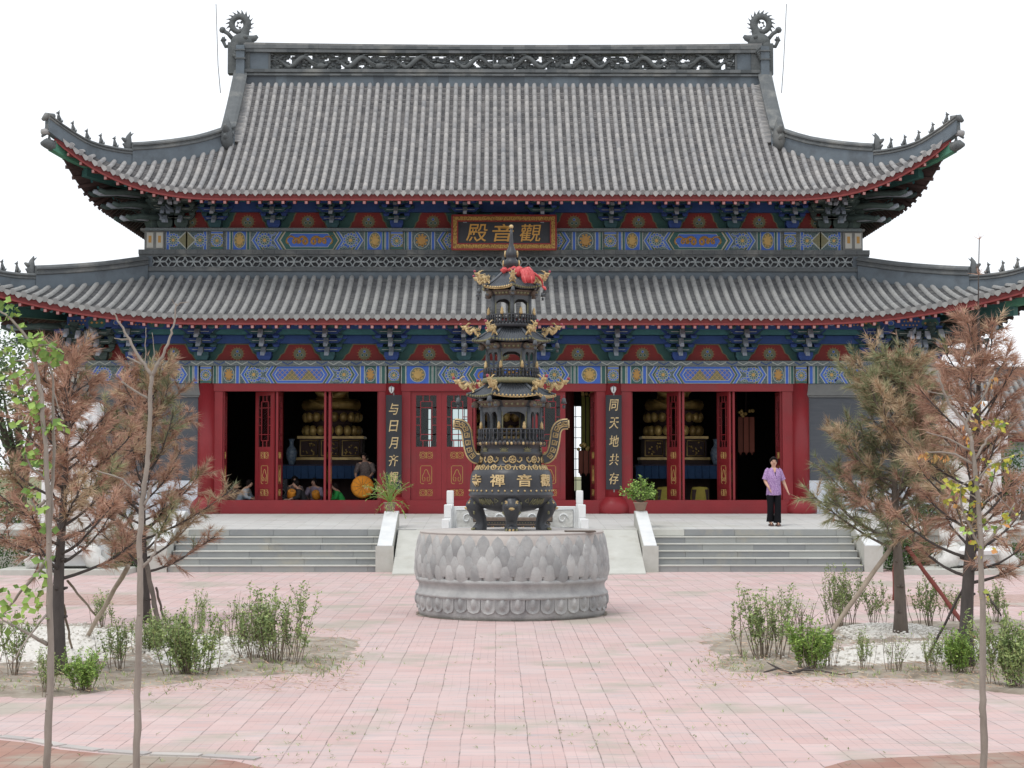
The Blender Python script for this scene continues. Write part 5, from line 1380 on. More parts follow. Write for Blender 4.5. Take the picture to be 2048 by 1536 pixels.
# ------------------------------------------------------------------ boards with writing
def name_board():
    Y = YU - .55
    t = thing("name_board", "wide black name board with carved gold frame hung under the upper eave", "sign", (XP(1008, Y), Y, ZY(466, Y)))
    w_, h_ = (XP(1113, Y) - XP(903, Y)) / 2, (ZY(431, Y) - ZY(502, Y)) / 2
    Mx = Matrix.Rotation(R(-9), 4, 'X'); iw, ih = w_ - .16, h_ - .17
    m = MB(); m.box(-iw, iw, .0, .04, -ih, ih, M['black']); m.xf(Mx); p = m.build("panel", t, (0, 0, 0))
    m = MB()
    for a, b, c, d in ((-w_, w_, ih, h_), (-w_, w_, -h_, -ih), (-w_, -iw, -ih, ih), (iw, w_, -ih, ih)): m.box(a, b, -.05, .05, c, d, M['carved_gilt'])
    for a, b, c, d in ((-w_, w_, h_ - .03, h_ + .015), (-w_, w_, -h_ - .015, -h_ + .03), (-w_ - .015, -w_ + .03, -h_, h_), (w_ - .03, w_ + .015, -h_, h_), (-iw - .02, iw + .02, ih - .01, ih + .02), (-iw - .02, iw + .02, -ih - .02, -ih + .01), (-iw - .02, -iw + .01, -ih, ih), (iw - .01, iw + .02, -ih, ih)):
        m.box(a, b, -.07, -.04, c, d, M['red_board'])
    for k in range(22):
        for z in (ih + .085, -ih - .085):
            x = -w_ + .14 + (2 * w_ - .28) * k / 21; m.tube([(x - .05, -.06, z - .02), (x - .02, -.06, z + .035), (x + .03, -.06, z + .02), (x + .02, -.06, z - .03), (x, -.06, z)], .016, M['gold'], 4, False, False)
    for k in range(6):
        for x in (-w_ + .08, w_ - .08):
            z = -ih + 2 * ih * (k + .5) / 6; m.tube([(x - .03, -.06, z - .04), (x - .02, -.06, z + .04), (x + .03, -.06, z + .03), (x + .02, -.06, z - .03)], .016, M['gold'], 4, False, False)
    m.xf(Mx); m.build("carved_frame", t, (0, 0, 0))
    for ch, px in (("殿", 953), ("音", 1006), ("觀", 1061)):
        m = MB(); vs, fs = text_mesh(ch, .58, .49, .02, .004, .14)
        x = XP(px, Y) - XP(1008, Y); m.add([v + V((x, -.004, -.0)) for v in vs], fs, M['orange_gold'], False, 1.0)
        m.xf(Mx); m.build("character", p)
name_board()
def couplet(chars, px, pys, lab, top=790, bot=979):
    Y = YC - .27
    t = thing("couplet_board", lab, "sign", (XP(px, Y), Y, ZY(bot, Y)), "couplet boards on the red columns")
    h = ZY(top, Y) - ZY(bot, Y); hw = (XP(px + 16, Y) - XP(px - 16, Y)) / 2
    m = MB(); n = 10; vs = []
    for k in range(n + 1):
        x = -hw + 2 * hw * k / n; y = -.02 + .06 * (x / hw) ** 2
        vs += [(x, y, 0), (x, y, h), (x, y + .03, 0), (x, y + .03, h)]
    fs = []
    for k in range(n):
        a = 4 * k; b = a + 4; fs += [(a, b, b + 1, a + 1), (a + 2, a + 3, b + 3, b + 2), (a + 1, b + 1, b + 3, a + 3), (a, a + 2, b + 2, b)]
    fs += [(0, 1, 3, 2), (4 * n, 4 * n + 2, 4 * n + 3, 4 * n + 1)]
    m.add(vs, fs, M['black']); p = m.build("panel", t, (0, 0, 0))
    for ch, py in zip(chars, pys):
        m = MB(); vs, fs = text_mesh(ch, .255, .30, .012, .006, .16)
        z = ZY(py, Y) - ZY(bot, Y)
        m.add([V((v.x, v.y - .022 + .06 * (v.x / hw) ** 2, v.z + z)) for v in vs], fs, M['bright_gold'], False, .8)
        m.build("character", p)
    m = MB()
    for z in (h + .03, -.03): m.beam((0, -.02, z - .04), (0, -.02, z + .03), .03, .02, M['ridge_light'])
    m.build("hook", t, (0, 0, 0))
couplet("与日月齐輝", 787, (818, 852, 886, 921, 955), "tall black couplet board with five gold characters beginning 与, above the drooping potted plant")
couplet("同天地共存", 1228, (810, 846, 882, 919, 957), "tall black couplet board with five gold characters beginning 同, above the round leafy potted bush")
for px, lab in ((783, "small silver bulb lamp on the red column above the 与 couplet board"), (1227, "small silver bulb lamp on the red column above the 同 couplet board")):
    Y = YC - .3; t = thing("column_lamp", lab, "lamp", W(px, 779, Y), "bulb lamps on the columns")
    m = MB(); m.tube([(0, .06, .06), (0, 0, .1), (0, 0, .05)], .012, M['ridge_light'], 5); m.build("bracket_arm", t, (0, 0, 0))
    m = MB(); m.lathe([(.03, .08), (.07, .06), (.075, .0), (.05, -.06), (.015, -.1)], (0, 0, 0), M['marble'], 12); m.box(-.008, .008, -.08, .0, -.06, .07, M['black']); m.build("bulb", t, (0, 0, 0))
# ------------------------------------------------------------------ lotus pedestal
D = 26.94
LC = W(1023.5, HORIZ, D); LX = LC.x
rp = lambda px: px * D / F
DF = D - rp(191)
zL = lambda py: ZY(py, DF)
ped = thing("lotus_pedestal", "round grey granite pedestal carved with lotus petals under the bronze incense burner", "pedestal", (LX, D, 0))
pf = [(1241, 184), (1232, 185.5), (1229, 186)]
m = MB(); m.lathe([(rp(r), zL(y)) for y, r in [(1243, 184), (1234, 186), (1226, 186), (1200, 186)]], (0, 0, 0), M['lotus'], 72); m.build("base", ped, (0, 0, 0))
m = MB(); m.lathe([(rp(r), zL(y)) for y, r in [(1202, 188), (1198, 192), (1195, 191), (1190, 187), (1183, 184.5), (1177, 185), (1172, 188), (1170, 190.5), (1166, 191), (1164, 190), (1162, 188)]], (0, 0, 0), M['lotus'], 72); m.build("waist", ped, (0, 0, 0))
core = [(1165, 184), (1150, 186), (1130, 187.5), (1105, 186.5), (1085, 184.5), (1073, 183), (1070, 181)]
m = MB(); m.lathe([(rp(r), zL(y)) for y, r in core], (0, 0, 0), M['lotus_light'], 72); m.build("core_drum", ped, (0, 0, 0))
m = MB(); m.lathe([(rp(182), zL(1072)), (rp(183.5), zL(1069.5)), (rp(182.5), zL(1067)), (rp(20), zL(1066.5))], (0, 0, 0), M['lotus_light'], 72)
m.box(rp(102), rp(162), -.9, -.55, zL(1066.5), zL(1064.8), M['rust_brown']); m.build("top_slab", ped, (0, 0, 0))
m = MB(); N_ = 72; ra_, rb_ = rp(183), rp(191)
m.add([((ra_ if q == 0 else rb_ * (1 + .012 * sin(k * 2.3) + .012 * sin(k * 5.1))) * sin(2 * pi * k / N_) + LX, D - (ra_ if q == 0 else rb_ * (1 + .012 * sin(k * 2.3))) * cos(2 * pi * k / N_), .006) for q in (0, 1) for k in range(N_)], [(k, (k + 1) % N_, N_ + (k + 1) % N_, N_ + k) for k in range(N_)], M['soil'], True, .1)
tag(m.build("dirt_ring"), "dark damp dirt ring round the foot of the lotus pedestal", kind="stuff")
def Rcore(z):
    pts = [(zL(y), rp(r)) for y, r in core]
    if z <= pts[0][0]: return pts[0][1]
    for (z0, r0), (z1, r1) in zip(pts, pts[1:]):
        if z0 <= z <= z1: return r0 + (r1 - r0) * (z - z0) / (z1 - z0)
    return pts[-1][1]
rr = random.Random(5)
def petal(mb, a0, z0, z1, hw, off, bul, up=True, bead=False):
    nu, nv = (12, 14) if bead else (6, 8); vs = []; jz = rr.uniform(-.012, .012); ja = rr.uniform(-.008, .008); jb = rr.uniform(.8, 1.2)
    for j in range(nv + 1):
        t = j / nv
        w_ = hw * ((.80 + .36 * t) if t < .55 else (.998 * max(0.0, 1 - ((t - .55) / .45) ** 2.0) ** .85)) if not bead else hw * ((1.0) if t < .55 else max(0.0, 1 - ((t - .55) / .45) ** 3.2) ** .55)
        z = z0 + (z1 - z0) * t + jz
        for i in range(nu + 1):
            u = -1 + 2 * i / nu
            b = bul * jb * (1 - u * u) ** .8 * (1 - (1.4 * t - .55) ** 2 * .8) + off
            if bead: b = off + (.012 if abs(u) > .75 or t > .86 else 0) + .045 * max(0, 1 - (u / .42) ** 2 - ((t - .36) / .40) ** 2) ** .6
            r = (Rcore(z) if not bead else rp(186)) + b
            a = a0 + ja + u * w_ / r
            vs.append((r * sin(a), -r * cos(a), z))
    # skirt back to the drum
    fs = []
    for j in range(nv):
        for i in range(nu): k = j * (nu + 1) + i; fs.append((k, k + 1, k + nu + 2, k + nu + 1) if z1 > z0 else (k + 1, k, k + nu + 1, k + nu + 2))
    n0 = len(vs); ring = [j * (nu + 1) for j in range(nv + 1)] + [nv * (nu + 1) + i for i in range(1, nu + 1)] + [j * (nu + 1) + nu for j in range(nv - 1, -1, -1)]
    for k in ring:
        x, y, z = vs[k]; s_ = ((Rcore(z) if not bead else rp(186)) - .03) / sqrt(x * x + y * y); vs.append((x * s_, y * s_, z))
    for q in range(len(ring) - 1): fs.append((ring[q], n0 + q, n0 + q + 1, ring[q + 1]))
    mb.add(vs, fs, M['lotus'], True, max(0, min(1, rr.gauss(.5, .2))))
m = MB(); n = 41
rows = [(1112, 1071, .030), (1133, 1091, .042), (1151, 1111, .053), (1164, 1129, .060)]
for k, (yb_, yt_, off) in enumerate(rows):
    for i in range(n):
        a = 2 * pi * (i + .5 * (k % 2)) / n
        petal(m, a, zL(yb_ + (1.5 if k == 3 else 5)), zL(yt_), rp(191) * pi / n * 1.07, off - .048, .05)
m.build("upper_petals", ped, (0, 0, 0))
m = MB()
for i in range(n): petal(m, 2 * pi * (i + .35) / n, zL(1199), zL(1230), rp(189) * pi / n * .95, .012, .0, bead=True)
m.build("lower_petals", ped, (0, 0, 0))

# ------------------------------------------------------------------ bronze incense burner
BX = W(1022.5, HORIZ, D).x
zB = lambda py: ZY(py, D)
ZT0 = zL(1066.5)
burn = thing("incense_burner", "tall dark bronze three tiered incense burner with gold dragons, on the stone lotus pedestal", "incense burner", (BX, D, ZT0))
BL = lambda: (0, 0, -ZT0)
def bb(m, name, parent=None): return m.build(name, parent or burn, BL() if parent is None else None)
m = MB()
pot = [(1024, 22), (1020, 45), (1012, 64), (1003, 75), (994, 81), (991, 84.5), (988, 85), (986, 83), (975, 82.5), (960, 82), (950, 80.5), (943, 77.5), (937, 71), (931, 63), (929, 60), (912, 60), (910, 62.5), (905, 62.5), (903, 60), (892, 60), (891, 64), (884.5, 65.5), (884, 58)]
m.lathe([(rp(r), zB(y)) for y, r in pot], (0, 0, 0), M['bronze'], 56)
body = bb(m, "pot")
def potR(py):
    for (y0, r0), (y1, r1) in zip(pot, pot[1:]):
        if y1 <= py <= y0: return rp(r0 + (r1 - r0) * ((y0 - py) / max(1e-6, y0 - y1)))
    return rp(80)
def wrap(vs, px, py, rad):
    a0 = math.asin(max(-.97, min(.97, (px - 1022.5) / (rad * F / D)))); z0 = zB(py); out = []
    for v in vs:
        a = a0 + v.x / rad; r = rad - v.y; out.append(V((r * sin(a), -r * cos(a), z0 + v.z)))
    return out
rad = rp(82)
for ch, px in (("寺", 954), ("禪", 995), ("音", 1047.5), ("觀", 1089)):
    m = MB(); vs, fs = text_mesh(ch, .232, .185, .018, .014); m.add(wrap(vs, px, 960.5, rad), fs, M['bright_gold'], False, .8); bb(m, "character", body)
m = MB()
for i in range(40):       # studs under the lettering
    a = 2 * pi * i / 40; r = rp(83.2); m.ball((r * sin(a), -r * cos(a), zB(981)), .016, M['bright_gold'], 6, 4)
for i in range(30):       # gold cloud collar on the shoulder
    a = 2 * pi * (i + .5) / 30; r = potR(935.5) + .008; c = V((r * sin(a), -r * cos(a), zB(935))); tx = V((cos(a), sin(a), 0)); up = V((0, 0, 1)) * .8 - V((sin(a), -cos(a), 0)) * .5
    if i % 2: m.tube([c + tx * (.045 * cos(q)) + up * (.045 * sin(q)) for q in [2 * pi * j / 8 for j in range(9)]], .012, M['bright_gold'], 4, False); m.ball(c, .018, M['bright_gold'], 5, 4)
    else: m.tube([c - tx * .03 - up * .05, c + up * .04, c + tx * .03 - up * .05], .013, M['bright_gold'], 4, False)
m.lathe([(rp(67), zB(933.2)), (rp(68.6), zB(933.4)), (rp(69), zB(934.4))], (0, 0, 0), M['bright_gold'], 48, cap=False)
for i in range(8):        # rosettes and scrolls on the neck
    a0 = R(2) + 2 * pi * i / 8; r = rp(61)
    def on(a, dz): return V((r * sin(a), -r * cos(a), zB(919.5) + dz))
    m.tube([on(a0 + .105 * cos(q), .052 * sin(q)) for q in [2 * pi * j / 12 for j in range(13)]], .011, M['bright_gold'], 4, False)
    for q in range(6): m.tube([on(a0, 0), on(a0 + .085 * cos(q * pi / 3), .042 * sin(q * pi / 3))], .007, M['bright_gold'], 4, False)
    for s in (-1, 1):
        m.tube([on(a0 + s * .13, -.02), on(a0 + s * .22, -.045), on(a0 + s * .3, -.01), on(a0 + s * .3, .03), on(a0 + s * .25, .04), on(a0 + s * .235, .012)], [.012, .013, .012, .011, .009, .006], M['bright_gold'], 4, False)
for i in range(8):
    a0 = R(-14) + 2 * pi * i / 8; r = rp(61); c = V((r * sin(a0), -r * cos(a0), zB(898.5))); tx = V((cos(a0), sin(a0), 0))
    for q in (-2, -1, 0, 1, 2): m.tube([c - V((0, 0, .03)), c + tx * (.035 * q) + V((0, 0, .035 - .012 * abs(q)))], [.014, .004], M['olive'], 4, True)
    m.tube([c - tx * .06 - V((0, 0, .035)), c + tx * .06 - V((0, 0, .035))], .01, M['olive'], 4)
for i in range(52):
    a = 2 * pi * i / 52; r = rp(65.3); m.ball((r * sin(a), -r * cos(a), zB(887.5)), (.024, .024, .026), M['rust_brown'] if i % 3 else M['bright_gold'], 5, 4)
for s in (-1, 1):         # incised beasts on the lower bowl
    for k in range(3):
        a0 = s * (.5 + .16 * k); pts = []
        for q in range(9):
            py = 999 + 7 * sin(q * 1.7 + k) + 3; r = potR(py) + .006; a = a0 + s * .02 * q; pts.append((r * sin(a), -r * cos(a), zB(py)))
        m.tube(pts, .008, M['olive'], 4, False)
    py0 = 997; tri_ = [(.34, 1001), (.42, 996), (.46, 1005), (.34, 1001)]
    m.tube([((potR(py) + .005) * sin(s * a), -(potR(py) + .005) * cos(s * a), zB(py)) for a, py in tri_], .008, M['olive'], 4, False)
bb(m, "gold_relief", body)
for k in range(4):        # lion headed legs
    a = k * pi / 2; m = MB(); d = V((sin(a), -cos(a), 0)); tx = V((cos(a), sin(a), 0))
    def Q(rpx, py): return d * rp(rpx) + V((0, 0, zB(py)))
    m.tube([Q(52, 994), Q(66, 1003), Q(72, 1013), Q(69, 1024), Q(61, 1036), Q(58, 1048), Q(61, 1057), Q(62, 1064.5)], [.08, .15, .155, .125, .09, .082, .1, .11], M['bronze'], 10)
    m.tube([Q(58, 1058), Q(70, 1059), Q(76, 1062)], [.1, .085, .05], M['bronze'], 8)
    m.ball(Q(78, 1012), (.10, .10, .115), M['bronze'], 10, 7)
    for s in (-1, 1):
        m.ball(Q(82, 1006) + tx * s * .065, (.04, .04, .028), M['bright_gold'], 7, 5); m.tube([Q(84, 1003) + tx * s * .03, Q(82, 1001.5) + tx * s * .1], .013, M['bright_gold'], 4)
        m.ball(Q(84, 1011) + tx * s * .06, (.05, .05, .05), M['bronze'], 7, 5)
    m.ball(Q(88, 1016), (.05, .05, .025), M['bright_gold'], 7, 5)
    for q in range(9):
        b = -1.35 + 2.7 * q / 8; m.ball(Q(73, 1010) + tx * .14 * sin(b) + V((0, 0, .16 * cos(b))), .024, M['olive'], 5, 4)
        m.ball(Q(74, 1022) + tx * .13 * sin(b) - V((0, 0, .06 * cos(b))), .02, M['olive'], 5, 4)
    for q in range(4): m.tube([Q(72, 1056.5) + tx * (-.075 + .05 * q), Q(78, 1058) + tx * (-.08 + .053 * q), Q(79, 1063) + tx * (-.08 + .053 * q)], [.018, .022, .012], M['bright_gold'] if q in (1, 2) else M['olive'], 5)
    bb(m, "leg")
for s in (-1, 1):         # curved handles with key pattern
    path = [(-113, 848), (-102, 848.5), (-94, 853), (-89, 863), (-87.5, 878), (-85, 893), (-81, 907), (-74, 916), (-64, 918.5)]
    P_ = [V((-s * rp(-x) if False else s * rp(-x), 0, zB(y))) for x, y in path]
    # densify
    Q_ = []
    for i in range(len(P_) - 1):
        for k in range(4): Q_.append(P_[i].lerp(P_[i + 1], k / 4))
    Q_.append(P_[-1])
    for _ in range(2): Q_ = [Q_[0]] + [(Q_[i - 1] + Q_[i] * 2 + Q_[i + 1]) / 4 for i in range(1, len(Q_) - 1)] + [Q_[-1]]
    hw = rp(8.0); L_, R_ = [], []
    for i, p in enumerate(Q_):
        d = (Q_[min(i + 1, len(Q_) - 1)] - Q_[max(0, i - 1)]).normalized(); nrm = V((d.z, 0, -d.x)); L_.append(p + nrm * hw); R_.append(p - nrm * hw)
    m = MB(); n_ = len(Q_); vs = []
    for y in (-.045, .045): vs += [V((p.x, y, p.z)) for p in L_] + [V((p.x, y, p.z)) for p in R_]
    fs = []
    for i in range(n_ - 1):
        fs += [(i, i + 1, n_ + i + 1, n_ + i), (3 * n_ + i, 3 * n_ + i + 1, 2 * n_ + i + 1, 2 * n_ + i)]
    m.add(vs, fs, M['bronze'])
    h = bb(m, "handle"); g = MB()
    for arr in (L_, R_): g.tube(arr, .027, M['bright_gold'], 6, True, True, .6)
    g.tube([L_[0], R_[0]], .027, M['bright_gold'], 6); g.tube([L_[-1], R_[-1]], .027, M['bright_gold'], 6)
    k = 2
    while k < n_ - 3:      # squared spirals
        p = Q_[k]; d = (Q_[k + 2] - Q_[k - 1]).normalized(); nrm = V((d.z, 0, -d.x)); e = rp(4.4)
        sp = [(-1, -1), (1, -1), (1, 1), (-1, 1), (-1, -.25), (.35, -.25), (.35, .4)]
        for y in (-.05, .05): g.tube([p + d * (a * e * .95) + nrm * (b * e) + V((0, y, 0)) for a, b in sp], .0105, M['bright_gold'], 4, False, False)
        k += 4
    bb(g, "gold_key_pattern", h)
# three open storeys, each with a balustrade, arcade, eaves band and curved roof
def ngon(r, z, k, n, ph): a = 2 * pi * k / n + ph; return V((r * sin(a), -r * cos(a), z))
def storey(y_deck, y_rail, y_top, y_eb0, y_eb1, y_eave, y_rtop, r_body, r_rail, r_roof, r_rt, ph, gold_edge, lift):
    n = 6; t = MB(); B = M['bronze_grey']
    z0, z1 = zB(y_deck), zB(y_top); rb = rp(r_body)
    for k in range(n):
        a, b = ngon(rb, 0, k, n, ph), ngon(rb, 0, k + 1, n, ph); e = (b - a); L = e.length; u = e.normalized(); nrm = V((u.y, -u.x, 0)); nrm = nrm if nrm.dot(a + b) > 0 else -nrm
        t.tube([a + V((0, 0, z0)), a + V((0, 0, z1))], rp(4.2), B, 8)
        H = z1 - z0
        front = abs(((2 * pi * (k + .5) / n + ph + pi) % (2 * pi)) - pi) < .8 or abs(((2 * pi * (k + .5) / n + ph) % (2 * pi)) - pi) < .8
        spans = [(.1, .9)] if front else [(.1, .47), (.53, .9)]
        if not front: t.beam(a.lerp(b, .5) + V((0, 0, z0)), a.lerp(b, .5) + V((0, 0, z1)), rp(3.2), rp(3), B)
        t.beam(a + V((0, 0, z1 - H * .06)), b + V((0, 0, z1 - H * .06)), rp(4), H * .14, B); t.beam(a + V((0, 0, z0 + .02)), b + V((0, 0, z0 + .02)), rp(5), .05, B)
        for f0, f1 in spans:       # arch spandrels
            c0, c1 = a.lerp(b, f0), a.lerp(b, f1); w_ = (c1 - c0).length; hh = H * .2
            for side_ in (0, 1):
                o = c0 if side_ == 0 else c1; du = u if side_ == 0 else -u
                pts = [o + V((0, 0, z1 - H * .12)), o + du * (w_ * .5) + V((0, 0, z1 - H * .12))] + [o + du * (w_ * .5 * (1 - cos(q))) + V((0, 0, z1 - H * .12 - hh * (1 - sin(q)))) for q in [pi / 2 - pi / 2 * j / 5 for j in range(1, 6)]]
                m_ = len(pts); vs = [p + nrm * rp(1.6) for p in pts] + [p - nrm * rp(1.6) for p in pts]
                t.add(vs, [tuple(range(m_)), tuple(range(2 * m_ - 1, m_ - 1, -1))] + [(q, (q + 1) % m_, m_ + (q + 1) % m_, m_ + q) for q in range(m_)], B)
            for c in (c0, c1): t.beam(c + V((0, 0, z0)), c + V((0, 0, z1)), rp(2.6), rp(2.6), M['olive'] if front else B)
    t.lathe([(rb * 1.02, z1 - .01), (rb * 1.03, z1 + .03), (rb * .3, z1 + .03)], (0, 0, 0), B, 6, False, ph)
    bb(t, "arcade")
    # flaring eaves band with masks
    t = MB(); za, zb_ = zB(y_eb0), zB(y_eb1)
    t.lathe([(rb * .9, za), (rb * 1.02, za), (rb * 1.3, zb_), (rb * .5, zb_)], (0, 0, 0), M['bronze'], 6, False, ph)
    for k in range(n):
        a, b = ngon(rb * 1.05, za, k, n, ph), ngon(rb * 1.05, za, k + 1, n, ph); a2, b2 = ngon(rb * 1.33, zb_, k, n, ph), ngon(rb * 1.33, zb_, k + 1, n, ph)
        t.add([a.lerp(b, .16), a.lerp(b, .84), a2.lerp(b2, .84), a2.lerp(b2, .16)], [(0, 1, 2, 3)], M['rust_brown'])
        for q in range(4): p = a.lerp(b, .26 + .16 * q).lerp(a2.lerp(b2, .26 + .16 * q), .5); t.ball(p, (.025, .025, .02), M['olive'], 5, 4)
        c = a.lerp(a2, .5); o = V((c.x, c.y, 0)).normalized(); t.ball(c + o * .02, (.055, .055, .055), M['rust_brown'], 8, 6); t.ball(c + o * .055 - V((0, 0, .025)), (.035, .035, .025), M['bronze_grey'], 6, 4)
        t.ball(c + o * .07 + V((0, 0, .01)), .016, M['olive'], 5, 4)
    bb(t, "eaves_band")
    # roof
    t = MB(); zt, ze = zB(y_rtop), zB(y_eave); r0, r1 = rp(r_rt), rp(r_roof); NU, NV = 12, 8
    for k in range(n):
        def S(u, v):
            c = abs(2 * u - 1); r = r0 + (r1 - r0) * v
            p = ngon(r, 0, k, n, ph).lerp(ngon(r, 0, k + 1, n, ph), u)
            z = zt + (ze - zt) * (1 - (1 - v) ** 1.22) + lift * c ** 2.4 * v ** 2.2
            return V((p.x * (1 + .07 * c ** 3 * v), p.y * (1 + .07 * c ** 3 * v), z))
        vs = [S(i / NU, j / NV) for j in range(NV + 1) for i in range(NU + 1)]
        fs = [(j * (NU + 1) + i, j * (NU + 1) + i + 1, (j + 1) * (NU + 1) + i + 1, (j + 1) * (NU + 1) + i) for j in range(NV) for i in range(NU)]
        t.add(vs, fs, M['bronze_roof'], True)
        for i in range(1, NU): t.tube([S(i / NU, v / NV) for v in range(0, NV + 1)], [rp(1.5)] * (NV + 1), M['bronze_roof'], 5, True, True)
        t.tube([S(0, v / NV) + V((0, 0, .015)) for v in range(NV + 1)], rp(3), M['bronze_roof'], 6)
        under = [S(i / NU, 1) for i in range(NU + 1)]; inn = [p * .72 + V((0, 0, p.z * .28 - .03)) for p in under]
        t.add(under + inn, [(i, i + 1, NU + 2 + i, NU + 1 + i) for i in range(NU)], M['bronze'])
        ge = M['bright_gold'] if k in gold_edge else M['olive']
        t.tube([p - V((0, 0, .012)) for p in under], rp(1.3), ge if k in gold_edge else M['bronze'], 5)
        for i in range(NU): p = (under[i] + under[i + 1]) / 2; o = V((p.x, p.y, 0)).normalized(); t.ball(p + o * .012 + V((0, 0, .008)), (.019, .019, .019), ge, 6, 4)
    bb(t, "tier_roof")
    # balustrade
    t = MB(); rr_ = rp(r_rail); zd, zr_ = zB(y_deck), zB(y_rail); nb = 44
    t.lathe([(rb * .8, zd - .05), (rr_ * 1.0, zd - .05), (rr_ * 1.02, zd - .01), (rr_ * .99, zd + .02), (rb * .8, zd + .02)], (0, 0, 0), M['bronze'], 36, cap=False)
    t.tube([(rr_ * sin(2 * pi * i / 36), -rr_ * cos(2 * pi * i / 36), zr_) for i in range(37)], rp(1.6), M['bronze'], 6, False)
    t.tube([(rr_ * sin(2 * pi * i / 36), -rr_ * cos(2 * pi * i / 36), zd + (zr_ - zd) * .68) for i in range(37)], rp(.9), M['bronze'], 5, False)
    for i in range(nb):
        a = 2 * pi * i / nb; h_ = zr_ - zd; t.lathe([(.014, 0), (.019, h_ * .25), (.009, h_ * .5), (.018, h_ * .7), (.012, h_)], (rr_ * sin(a), -rr_ * cos(a), zd), M['bronze'], 5, True)
    for i in range(8):
        a = 2 * pi * (i + .5) / 8; c = (rr_ * sin(a), -rr_ * cos(a), zr_); t.lathe([(.022, 0), (.03, .03), (.021, .06), (.024, .08), (.01, .105), (.002, .12)], c, M['bright_gold'], 7, True, tint=.3)
    bb(t, "balustrade")
    return [ngon(rp(r_roof) * 1.07, zB(y_eave) + lift, k, n, ph) for k in range(n)]
c1 = storey(884, 859, 816, 816, 803, 795, 766, 58, 65, 84, 42, R(30) + R(6), (0, 5), .035)
c2 = storey(757, 738, 698, 700, 689, 685, 655, 47, 55, 73, 34, R(30), (), .03)
c3 = storey(650, 632, 594, 594, 584, 580, 546, 41, 49, 60, 18, R(2), (5,), .035)
m = MB()     # drums between the storeys and the gourd spire
m.lathe([(rp(42), zB(768)), (rp(58), zB(766)), (rp(58.5), zB(761)), (rp(57), zB(757))], (0, 0, 0), M['olive'], 36); m.lathe([(rp(32), zB(658)), (rp(33), zB(654)), (rp(47), zB(650.5))], (0, 0, 0), M['bronze'], 30)
bb(m, "collar")
m = MB()
m.lathe([(rp(r), zB(y)) for y, r in [(552, 19), (545, 19), (541, 13), (538, 10), (534, 13), (529, 15.5), (524, 15.5), (520, 12), (517, 9), (514, 11), (509, 12.5), (504, 11), (497, 7), (488, 4.4), (474, 3), (457, 2.6)]], (0, 0, 0), M['bronze'], 20)
m.ball((0, 0, zB(453.5)), rp(4.4), M['bright_gold'], 10, 7)
for y, r in ((527, 15.6), (508, 12)):
    for k in range(2): a = pi * k + R(86); d = V((sin(a), -cos(a), 0)); m.ball(d * rp(r) + V((0, 0, zB(y))), (.018, .045, .055), M['bright_gold'], 8, 6)
bb(m, "gourd_spire")
def dragon_mesh():
    m = MB(); g = M['bright_gold']
    pts = [(-.02, 0, -.02), (.05, .01, -.06), (.10, .02, -.03), (.13, 0, .05), (.18, -.02, .08), (.23, 0, .03), (.28, .01, .0), (.33, 0, .05), (.36, 0, .12)]
    pts2 = []
    for i in range(len(pts) - 1):
        for k in range(3): pts2.append(V(pts[i]).lerp(V(pts[i + 1]), k / 3))
    pts2.append(V(pts[-1]))
    m.tube(pts2, [.018 + .032 * min(1, i / 9) for i in range(len(pts2))], g, 7)
    for i in range(2, len(pts2) - 1, 2): p = pts2[i]; m.tube([p + V((0, 0, .03)), p + V((-.02, 0, .085))], [.02, .003], g, 4)
    m.ball((.38, 0, .14), (.065, .055, .05), g, 8, 6); m.tube([(.4, 0, .15), (.47, 0, .15), (.5, 0, .18)], [.045, .03, .02], g, 6); m.tube([(.4, 0, .11), (.46, 0, .09)], [.03, .02], g, 5)
    for s in (-1, 1):
        m.tube([(.36, s * .03, .18), (.3, s * .06, .24), (.24, s * .07, .25)], [.02, .016, .004], g, 4); m.tube([(.2, s * .03, .04), (.22, s * .08, -.02), (.27, s * .09, -.05)], [.028, .022, .012], g, 5); m.tube([(.08, s * .03, -.04), (.04, s * .07, -.1), (.08, s * .08, -.12)], [.028, .022, .012], g, 5)
        m.tube([(.33, s * .04, .1), (.28, s * .09, .12), (.2, s * .1, .16)], [.02, .02, .004], g, 4)
    for k in range(5): m.tube([(.02 + .05 * k, 0, .05), (-.02 + .05 * k, .0, .13 + .02 * (k % 2))], [.03, .004], g, 4)
    m.ball((.50, 0, .215), .038, M['pearl_red'], 8, 6)
    return m
def bell_mesh():
    m = MB(); k = M['bronze_grey']
    m.tube([(0, 0, .06), (0, 0, -.02)], .006, k, 4); m.lathe([(.012, -.01), (.045, -.03), (.055, -.09), (.075, -.15), (.05, -.15)], (0, 0, 0), k, 12); m.tube([(0, 0, -.14), (0, 0, -.19)], .008, k, 4)
    m.lathe([(.012, -.18), (.04, -.2), (.03, -.27), (.005, -.27)], (0, 0, 0), k, 8); return m
dproto = bproto = None
for cs, dz, sc_ in ((c1, .115, .68), (c2, .12, .60), (c3, .10, .54)):
    for k, p in enumerate(cs):
        a = math.atan2(p.y, p.x)
        if dproto is None: o = dragon_mesh().build("dragon", burn, (0, 0, 0)); dproto = o
        else: o = dproto.copy(); C.objects.link(o)
        o.location = V((p.x * .80, p.y * .80, p.z - ZT0 + dz)); o.rotation_euler = (0, 0, a); o.scale = (sc_,) * 3
        if bproto is None: b = bell_mesh().build("bell", burn, (0, 0, 0)); bproto = b
        else: b = bproto.copy(); C.objects.link(b)
        b.location = V((p.x * 1.18, p.y * 1.18, p.z - ZT0 - .03)); b.scale = (.95 * sc_,) * 3
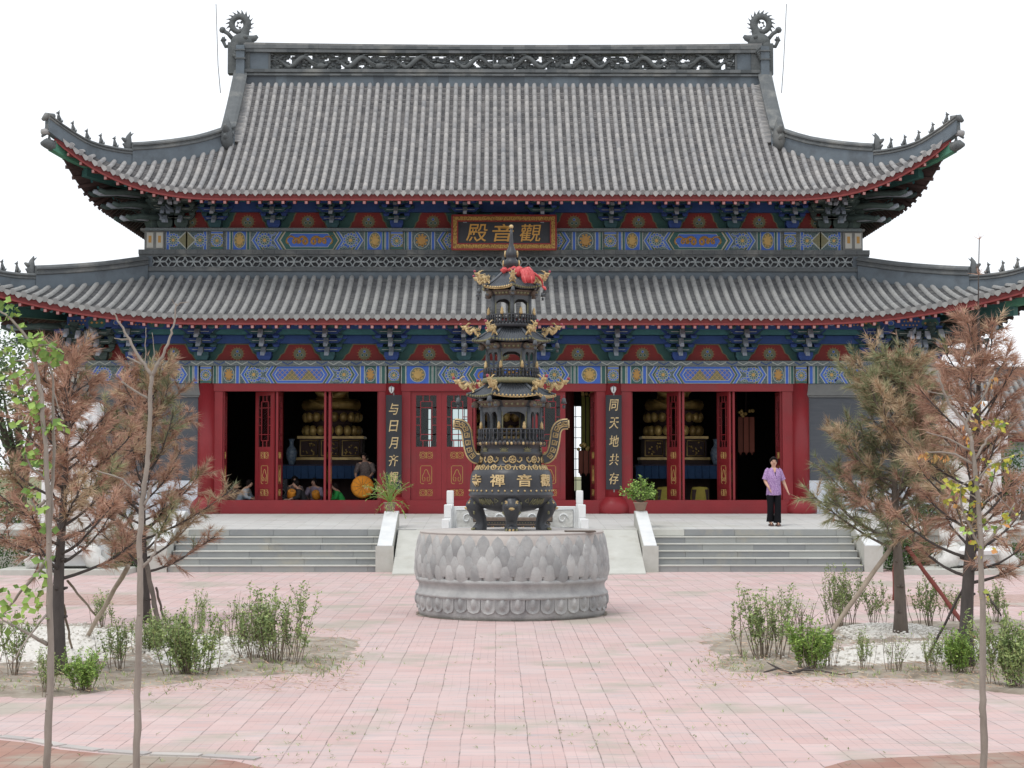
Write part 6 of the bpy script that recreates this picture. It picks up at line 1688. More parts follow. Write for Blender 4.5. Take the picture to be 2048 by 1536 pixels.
# red cloth tied round the spire
m = MB(); rr = random.Random(4)
def zc_(px, py, dy=-.1): return V((W(px, HORIZ, D).x, D + dy, zB(py)))
nk = V((BX, D, zB(541)))
m.tube([nk + V((rp(15) * sin(a), -rp(15) * cos(a), .02 * sin(3 * a))) for a in [2 * pi * i / 16 for i in range(17)]], [.035 + .012 * sin(i * 2.1) for i in range(17)], M['cloth_red'], 7, False)
m.tube([zc_(1012, 541, -.14), zc_(1006, 544, -.18), zc_(1009, 549, -.18)], [.035, .05, .02], M['cloth_red'], 7)
m.ball(zc_(1038, 546, -.2), (.075, .07, .085), M['cloth_red'], 9, 7)
for k in range(15):
    f = k / 14; x1 = 1050 + 12 * f
    pts = [zc_(1036 + 4 * f, 541 + 3 * rr.random(), -.16 - .05 * rr.random()), zc_(1044 + 13 * f, 541 + 7 * (1 - f), -.3), zc_(1047 + 16 * f, 552 + 5 * (1 - f), -.42 - .05 * rr.random()), zc_(1046 + 19 * f, 563, -.5), zc_(1047 + 18 * f + rr.uniform(-1, 1), 571.5 + rr.uniform(-2, 2), -.52)]
    m.tube(pts, [.02, .036, .04, .036, .022], M['cloth_red'], 6, True, True, rr.random(), .8)  # strong tint spread paints the shading of the folds into the cloth
m.tube([zc_(1066, 552, -.4), zc_(1076, 558, -.35), zc_(1083, 566, -.3), zc_(1085, 574, -.3), zc_(1087, 582, -.3)], [.035, .03, .022, .014, .014], M['cloth_red'], 6, True, True, .5, .6)
m.tube([zc_(1083, 576, -.3), zc_(1088, 580, -.33), zc_(1091, 584, -.33)], [.015, .04, .02], M['cloth_red'], 6, True, True, .7, .6)
tag(m.build("red_cloth", None), "crumpled red silk cloth knotted round the neck of the burner spire", "cloth")

# ------------------------------------------------------------------ marble balustrade and small bronze trough at the head of the ramp
bal = thing("marble_balustrade", "low white marble balustrade with carved panel and stepped posts behind the incense burner", "balustrade", (XP(1030, 40.3), 40.3, PZ0))
def rampz(y): return PZ0 + (y - PY0) * (PZ1 - PZ0) / (PY1 - PY0) if y > PY0 else max(0, .02 + (PZ0 - .02) * (y - ry0) / (PY0 - ry0))
for s, pxs in ((-1, ((900.5, 40.3), (895.5, 39.45), (891, 38.75))), (1, ((1159, 40.3), (1164, 39.45), (1169.5, 38.75)))):
    tops = (981, 1009, 1037.5); prev = None
    for (px, y), ty in zip(pxs, tops):
        x = XP(px, y); z0 = rampz(y); z1 = ZY(ty, y); m = MB()
        m.box(x - .082, x + .082, y - .08, y + .08, z0 - .05, z1 - .30, M['marble'], .5, .01); m.box(x - .07, x + .07, y - .07, y + .07, z1 - .3, z1 - .285, M['marble'], .2); m.box(x - .08, x + .08, y - .08, y + .08, z1 - .285, z1, M['marble'], .6, .015)
        m.build("post", bal)
        if prev:
            xp, yp, zp = prev; m = MB(); a, b = V((xp, yp - .08, 0)), V((x, y + .08, 0)); ta, tb = zp - .32, z1 - .28
            m.hexa([(a.x - .05, a.y, rampz(a.y) - .05), (a.x + .05, a.y, rampz(a.y) - .05), (b.x + .05, b.y, rampz(b.y) - .05), (b.x - .05, b.y, rampz(b.y) - .05), (a.x - .05, a.y, ta), (a.x + .05, a.y, ta), (b.x + .05, b.y, tb), (b.x - .05, b.y, tb)], M['marble']); m.build("sloping_panel", bal)
        prev = (x, y, z1)
m = MB(); xa, xb, y = XP(907, 40.3), XP(1152, 40.3), 40.3; z0, zt_ = rampz(y), ZY(1012.5, y)
m.box(xa, xb, y - .05, y + .06, z0 - .05, zt_, M['marble'], .5, .012); pn = m.build("carved_panel", bal); m = MB()
for x0_, x1_ in ((913, 1018), (1042, 1146)):
    a, b = XP(x0_, y), XP(x1_, y); za, zb_ = ZY(1055, y), ZY(1019, y)
    m.box(a, b, y - .062, y - .05, za, zb_, M['marble_carved'])
    m.tube([(a, y - .065, za), (b, y - .065, za), (b, y - .065, zb_), (a, y - .065, zb_), (a, y - .065, za)], .014, M['marble'], 4, False)
    for k in range(3): 
        xc = a + (b - a) * (.2 + .3 * k); m.tube([(xc + .12 * cos(q) * (1 - q / 9), y - .068, (za + zb_) / 2 + .13 * sin(q) * (1 - q / 9)) for q in [j * .5 for j in range(14)]], .022, M['marble'], 5)
m.build("relief", pn)
tr = thing("incense_trough", "low brown bronze incense trough with gold rosettes in front of the marble panel", "incense trough", (XP(1025, 39.85), 39.85, rampz(39.85)))
Y = 39.85; xa, xb = XP(948, Y), XP(1103, Y)
m = MB(); zt_ = ZY(1035, Y)
m.box(xa + .05, xb - .05, Y - .22, Y + .22, rampz(Y), zt_ - .07, M['bronze']); m.box(xa, xb, Y - .28, Y + .28, zt_ - .07, zt_, M['rust_brown'], .6, .012); m.box(xa + .03, xb - .03, Y - .25, Y + .25, ZY(1050, Y), ZY(1047, Y), M['rust_brown'])
for x in (xa - .02, xb - .1): m.box(x, x + .12, Y - .16, Y + .16, zt_ - .1, ZY(1001, Y), M['rust_brown'], .3, .012)
b_ = m.build("basin", tr); m = MB()
for k in range(26): m.ball((xa + .1 + (xb - xa - .2) * k / 25, Y - .225, ZY(1045, Y)), .014, M['olive'], 5, 4)
for k in range(7):
    x = xa + .2 + (xb - xa - .4) * k / 6
    for q in range(5): m.ball((x + .04 * cos(q * 1.257), Y - .222, ZY(1056, Y) + .03 * sin(q * 1.257)), .02, M['orange_gold'], 5, 4)
m.build("gold_rosettes", b_)

# ------------------------------------------------------------------ people
def skin_mesh(nodes, edges, root, material, name, parent, sub=2, tint=.5):
    names = list(nodes); me = bpy.data.meshes.new("sk"); me.from_pydata([nodes[k][0] for k in names], [(names.index(a), names.index(b)) for a, b in edges], [])
    o = bpy.data.objects.new("sk", me); C.objects.link(o); o.modifiers.new("s", 'SKIN')
    if not me.skin_vertices: me.skin_vertices.new()
    for i, k in enumerate(names):
        r = nodes[k][1]; r = (r, r) if not hasattr(r, '__len__') else r
        me.skin_vertices[0].data[i].radius = r; me.skin_vertices[0].data[i].use_root = (k == root)
    sb = o.modifiers.new("u", 'SUBSURF'); sb.levels = sub; sb.render_levels = sub
    dg = bpy.context.evaluated_depsgraph_get(); dg.update()
    e = bpy.data.meshes.new_from_object(o.evaluated_get(dg))
    m = MB(); m.add([v.co.copy() for v in e.vertices], [tuple(p.vertices) for p in e.polygons], material, True, tint)
    bpy.data.objects.remove(o); bpy.data.meshes.remove(me); bpy.data.meshes.remove(e)
    return m.build(name, parent, (0, 0, 0)) if name else m
def loft(mb, rings, mt, n=20, tint=.5, fold=0.0):
    vs = []
    for q, (c, rx, ry) in enumerate(rings):
        for k in range(n):
            a = 2 * pi * k / n; f = 1 + fold * sin(a * 5 + q * .9) + fold * .6 * sin(a * 3 - q * 1.7)
            vs.append((c[0] + rx * f * cos(a), c[1] + ry * f * sin(a), c[2]))
    fs = [(q * n + k, q * n + (k + 1) % n, (q + 1) * n + (k + 1) % n, (q + 1) * n + k) for q in range(len(rings) - 1) for k in range(n)]
    mb.add(vs, fs, mt, True, tint)
def hand_nodes(nd, ed, wrist, tip, side, r=.011, pre="l"):
    """palm, four fingers and a thumb, slightly curled"""
    w_, t_ = V(wrist), V(tip); d = (t_ - w_).normalized(); a = d.cross(V((0, 1, 0))).normalized() if abs(d.y) < .9 else V((1, 0, 0)); b = a.cross(d)
    pc = w_ + d * .055; nd[pre + "palm"] = (pc, (.032, .016)); ed.append((pre + "wrist", pre + "palm"))
    for k, (off, L) in enumerate(((-.03, .058), (-.01, .068), (.01, .064), (.028, .05))):
        k0, k1, k2 = pre + "f%da" % k, pre + "f%db" % k, pre + "f%dc" % k
        p0 = pc + d * .035 + b * off; p1 = p0 + d * L * .55 - V((0, .010, 0)); p2 = p1 + d * L * .4 - V((0, .022, 0))
        nd[k0] = (p0, r); nd[k1] = (p1, r * .9); nd[k2] = (p2, r * .75); ed += [(pre + "palm", k0), (k0, k1), (k1, k2)]
    p0 = w_ + d * .04 - b * .035 * side; p1 = p0 + d * .035 - b * .02 * side - V((0, .012, 0)); nd[pre + "t0"] = (p0, r * 1.1); nd[pre + "t1"] = (p1, r * .9); ed += [(pre + "palm", pre + "t0"), (pre + "t0", pre + "t1")]
blouse = mat("lilac_blouse", (.52, .36, .58), (.20, .10, .28), rough=.85, scale=42, nw=1.5, detail=3, bump=.15, bscale=14)
M['blouse'] = blouse
M['shirt_grey'] = mat("grey_blue_shirt", (.34, .40, .45), (.24, .29, .34), rough=.85, scale=6, bump=.2)
M['shirt_black'] = mat("black_shirt", (.035, .035, .04), (.02, .02, .024), rough=.85, scale=6, bump=.2)
M['shirt_green'] = mat("green_shirt", (.03, .34, .07), (.02, .24, .05), rough=.85, scale=6, bump=.2)
M['shirt_print'] = mat("brown_print_shirt", (.25, .21, .19), (.08, .06, .06), rough=.85, scale=30, nw=1.3, bump=.1)
M['shirt_pale'] = mat("pale_lilac_shirt", (.4, .34, .42), (.2, .16, .22), rough=.85, scale=24, nw=1.2, bump=.1)
def head_bits(p, hc, r=1.0, yaw=0.0, hairlen=0.0):
    """face and hair on a head whose centre is hc; faces -y turned by yaw"""
    Rz = Matrix.Rotation(yaw, 3, 'Z'); hc = V(hc)
    m = MB(); m.ball((0, .022, .04), (.083, .09, .085), M['hair'], 16, 10)
    for s in (-1, 1): m.tube([(s * .062, .0, .07), (s * .076, -.01, .02), (s * .072, .015, -.04 - hairlen)], [.026, .03, .018], M['hair'], 7)
    m.tube([(-.07, -.04, .06), (-.03, -.066, .085), (.03, -.066, .092)], [.02, .022, .012], M['hair'], 7)
    m.tube([(.07, -.04, .055), (.05, -.06, .08), (.015, -.062, .098)], [.02, .02, .012], M['hair'], 7)
    m.ball((0, .055, -.02), (.07, .05, .07), M['hair'], 12, 8)
    m.xf(Matrix.Translation(hc) @ Rz.to_4x4()); m.build("hair", p, (0, 0, 0))
    m = MB()
    for s in (-1, 1):
        m.ball((s * .028, -.083, .002), (.012, .006, .006), M['hair'], 7, 5); m.tube([(s * .014, -.09, .02), (s * .03, -.089, .025), (s * .045, -.08, .02)], .004, M['hair'], 4)
    m.tube([(-.02, -.088, -.052), (0, -.092, -.05), (.02, -.088, -.052)], .005, M['red_dull'], 4)
    m.xf(Matrix.Translation(hc) @ Rz.to_4x4()); m.build("face_features", p, (0, 0, 0))
def walker():
    Yw = 41.0; base = W(1548, 1050.5, Yw); base.z = rampz(Yw)
    p = thing("person", "woman in a lilac blouse and black trousers walking across the terrace", "person", base)
    nd = {"hip": ((0, 0, .80), (.135, .10)), "waist": ((0, 0, .93), (.12, .09)), "chest": ((0, .0, 1.12), (.135, .095)), "sh": ((0, .01, 1.26), (.09, .065)), "neck": ((0, 0, 1.345), .048), "jaw": ((0, -.018, 1.405), (.058, .062)), "head": ((0, -.004, 1.475), (.074, .088)), "crown": ((0, .012, 1.545), (.055, .065)), "nose": ((0, -.098, 1.455), (.012, .012)),
          "earl": ((-.082, .005, 1.455), (.012, .02)), "earr": ((.082, .005, 1.455), (.012, .02)),
          "lsh": ((-.165, .01, 1.255), .06), "lel": ((-.215, .02, 1.03), .046), "lwrist": ((-.16, -.13, .885), .029), "rsh": ((.165, .01, 1.255), .06), "rel": ((.255, .05, 1.02), .046), "rwrist": ((.325, -.01, .84), .029),
          "lh": ((-.085, 0, .74), .088), "lk": ((-.09, -.04, .44), .06), "la": ((-.085, .04, .085), .042), "lt": ((-.085, -.12, .03), (.04, .028)), "rh": ((.085, 0, .74), .088), "rk": ((.075, -.07, .43), .06), "ra": ((.06, -.09, .075), .042), "rt": ((.065, -.24, .028), (.04, .026))}
    ed = [("hip", "waist"), ("waist", "chest"), ("chest", "sh"), ("sh", "neck"), ("neck", "jaw"), ("jaw", "head"), ("head", "crown"), ("head", "nose"), ("head", "earl"), ("head", "earr"), ("sh", "lsh"), ("lsh", "lel"), ("lel", "lwrist"), ("sh", "rsh"), ("rsh", "rel"), ("rel", "rwrist"),
          ("hip", "lh"), ("lh", "lk"), ("lk", "la"), ("la", "lt"), ("hip", "rh"), ("rh", "rk"), ("rk", "ra"), ("ra", "rt")]
    hand_nodes(nd, ed, (-.16, -.13, .885), (-.125, -.2, .78), 1, pre="l"); hand_nodes(nd, ed, (.325, -.01, .84), (.36, -.05, .74), -1, pre="r")
    skin_mesh(nd, ed, "hip", M['skin'], "body", p)
    m = MB()
    loft(m, [((0, .0, .70), .185, .142), ((0, 0, .72), .188, .146), ((0, 0, .85), .178, .138), ((0, 0, .96), .165, .13), ((0, -.008, 1.06), .172, .142), ((0, -.006, 1.14), .178, .145), ((0, .004, 1.22), .18, .12), ((0, .008, 1.27), .172, .095), ((0, .008, 1.305), .125, .08), ((0, .006, 1.335), .068, .062)], M['blouse'], 28, .5, .018)
    for s, sh, el in ((-1, (-.155, .01, 1.262), (-.216, .022, 1.06)), (1, (.155, .01, 1.262), (.243, .044, 1.06))):
        a, b = V(sh), V(el); u = b - a
        m.tube([a - u.normalized() * .05 + V((-s * .02, 0, .0)), a, a + u * .4, a + u * .85, b], [.045, .062, .066, .068, .073], M['blouse'], 14, False, True)
    # neckline and front opening
    m.build("blouse", p, (0, 0, 0)); n = MB()
    n.add([(-.045, -.078, 1.335), (.045, -.078, 1.335), (.012, -.139, 1.215), (-.008, -.14, 1.215)], [(0, 3, 2, 1)], M['skin'], True)
    n.add([(-.004, -.142, 1.235), (.016, -.142, 1.24), (.012, -.150, 1.14), (.0, -.152, 1.145)], [(0, 3, 2, 1)], M['hair'], True); n.build("neckline", p, (0, 0, 0))
    m = MB()
    for s, pts in ((-1, [(-.085, 0, .80), (-.09, -.005, .70), (-.092, -.04, .45), (-.09, -.01, .25), (-.088, .03, .09)]), (1, [(.085, 0, .80), (.085, -.01, .70), (.078, -.075, .44), (.07, -.08, .25), (.062, -.085, .065)])):
        loft(m, [((x, y, z), rx, ry) for (x, y, z), rx, ry in zip(pts, (.088, .092, .082, .084, .096), (.108, .108, .092, .095, .11))], M['trousers'], 18, .5, .03)
    loft(m, [((0, 0, .74), .165, .118), ((0, 0, .84), .155, .115)], M['trousers'], 20); m.build("trousers", p, (0, 0, 0))
    for x, y in ((-.085, -.05), (.063, -.17)):
        m = MB(); m.hexa([(x - .045, y - .13, 0), (x + .045, y - .13, 0), (x + .038, y + .12, 0), (x - .038, y + .12, 0), (x - .045, y - .13, .02), (x + .045, y - .13, .02), (x + .038, y + .12, .035), (x - .038, y + .12, .035)], M['sandal'])
        m.tube([(x - .048, y - .04, .02), (x - .02, y - .05, .065), (x + .02, y - .05, .065), (x + .048, y - .04, .02)], .012, M['sandal'], 5); m.build("sandal", p, (0, 0, 0))
    head_bits(p, (0, 0, 1.47), yaw=R(-6))
    p.rotation_euler.z = R(4); p.scale = (.95, 1.0, 1.02)
walker()
ZI = PZ1 + .12
def sitter(px, Y, head_py, yaw, shirt, lab, low=.1, lean=.12, legs=True, sc_=1.0):
    """person seated on the hall floor; yaw 0 faces the court"""
    top = ZY(head_py, Y); hh = (top - ZI) / .80
    p = thing("person", lab, "person", (XP(px, Y), Y, ZI), "people seated inside the hall")
    nd = {"hip": ((0, .02, .12), (.14, .11)), "waist": ((0, .0, .26), (.12, .09)), "chest": ((0, -lean * .6, .44), (.14, .1)), "sh": ((0, -lean, .55), (.09, .07)), "neck": ((0, -lean * 1.25, .62), .045), "jaw": ((0, -lean * 1.5 - .02, .665), (.055, .06)), "head": ((0, -lean * 1.5, .735), (.072, .085)), "crown": ((0, -lean * 1.45, .79), (.05, .06)), "nose": ((0, -lean * 1.5 - .1, .715), .012),
          "lsh": ((-.17, -lean, .55), .055), "lel": ((-.25, -lean - .06, .34), .043), "lwrist": ((-.13, -lean - .24, .28), .028), "rsh": ((.17, -lean, .55), .055), "rel": ((.25, -lean - .06, .34), .043), "rwrist": ((.13, -lean - .24, .28), .028),
          "lh": ((-.11, 0, .11), .09), "lk": ((-.32, -.26, .14), .07), "la": ((-.02, -.36, .06), .045), "lt": ((.12, -.38, .04), .035), "rh": ((.11, 0, .11), .09), "rk": ((.32, -.26, .14), .07), "ra": ((.02, -.28, .08), .045), "rt": ((-.12, -.28, .08), .035)}
    ed = [("hip", "waist"), ("waist", "chest"), ("chest", "sh"), ("sh", "neck"), ("neck", "jaw"), ("jaw", "head"), ("head", "crown"), ("head", "nose"), ("sh", "lsh"), ("lsh", "lel"), ("lel", "lwrist"), ("sh", "rsh"), ("rsh", "rel"), ("rel", "rwrist"), ("hip", "lh"), ("lh", "lk"), ("lk", "la"), ("la", "lt"), ("hip", "rh"), ("rh", "rk"), ("rk", "ra"), ("ra", "rt")]
    hand_nodes(nd, ed, nd["lwrist"][0], V(nd["lwrist"][0]) + V((.06, -.08, -.02)), 1, pre="l"); hand_nodes(nd, ed, nd["rwrist"][0], V(nd["rwrist"][0]) + V((-.06, -.08, -.02)), -1, pre="r")
    skin_mesh(nd, ed, "hip", M['skin'], "body", p)
    m = MB(); loft(m, [((0, .02, .06), .19, .15), ((0, .01, .2), .175, .135), ((0, -lean * .4, .36), .17, .135), ((0, -lean * .7, .47), .18, .13), ((0, -lean, .56), .15, .095), ((0, -lean * 1.1, .60), .07, .065)], shirt, 20, .5, .025)
    for a, b, c in (("lsh", "lel", "lwrist"), ("rsh", "rel", "rwrist")): m.tube([V(nd[a][0]), V(nd[b][0]), V(nd[b][0]).lerp(V(nd[c][0]), .6)], [.075, .066, .052], shirt, 12, False)
    m.build("shirt", p, (0, 0, 0)); m = MB()
    for a, b, c in (("lh", "lk", "la"), ("rh", "rk", "ra")): m.tube([V(nd[a][0]), V(nd[b][0]), V(nd[c][0])], [.115, .09, .06], M['trousers'], 12)
    m.build("trousers", p, (0, 0, 0))
    head_bits(p, (0, -lean * 1.5, .73)); p.rotation_euler.z = yaw; p.scale = (sc_ * .95, sc_ * .95, hh); return p
sitter(479, 46.75, 962, R(82), M['shirt_grey'], "seated person in a grey blue shirt just inside the first open doorway, side on", lean=.2)
sitter(466, 47.5, 966, R(30), M['shirt_print'], "seated person half hidden in the dark behind the grey blue shirt", lean=.15)
sitter(588, 47.6, 955, R(12), M['shirt_print'], "seated person in a brown printed shirt behind the black shirted person")
sitter(608, 46.85, 963, R(-72), M['shirt_black'], "seated person in a black shirt in the middle doorway opening", lean=.16)
sitter(633, 47.8, 959, R(-20), M['shirt_pale'], "seated person in a pale lilac shirt beside the black shirted person")
sitter(683, 46.85, 968, R(-78), M['shirt_green'], "seated person in a bright green shirt beside the orange cushion", lean=.14)
def stander():
    Y = 47.3; p = thing("person", "person in a dark printed top standing behind the big round orange cushion", "person", (XP(731, Y), Y, ZI))
    nd = {"hip": ((0, .08, .76), (.14, .11)), "waist": ((0, .03, .92), (.125, .1)), "chest": ((0, -.03, 1.1), (.14, .1)), "sh": ((0, -.07, 1.2), (.09, .07)), "neck": ((-.01, -.1, 1.27), .046), "jaw": ((-.03, -.14, 1.315), (.055, .06)), "head": ((-.03, -.13, 1.385), (.072, .085)), "crown": ((-.03, -.12, 1.44), (.05, .06)), "nose": ((-.05, -.225, 1.365), .012),
          "lsh": ((-.17, -.07, 1.19), .056), "lel": ((-.25, -.12, .98), .045), "lwrist": ((-.24, -.36, .86), .029), "rsh": ((.17, -.07, 1.19), .056), "rel": ((.24, -.14, .98), .045), "rwrist": ((.16, -.38, .86), .029),
          "lh": ((-.09, .06, .7), .09), "lk": ((-.1, -.02, .42), .062), "la": ((-.1, .04, .08), .043), "lt": ((-.1, -.12, .03), .035), "rh": ((.09, .06, .7), .09), "rk": ((.1, -.02, .42), .062), "ra": ((.1, .04, .08), .043), "rt": ((.1, -.12, .03), .035)}
    ed = [("hip", "waist"), ("waist", "chest"), ("chest", "sh"), ("sh", "neck"), ("neck", "jaw"), ("jaw", "head"), ("head", "crown"), ("head", "nose"), ("sh", "lsh"), ("lsh", "lel"), ("lel", "lwrist"), ("sh", "rsh"), ("rsh", "rel"), ("rel", "rwrist"), ("hip", "lh"), ("lh", "lk"), ("lk", "la"), ("la", "lt"), ("hip", "rh"), ("rh", "rk"), ("rk", "ra"), ("ra", "rt")]
    hand_nodes(nd, ed, nd["lwrist"][0], V(nd["lwrist"][0]) + V((.02, -.1, -.03)), 1, pre="l"); hand_nodes(nd, ed, nd["rwrist"][0], V(nd["rwrist"][0]) + V((-.02, -.1, -.03)), -1, pre="r")
    skin_mesh(nd, ed, "hip", M['skin'], "body", p)
    m = MB(); loft(m, [((0, .08, .64), .19, .15), ((0, .05, .85), .175, .14), ((0, 0, 1.0), .17, .135), ((0, -.04, 1.11), .18, .13), ((0, -.07, 1.2), .15, .095), ((-.01, -.09, 1.25), .07, .065)], M['shirt_print'], 20, .5, .025)
    for a, b, c in (("lsh", "lel", "lwrist"), ("rsh", "rel", "rwrist")): m.tube([V(nd[a][0]), V(nd[b][0]), V(nd[b][0]).lerp(V(nd[c][0]), .5)], [.075, .066, .05], M['shirt_print'], 12, False)
    m.build("blouse", p, (0, 0, 0)); m = MB()
    for a, b, c in (("lh", "lk", "la"), ("rh", "rk", "ra")): m.tube([V(nd[a][0]) + V((0, 0, .06)), V(nd[b][0]), V(nd[c][0])], [.115, .085, .08], M['trousers'], 12)
    m.build("trousers", p, (0, 0, 0)); head_bits(p, (-.03, -.13, 1.38), yaw=R(-15))
stander()
def cushion(px, py, Y, r, tilt, lab, mt='orange', grp="round cushions in the hall"):
    m = MB(); m.lathe([(.005, -.11), (r * .8, -.11), (r * .96, -.08), (r, 0), (r * .96, .08), (r * .8, .11), (r * .3, .105), (.005, .09)], (0, 0, 0), M[mt], 40)
    for k in range(12): a = 2 * pi * k / 12; m.tube([(.05 * cos(a), .05 * sin(a), .108), (r * .8 * cos(a), r * .8 * sin(a), .112), (r * .97 * cos(a), r * .97 * sin(a), .07)], .006, M['orange_gold'], 4)
    m.ball((0, 0, .1), (.03, .03, .015), M['orange_gold'], 8, 5)
    o = m.build("cushion", None); o.location = W(px, py, Y); o.rotation_euler = tilt; tag(o, lab, "cushion", grp)
cushion(725, 974, 46.75, .31, (R(84), 0, R(6)), "big round orange cushion held upright in the doorway")
cushion(583, 988, 46.75, .12, (R(30), R(10), 0), "orange cushion lying tilted in front of the brown printed shirt")
cushion(632, 990, 47.1, .11, (R(35), R(-12), 0), "small orange cushion beside the black shirted person")

# ------------------------------------------------------------------ hall furnishings
def statue(px, lab):
    Y = 50.3; t = thing("buddha_statue", lab, "statue", (XP(px, Y), Y, ZI), "gilded statues in the hall"); G_ = M['dull_gold']
    z = lambda py: ZY(py, Y) - ZI
    m = MB(); m.box(-.98, .98, -.55, .55, 0, z(916), M['dark_wood']); m.box(-.9, .9, -.5, .5, z(916), z(878), M['dark_wood']); m.box(-.95, .95, -.54, .54, z(878), z(873), G_); m.box(-1.0, 1.0, -.57, .57, z(920), z(915), G_); pl_ = m.build("plinth", t, (0, 0, 0)); m = MB()
    for k in range(3):
        a = -.86 + .6 * k; m.tube([(a, -.51, z(912)), (a + .5, -.51, z(912)), (a + .5, -.51, z(882)), (a, -.51, z(882)), (a, -.51, z(912))], .02, G_, 4, False)
        for q in range(14): m.ball((a + rnd.uniform(.06, .44), -.51, z(rnd.uniform(885, 909))), (.03, .015, .025), G_, 5, 4, rnd.random())
    m.build("gilded_relief", pl_, (0, 0, 0)); m = MB()
    m.lathe([(.62, z(872)), (.78, z(860)), (.55, z(850)), (.62, z(842)), (.82, z(826)), (.8, z(822))], (0, 0, 0), M['dark_wood'], 28)
    for row, (zc1, n_, sgn) in enumerate(((z(862), 18, -1), (z(835), 18, 1))):
        for k in range(n_): a = 2 * pi * (k + .5 * row) / n_; m.ball((.76 * sin(a), -.76 * cos(a), zc1), (.125, .125, .15), G_, 8, 6, rnd.random())
    m.build("lotus_throne", t, (0, 0, 0)); m = MB()
    zl = z(822)
    m.ball((0, -.1, zl + .18), (.78, .5, .22), G_, 20, 10)
    for s in (-1, 1): m.tube([(s * .2, .05, zl + .15), (s * .68, -.28, zl + .16), (s * .1, -.5, zl + .12)], [.2, .18, .1], G_, 10)
    m.lathe([(.5, zl + .15), (.45, zl + .5), (.42, zl + .8), (.5, zl + 1.1), (.46, zl + 1.3), (.2, zl + 1.45), (.15, zl + 1.52), (.16, zl + 1.6)], (0, .08, 0), G_, 24)
    m.ball((0, .05, zl + 1.8), (.2, .22, .27), G_, 14, 10); m.ball((0, .08, zl + 2.05), (.12, .12, .12), M['hair'], 10, 8)
    for s in (-1, 1): m.tube([(s * .46, .1, zl + 1.25), (s * .58, -.05, zl + .85), (s * .32, -.36, zl + .5), (s * .08, -.45, zl + .42)], [.16, .14, .12, .07], G_, 10)
    for k in range(5): m.tube([(-.6 + .1 * k, -.5, zl + .3 - .03 * k), (-.1, -.62, zl + .08 + .03 * k), (.5 - .05 * k, -.5, zl + .26)], .025, G_, 5, True, True, .9)
    m.build("figure", t, (0, 0, 0))
statue(664, "gilded seated statue on a lotus throne in the bay with the seated people"); statue(1003, "gilded seated statue behind the incense burner in the middle bay"); statue(1347, "gilded seated statue on a lotus throne in the bay behind the round leafy bush")
def altar(pa, pb, lab, mt):
    Y = 48.9; t = thing("altar_table", lab, "altar", (XP((pa + pb) / 2, Y), Y, ZI), "altar tables in front of the statues"); hw = (XP(pb, Y) - XP(pa, Y)) / 2; h = ZY(930, Y) - ZI
    m = MB(); m.box(-hw, hw, -.3, .3, h - .06, h, M['dark_wood'], .5, .01); m.build("tabletop", t, (0, 0, 0))
    m = MB(); m.box(-hw + .03, hw - .03, -.32, -.31, h - .38, h - .02, M[mt]); m.box(-hw, hw, -.31, .31, h + .001, h + .008, M[mt])
    for k in range(14): x = -hw + .06 + (2 * hw - .12) * k / 13; m.tube([(x, -.325, h - .02), (x + .02, -.33, h - .36)], .012, M[mt], 5)
    m.build("cloth", t, (0, 0, 0))
    for sx in (-1, 1):
        for sy in (-1, 1): m = MB(); m.box(sx * (hw - .08) - .04, sx * (hw - .08) + .04, sy * .24 - .04, sy * .24 + .04, 0, h - .061, M['dark_wood']); m.build("leg", t, (0, 0, 0))
altar(556, 752, "long altar table with a blue cloth in the bay with the seated people", 'blue_cloth'); altar(1268, 1462, "long altar table with a blue cloth in the bay behind the round leafy bush", 'blue_cloth')
def vase(px, py, Y, lab):
    m = MB(); m.lathe([(.08, 0), (.09, .02), (.16, .22), (.19, .42), (.15, .56), (.07, .66), (.07, .8), (.11, .9), (.1, .9)], (0, 0, 0), M['porcelain'], 20); o = m.build("porcelain_vase", None); o.location = (XP(px, Y), Y, ZI + (ZY(930, Y) - ZI) + .012); tag(o, lab, "vase", "porcelain vases on the altars"); o.scale = (.85, .85, .8)
vase(583, 930, 48.9, "tall blue and white porcelain vase on the altar near the seated people"); vase(1432, 930, 48.9, "tall blue and white porcelain vase at the end of the altar behind the leafy bush")
def kneeler(px, Y, lab):
    t = thing("kneeling_bench", lab, "bench", (XP(px, Y), Y, ZI), "yellow draped kneeling benches"); w_ = .22
    m = MB(); m.box(-w_, w_, -.2, .2, .05, .5, M['dark_wood']); m.build("frame", t, (0, 0, 0)); m = MB()
    loft(m, [((0, 0, .0), w_ + .05, .26), ((0, 0, .25), w_ + .035, .245), ((0, 0, .5), w_ + .02, .23), ((0, 0, .56), w_ - .02, .2), ((0, 0, .575), .01, .01)], M['yellow_cloth'], 24, .5, .03); m.build("yellow_drape", t, (0, 0, 0))
kneeler(1330, 47.6, "yellow draped kneeling bench half hidden by the potted bush"); kneeler(1399, 47.6, "yellow draped kneeling bench in the middle of the open bay")
def speaker(px, lab):
    Y = 47.4; t = thing("loudspeaker", lab, "speaker", (XP(px, Y), Y, ZI), "black loudspeakers in the hall")
    m = MB(); m.box(-.13, .13, -.12, .14, 0, .78, M['black'], .5, .015); m.build("cabinet", t, (0, 0, 0))
    for z, r in ((.2, .09), (.42, .09), (.63, .05)):
        m = MB(); m.tube([(0, -.125, z), (0, -.135, z)], r, M['ridge_light'], 16); m.tube([(0, -.13, z), (0, -.14, z)], r * .8, M['trousers'], 16); m.build("speaker_cone", t, (0, 0, 0))
speaker(566, "black loudspeaker with silver rings near the seated people"); speaker(1446, "black loudspeaker with silver rings beside the folded door leaves")
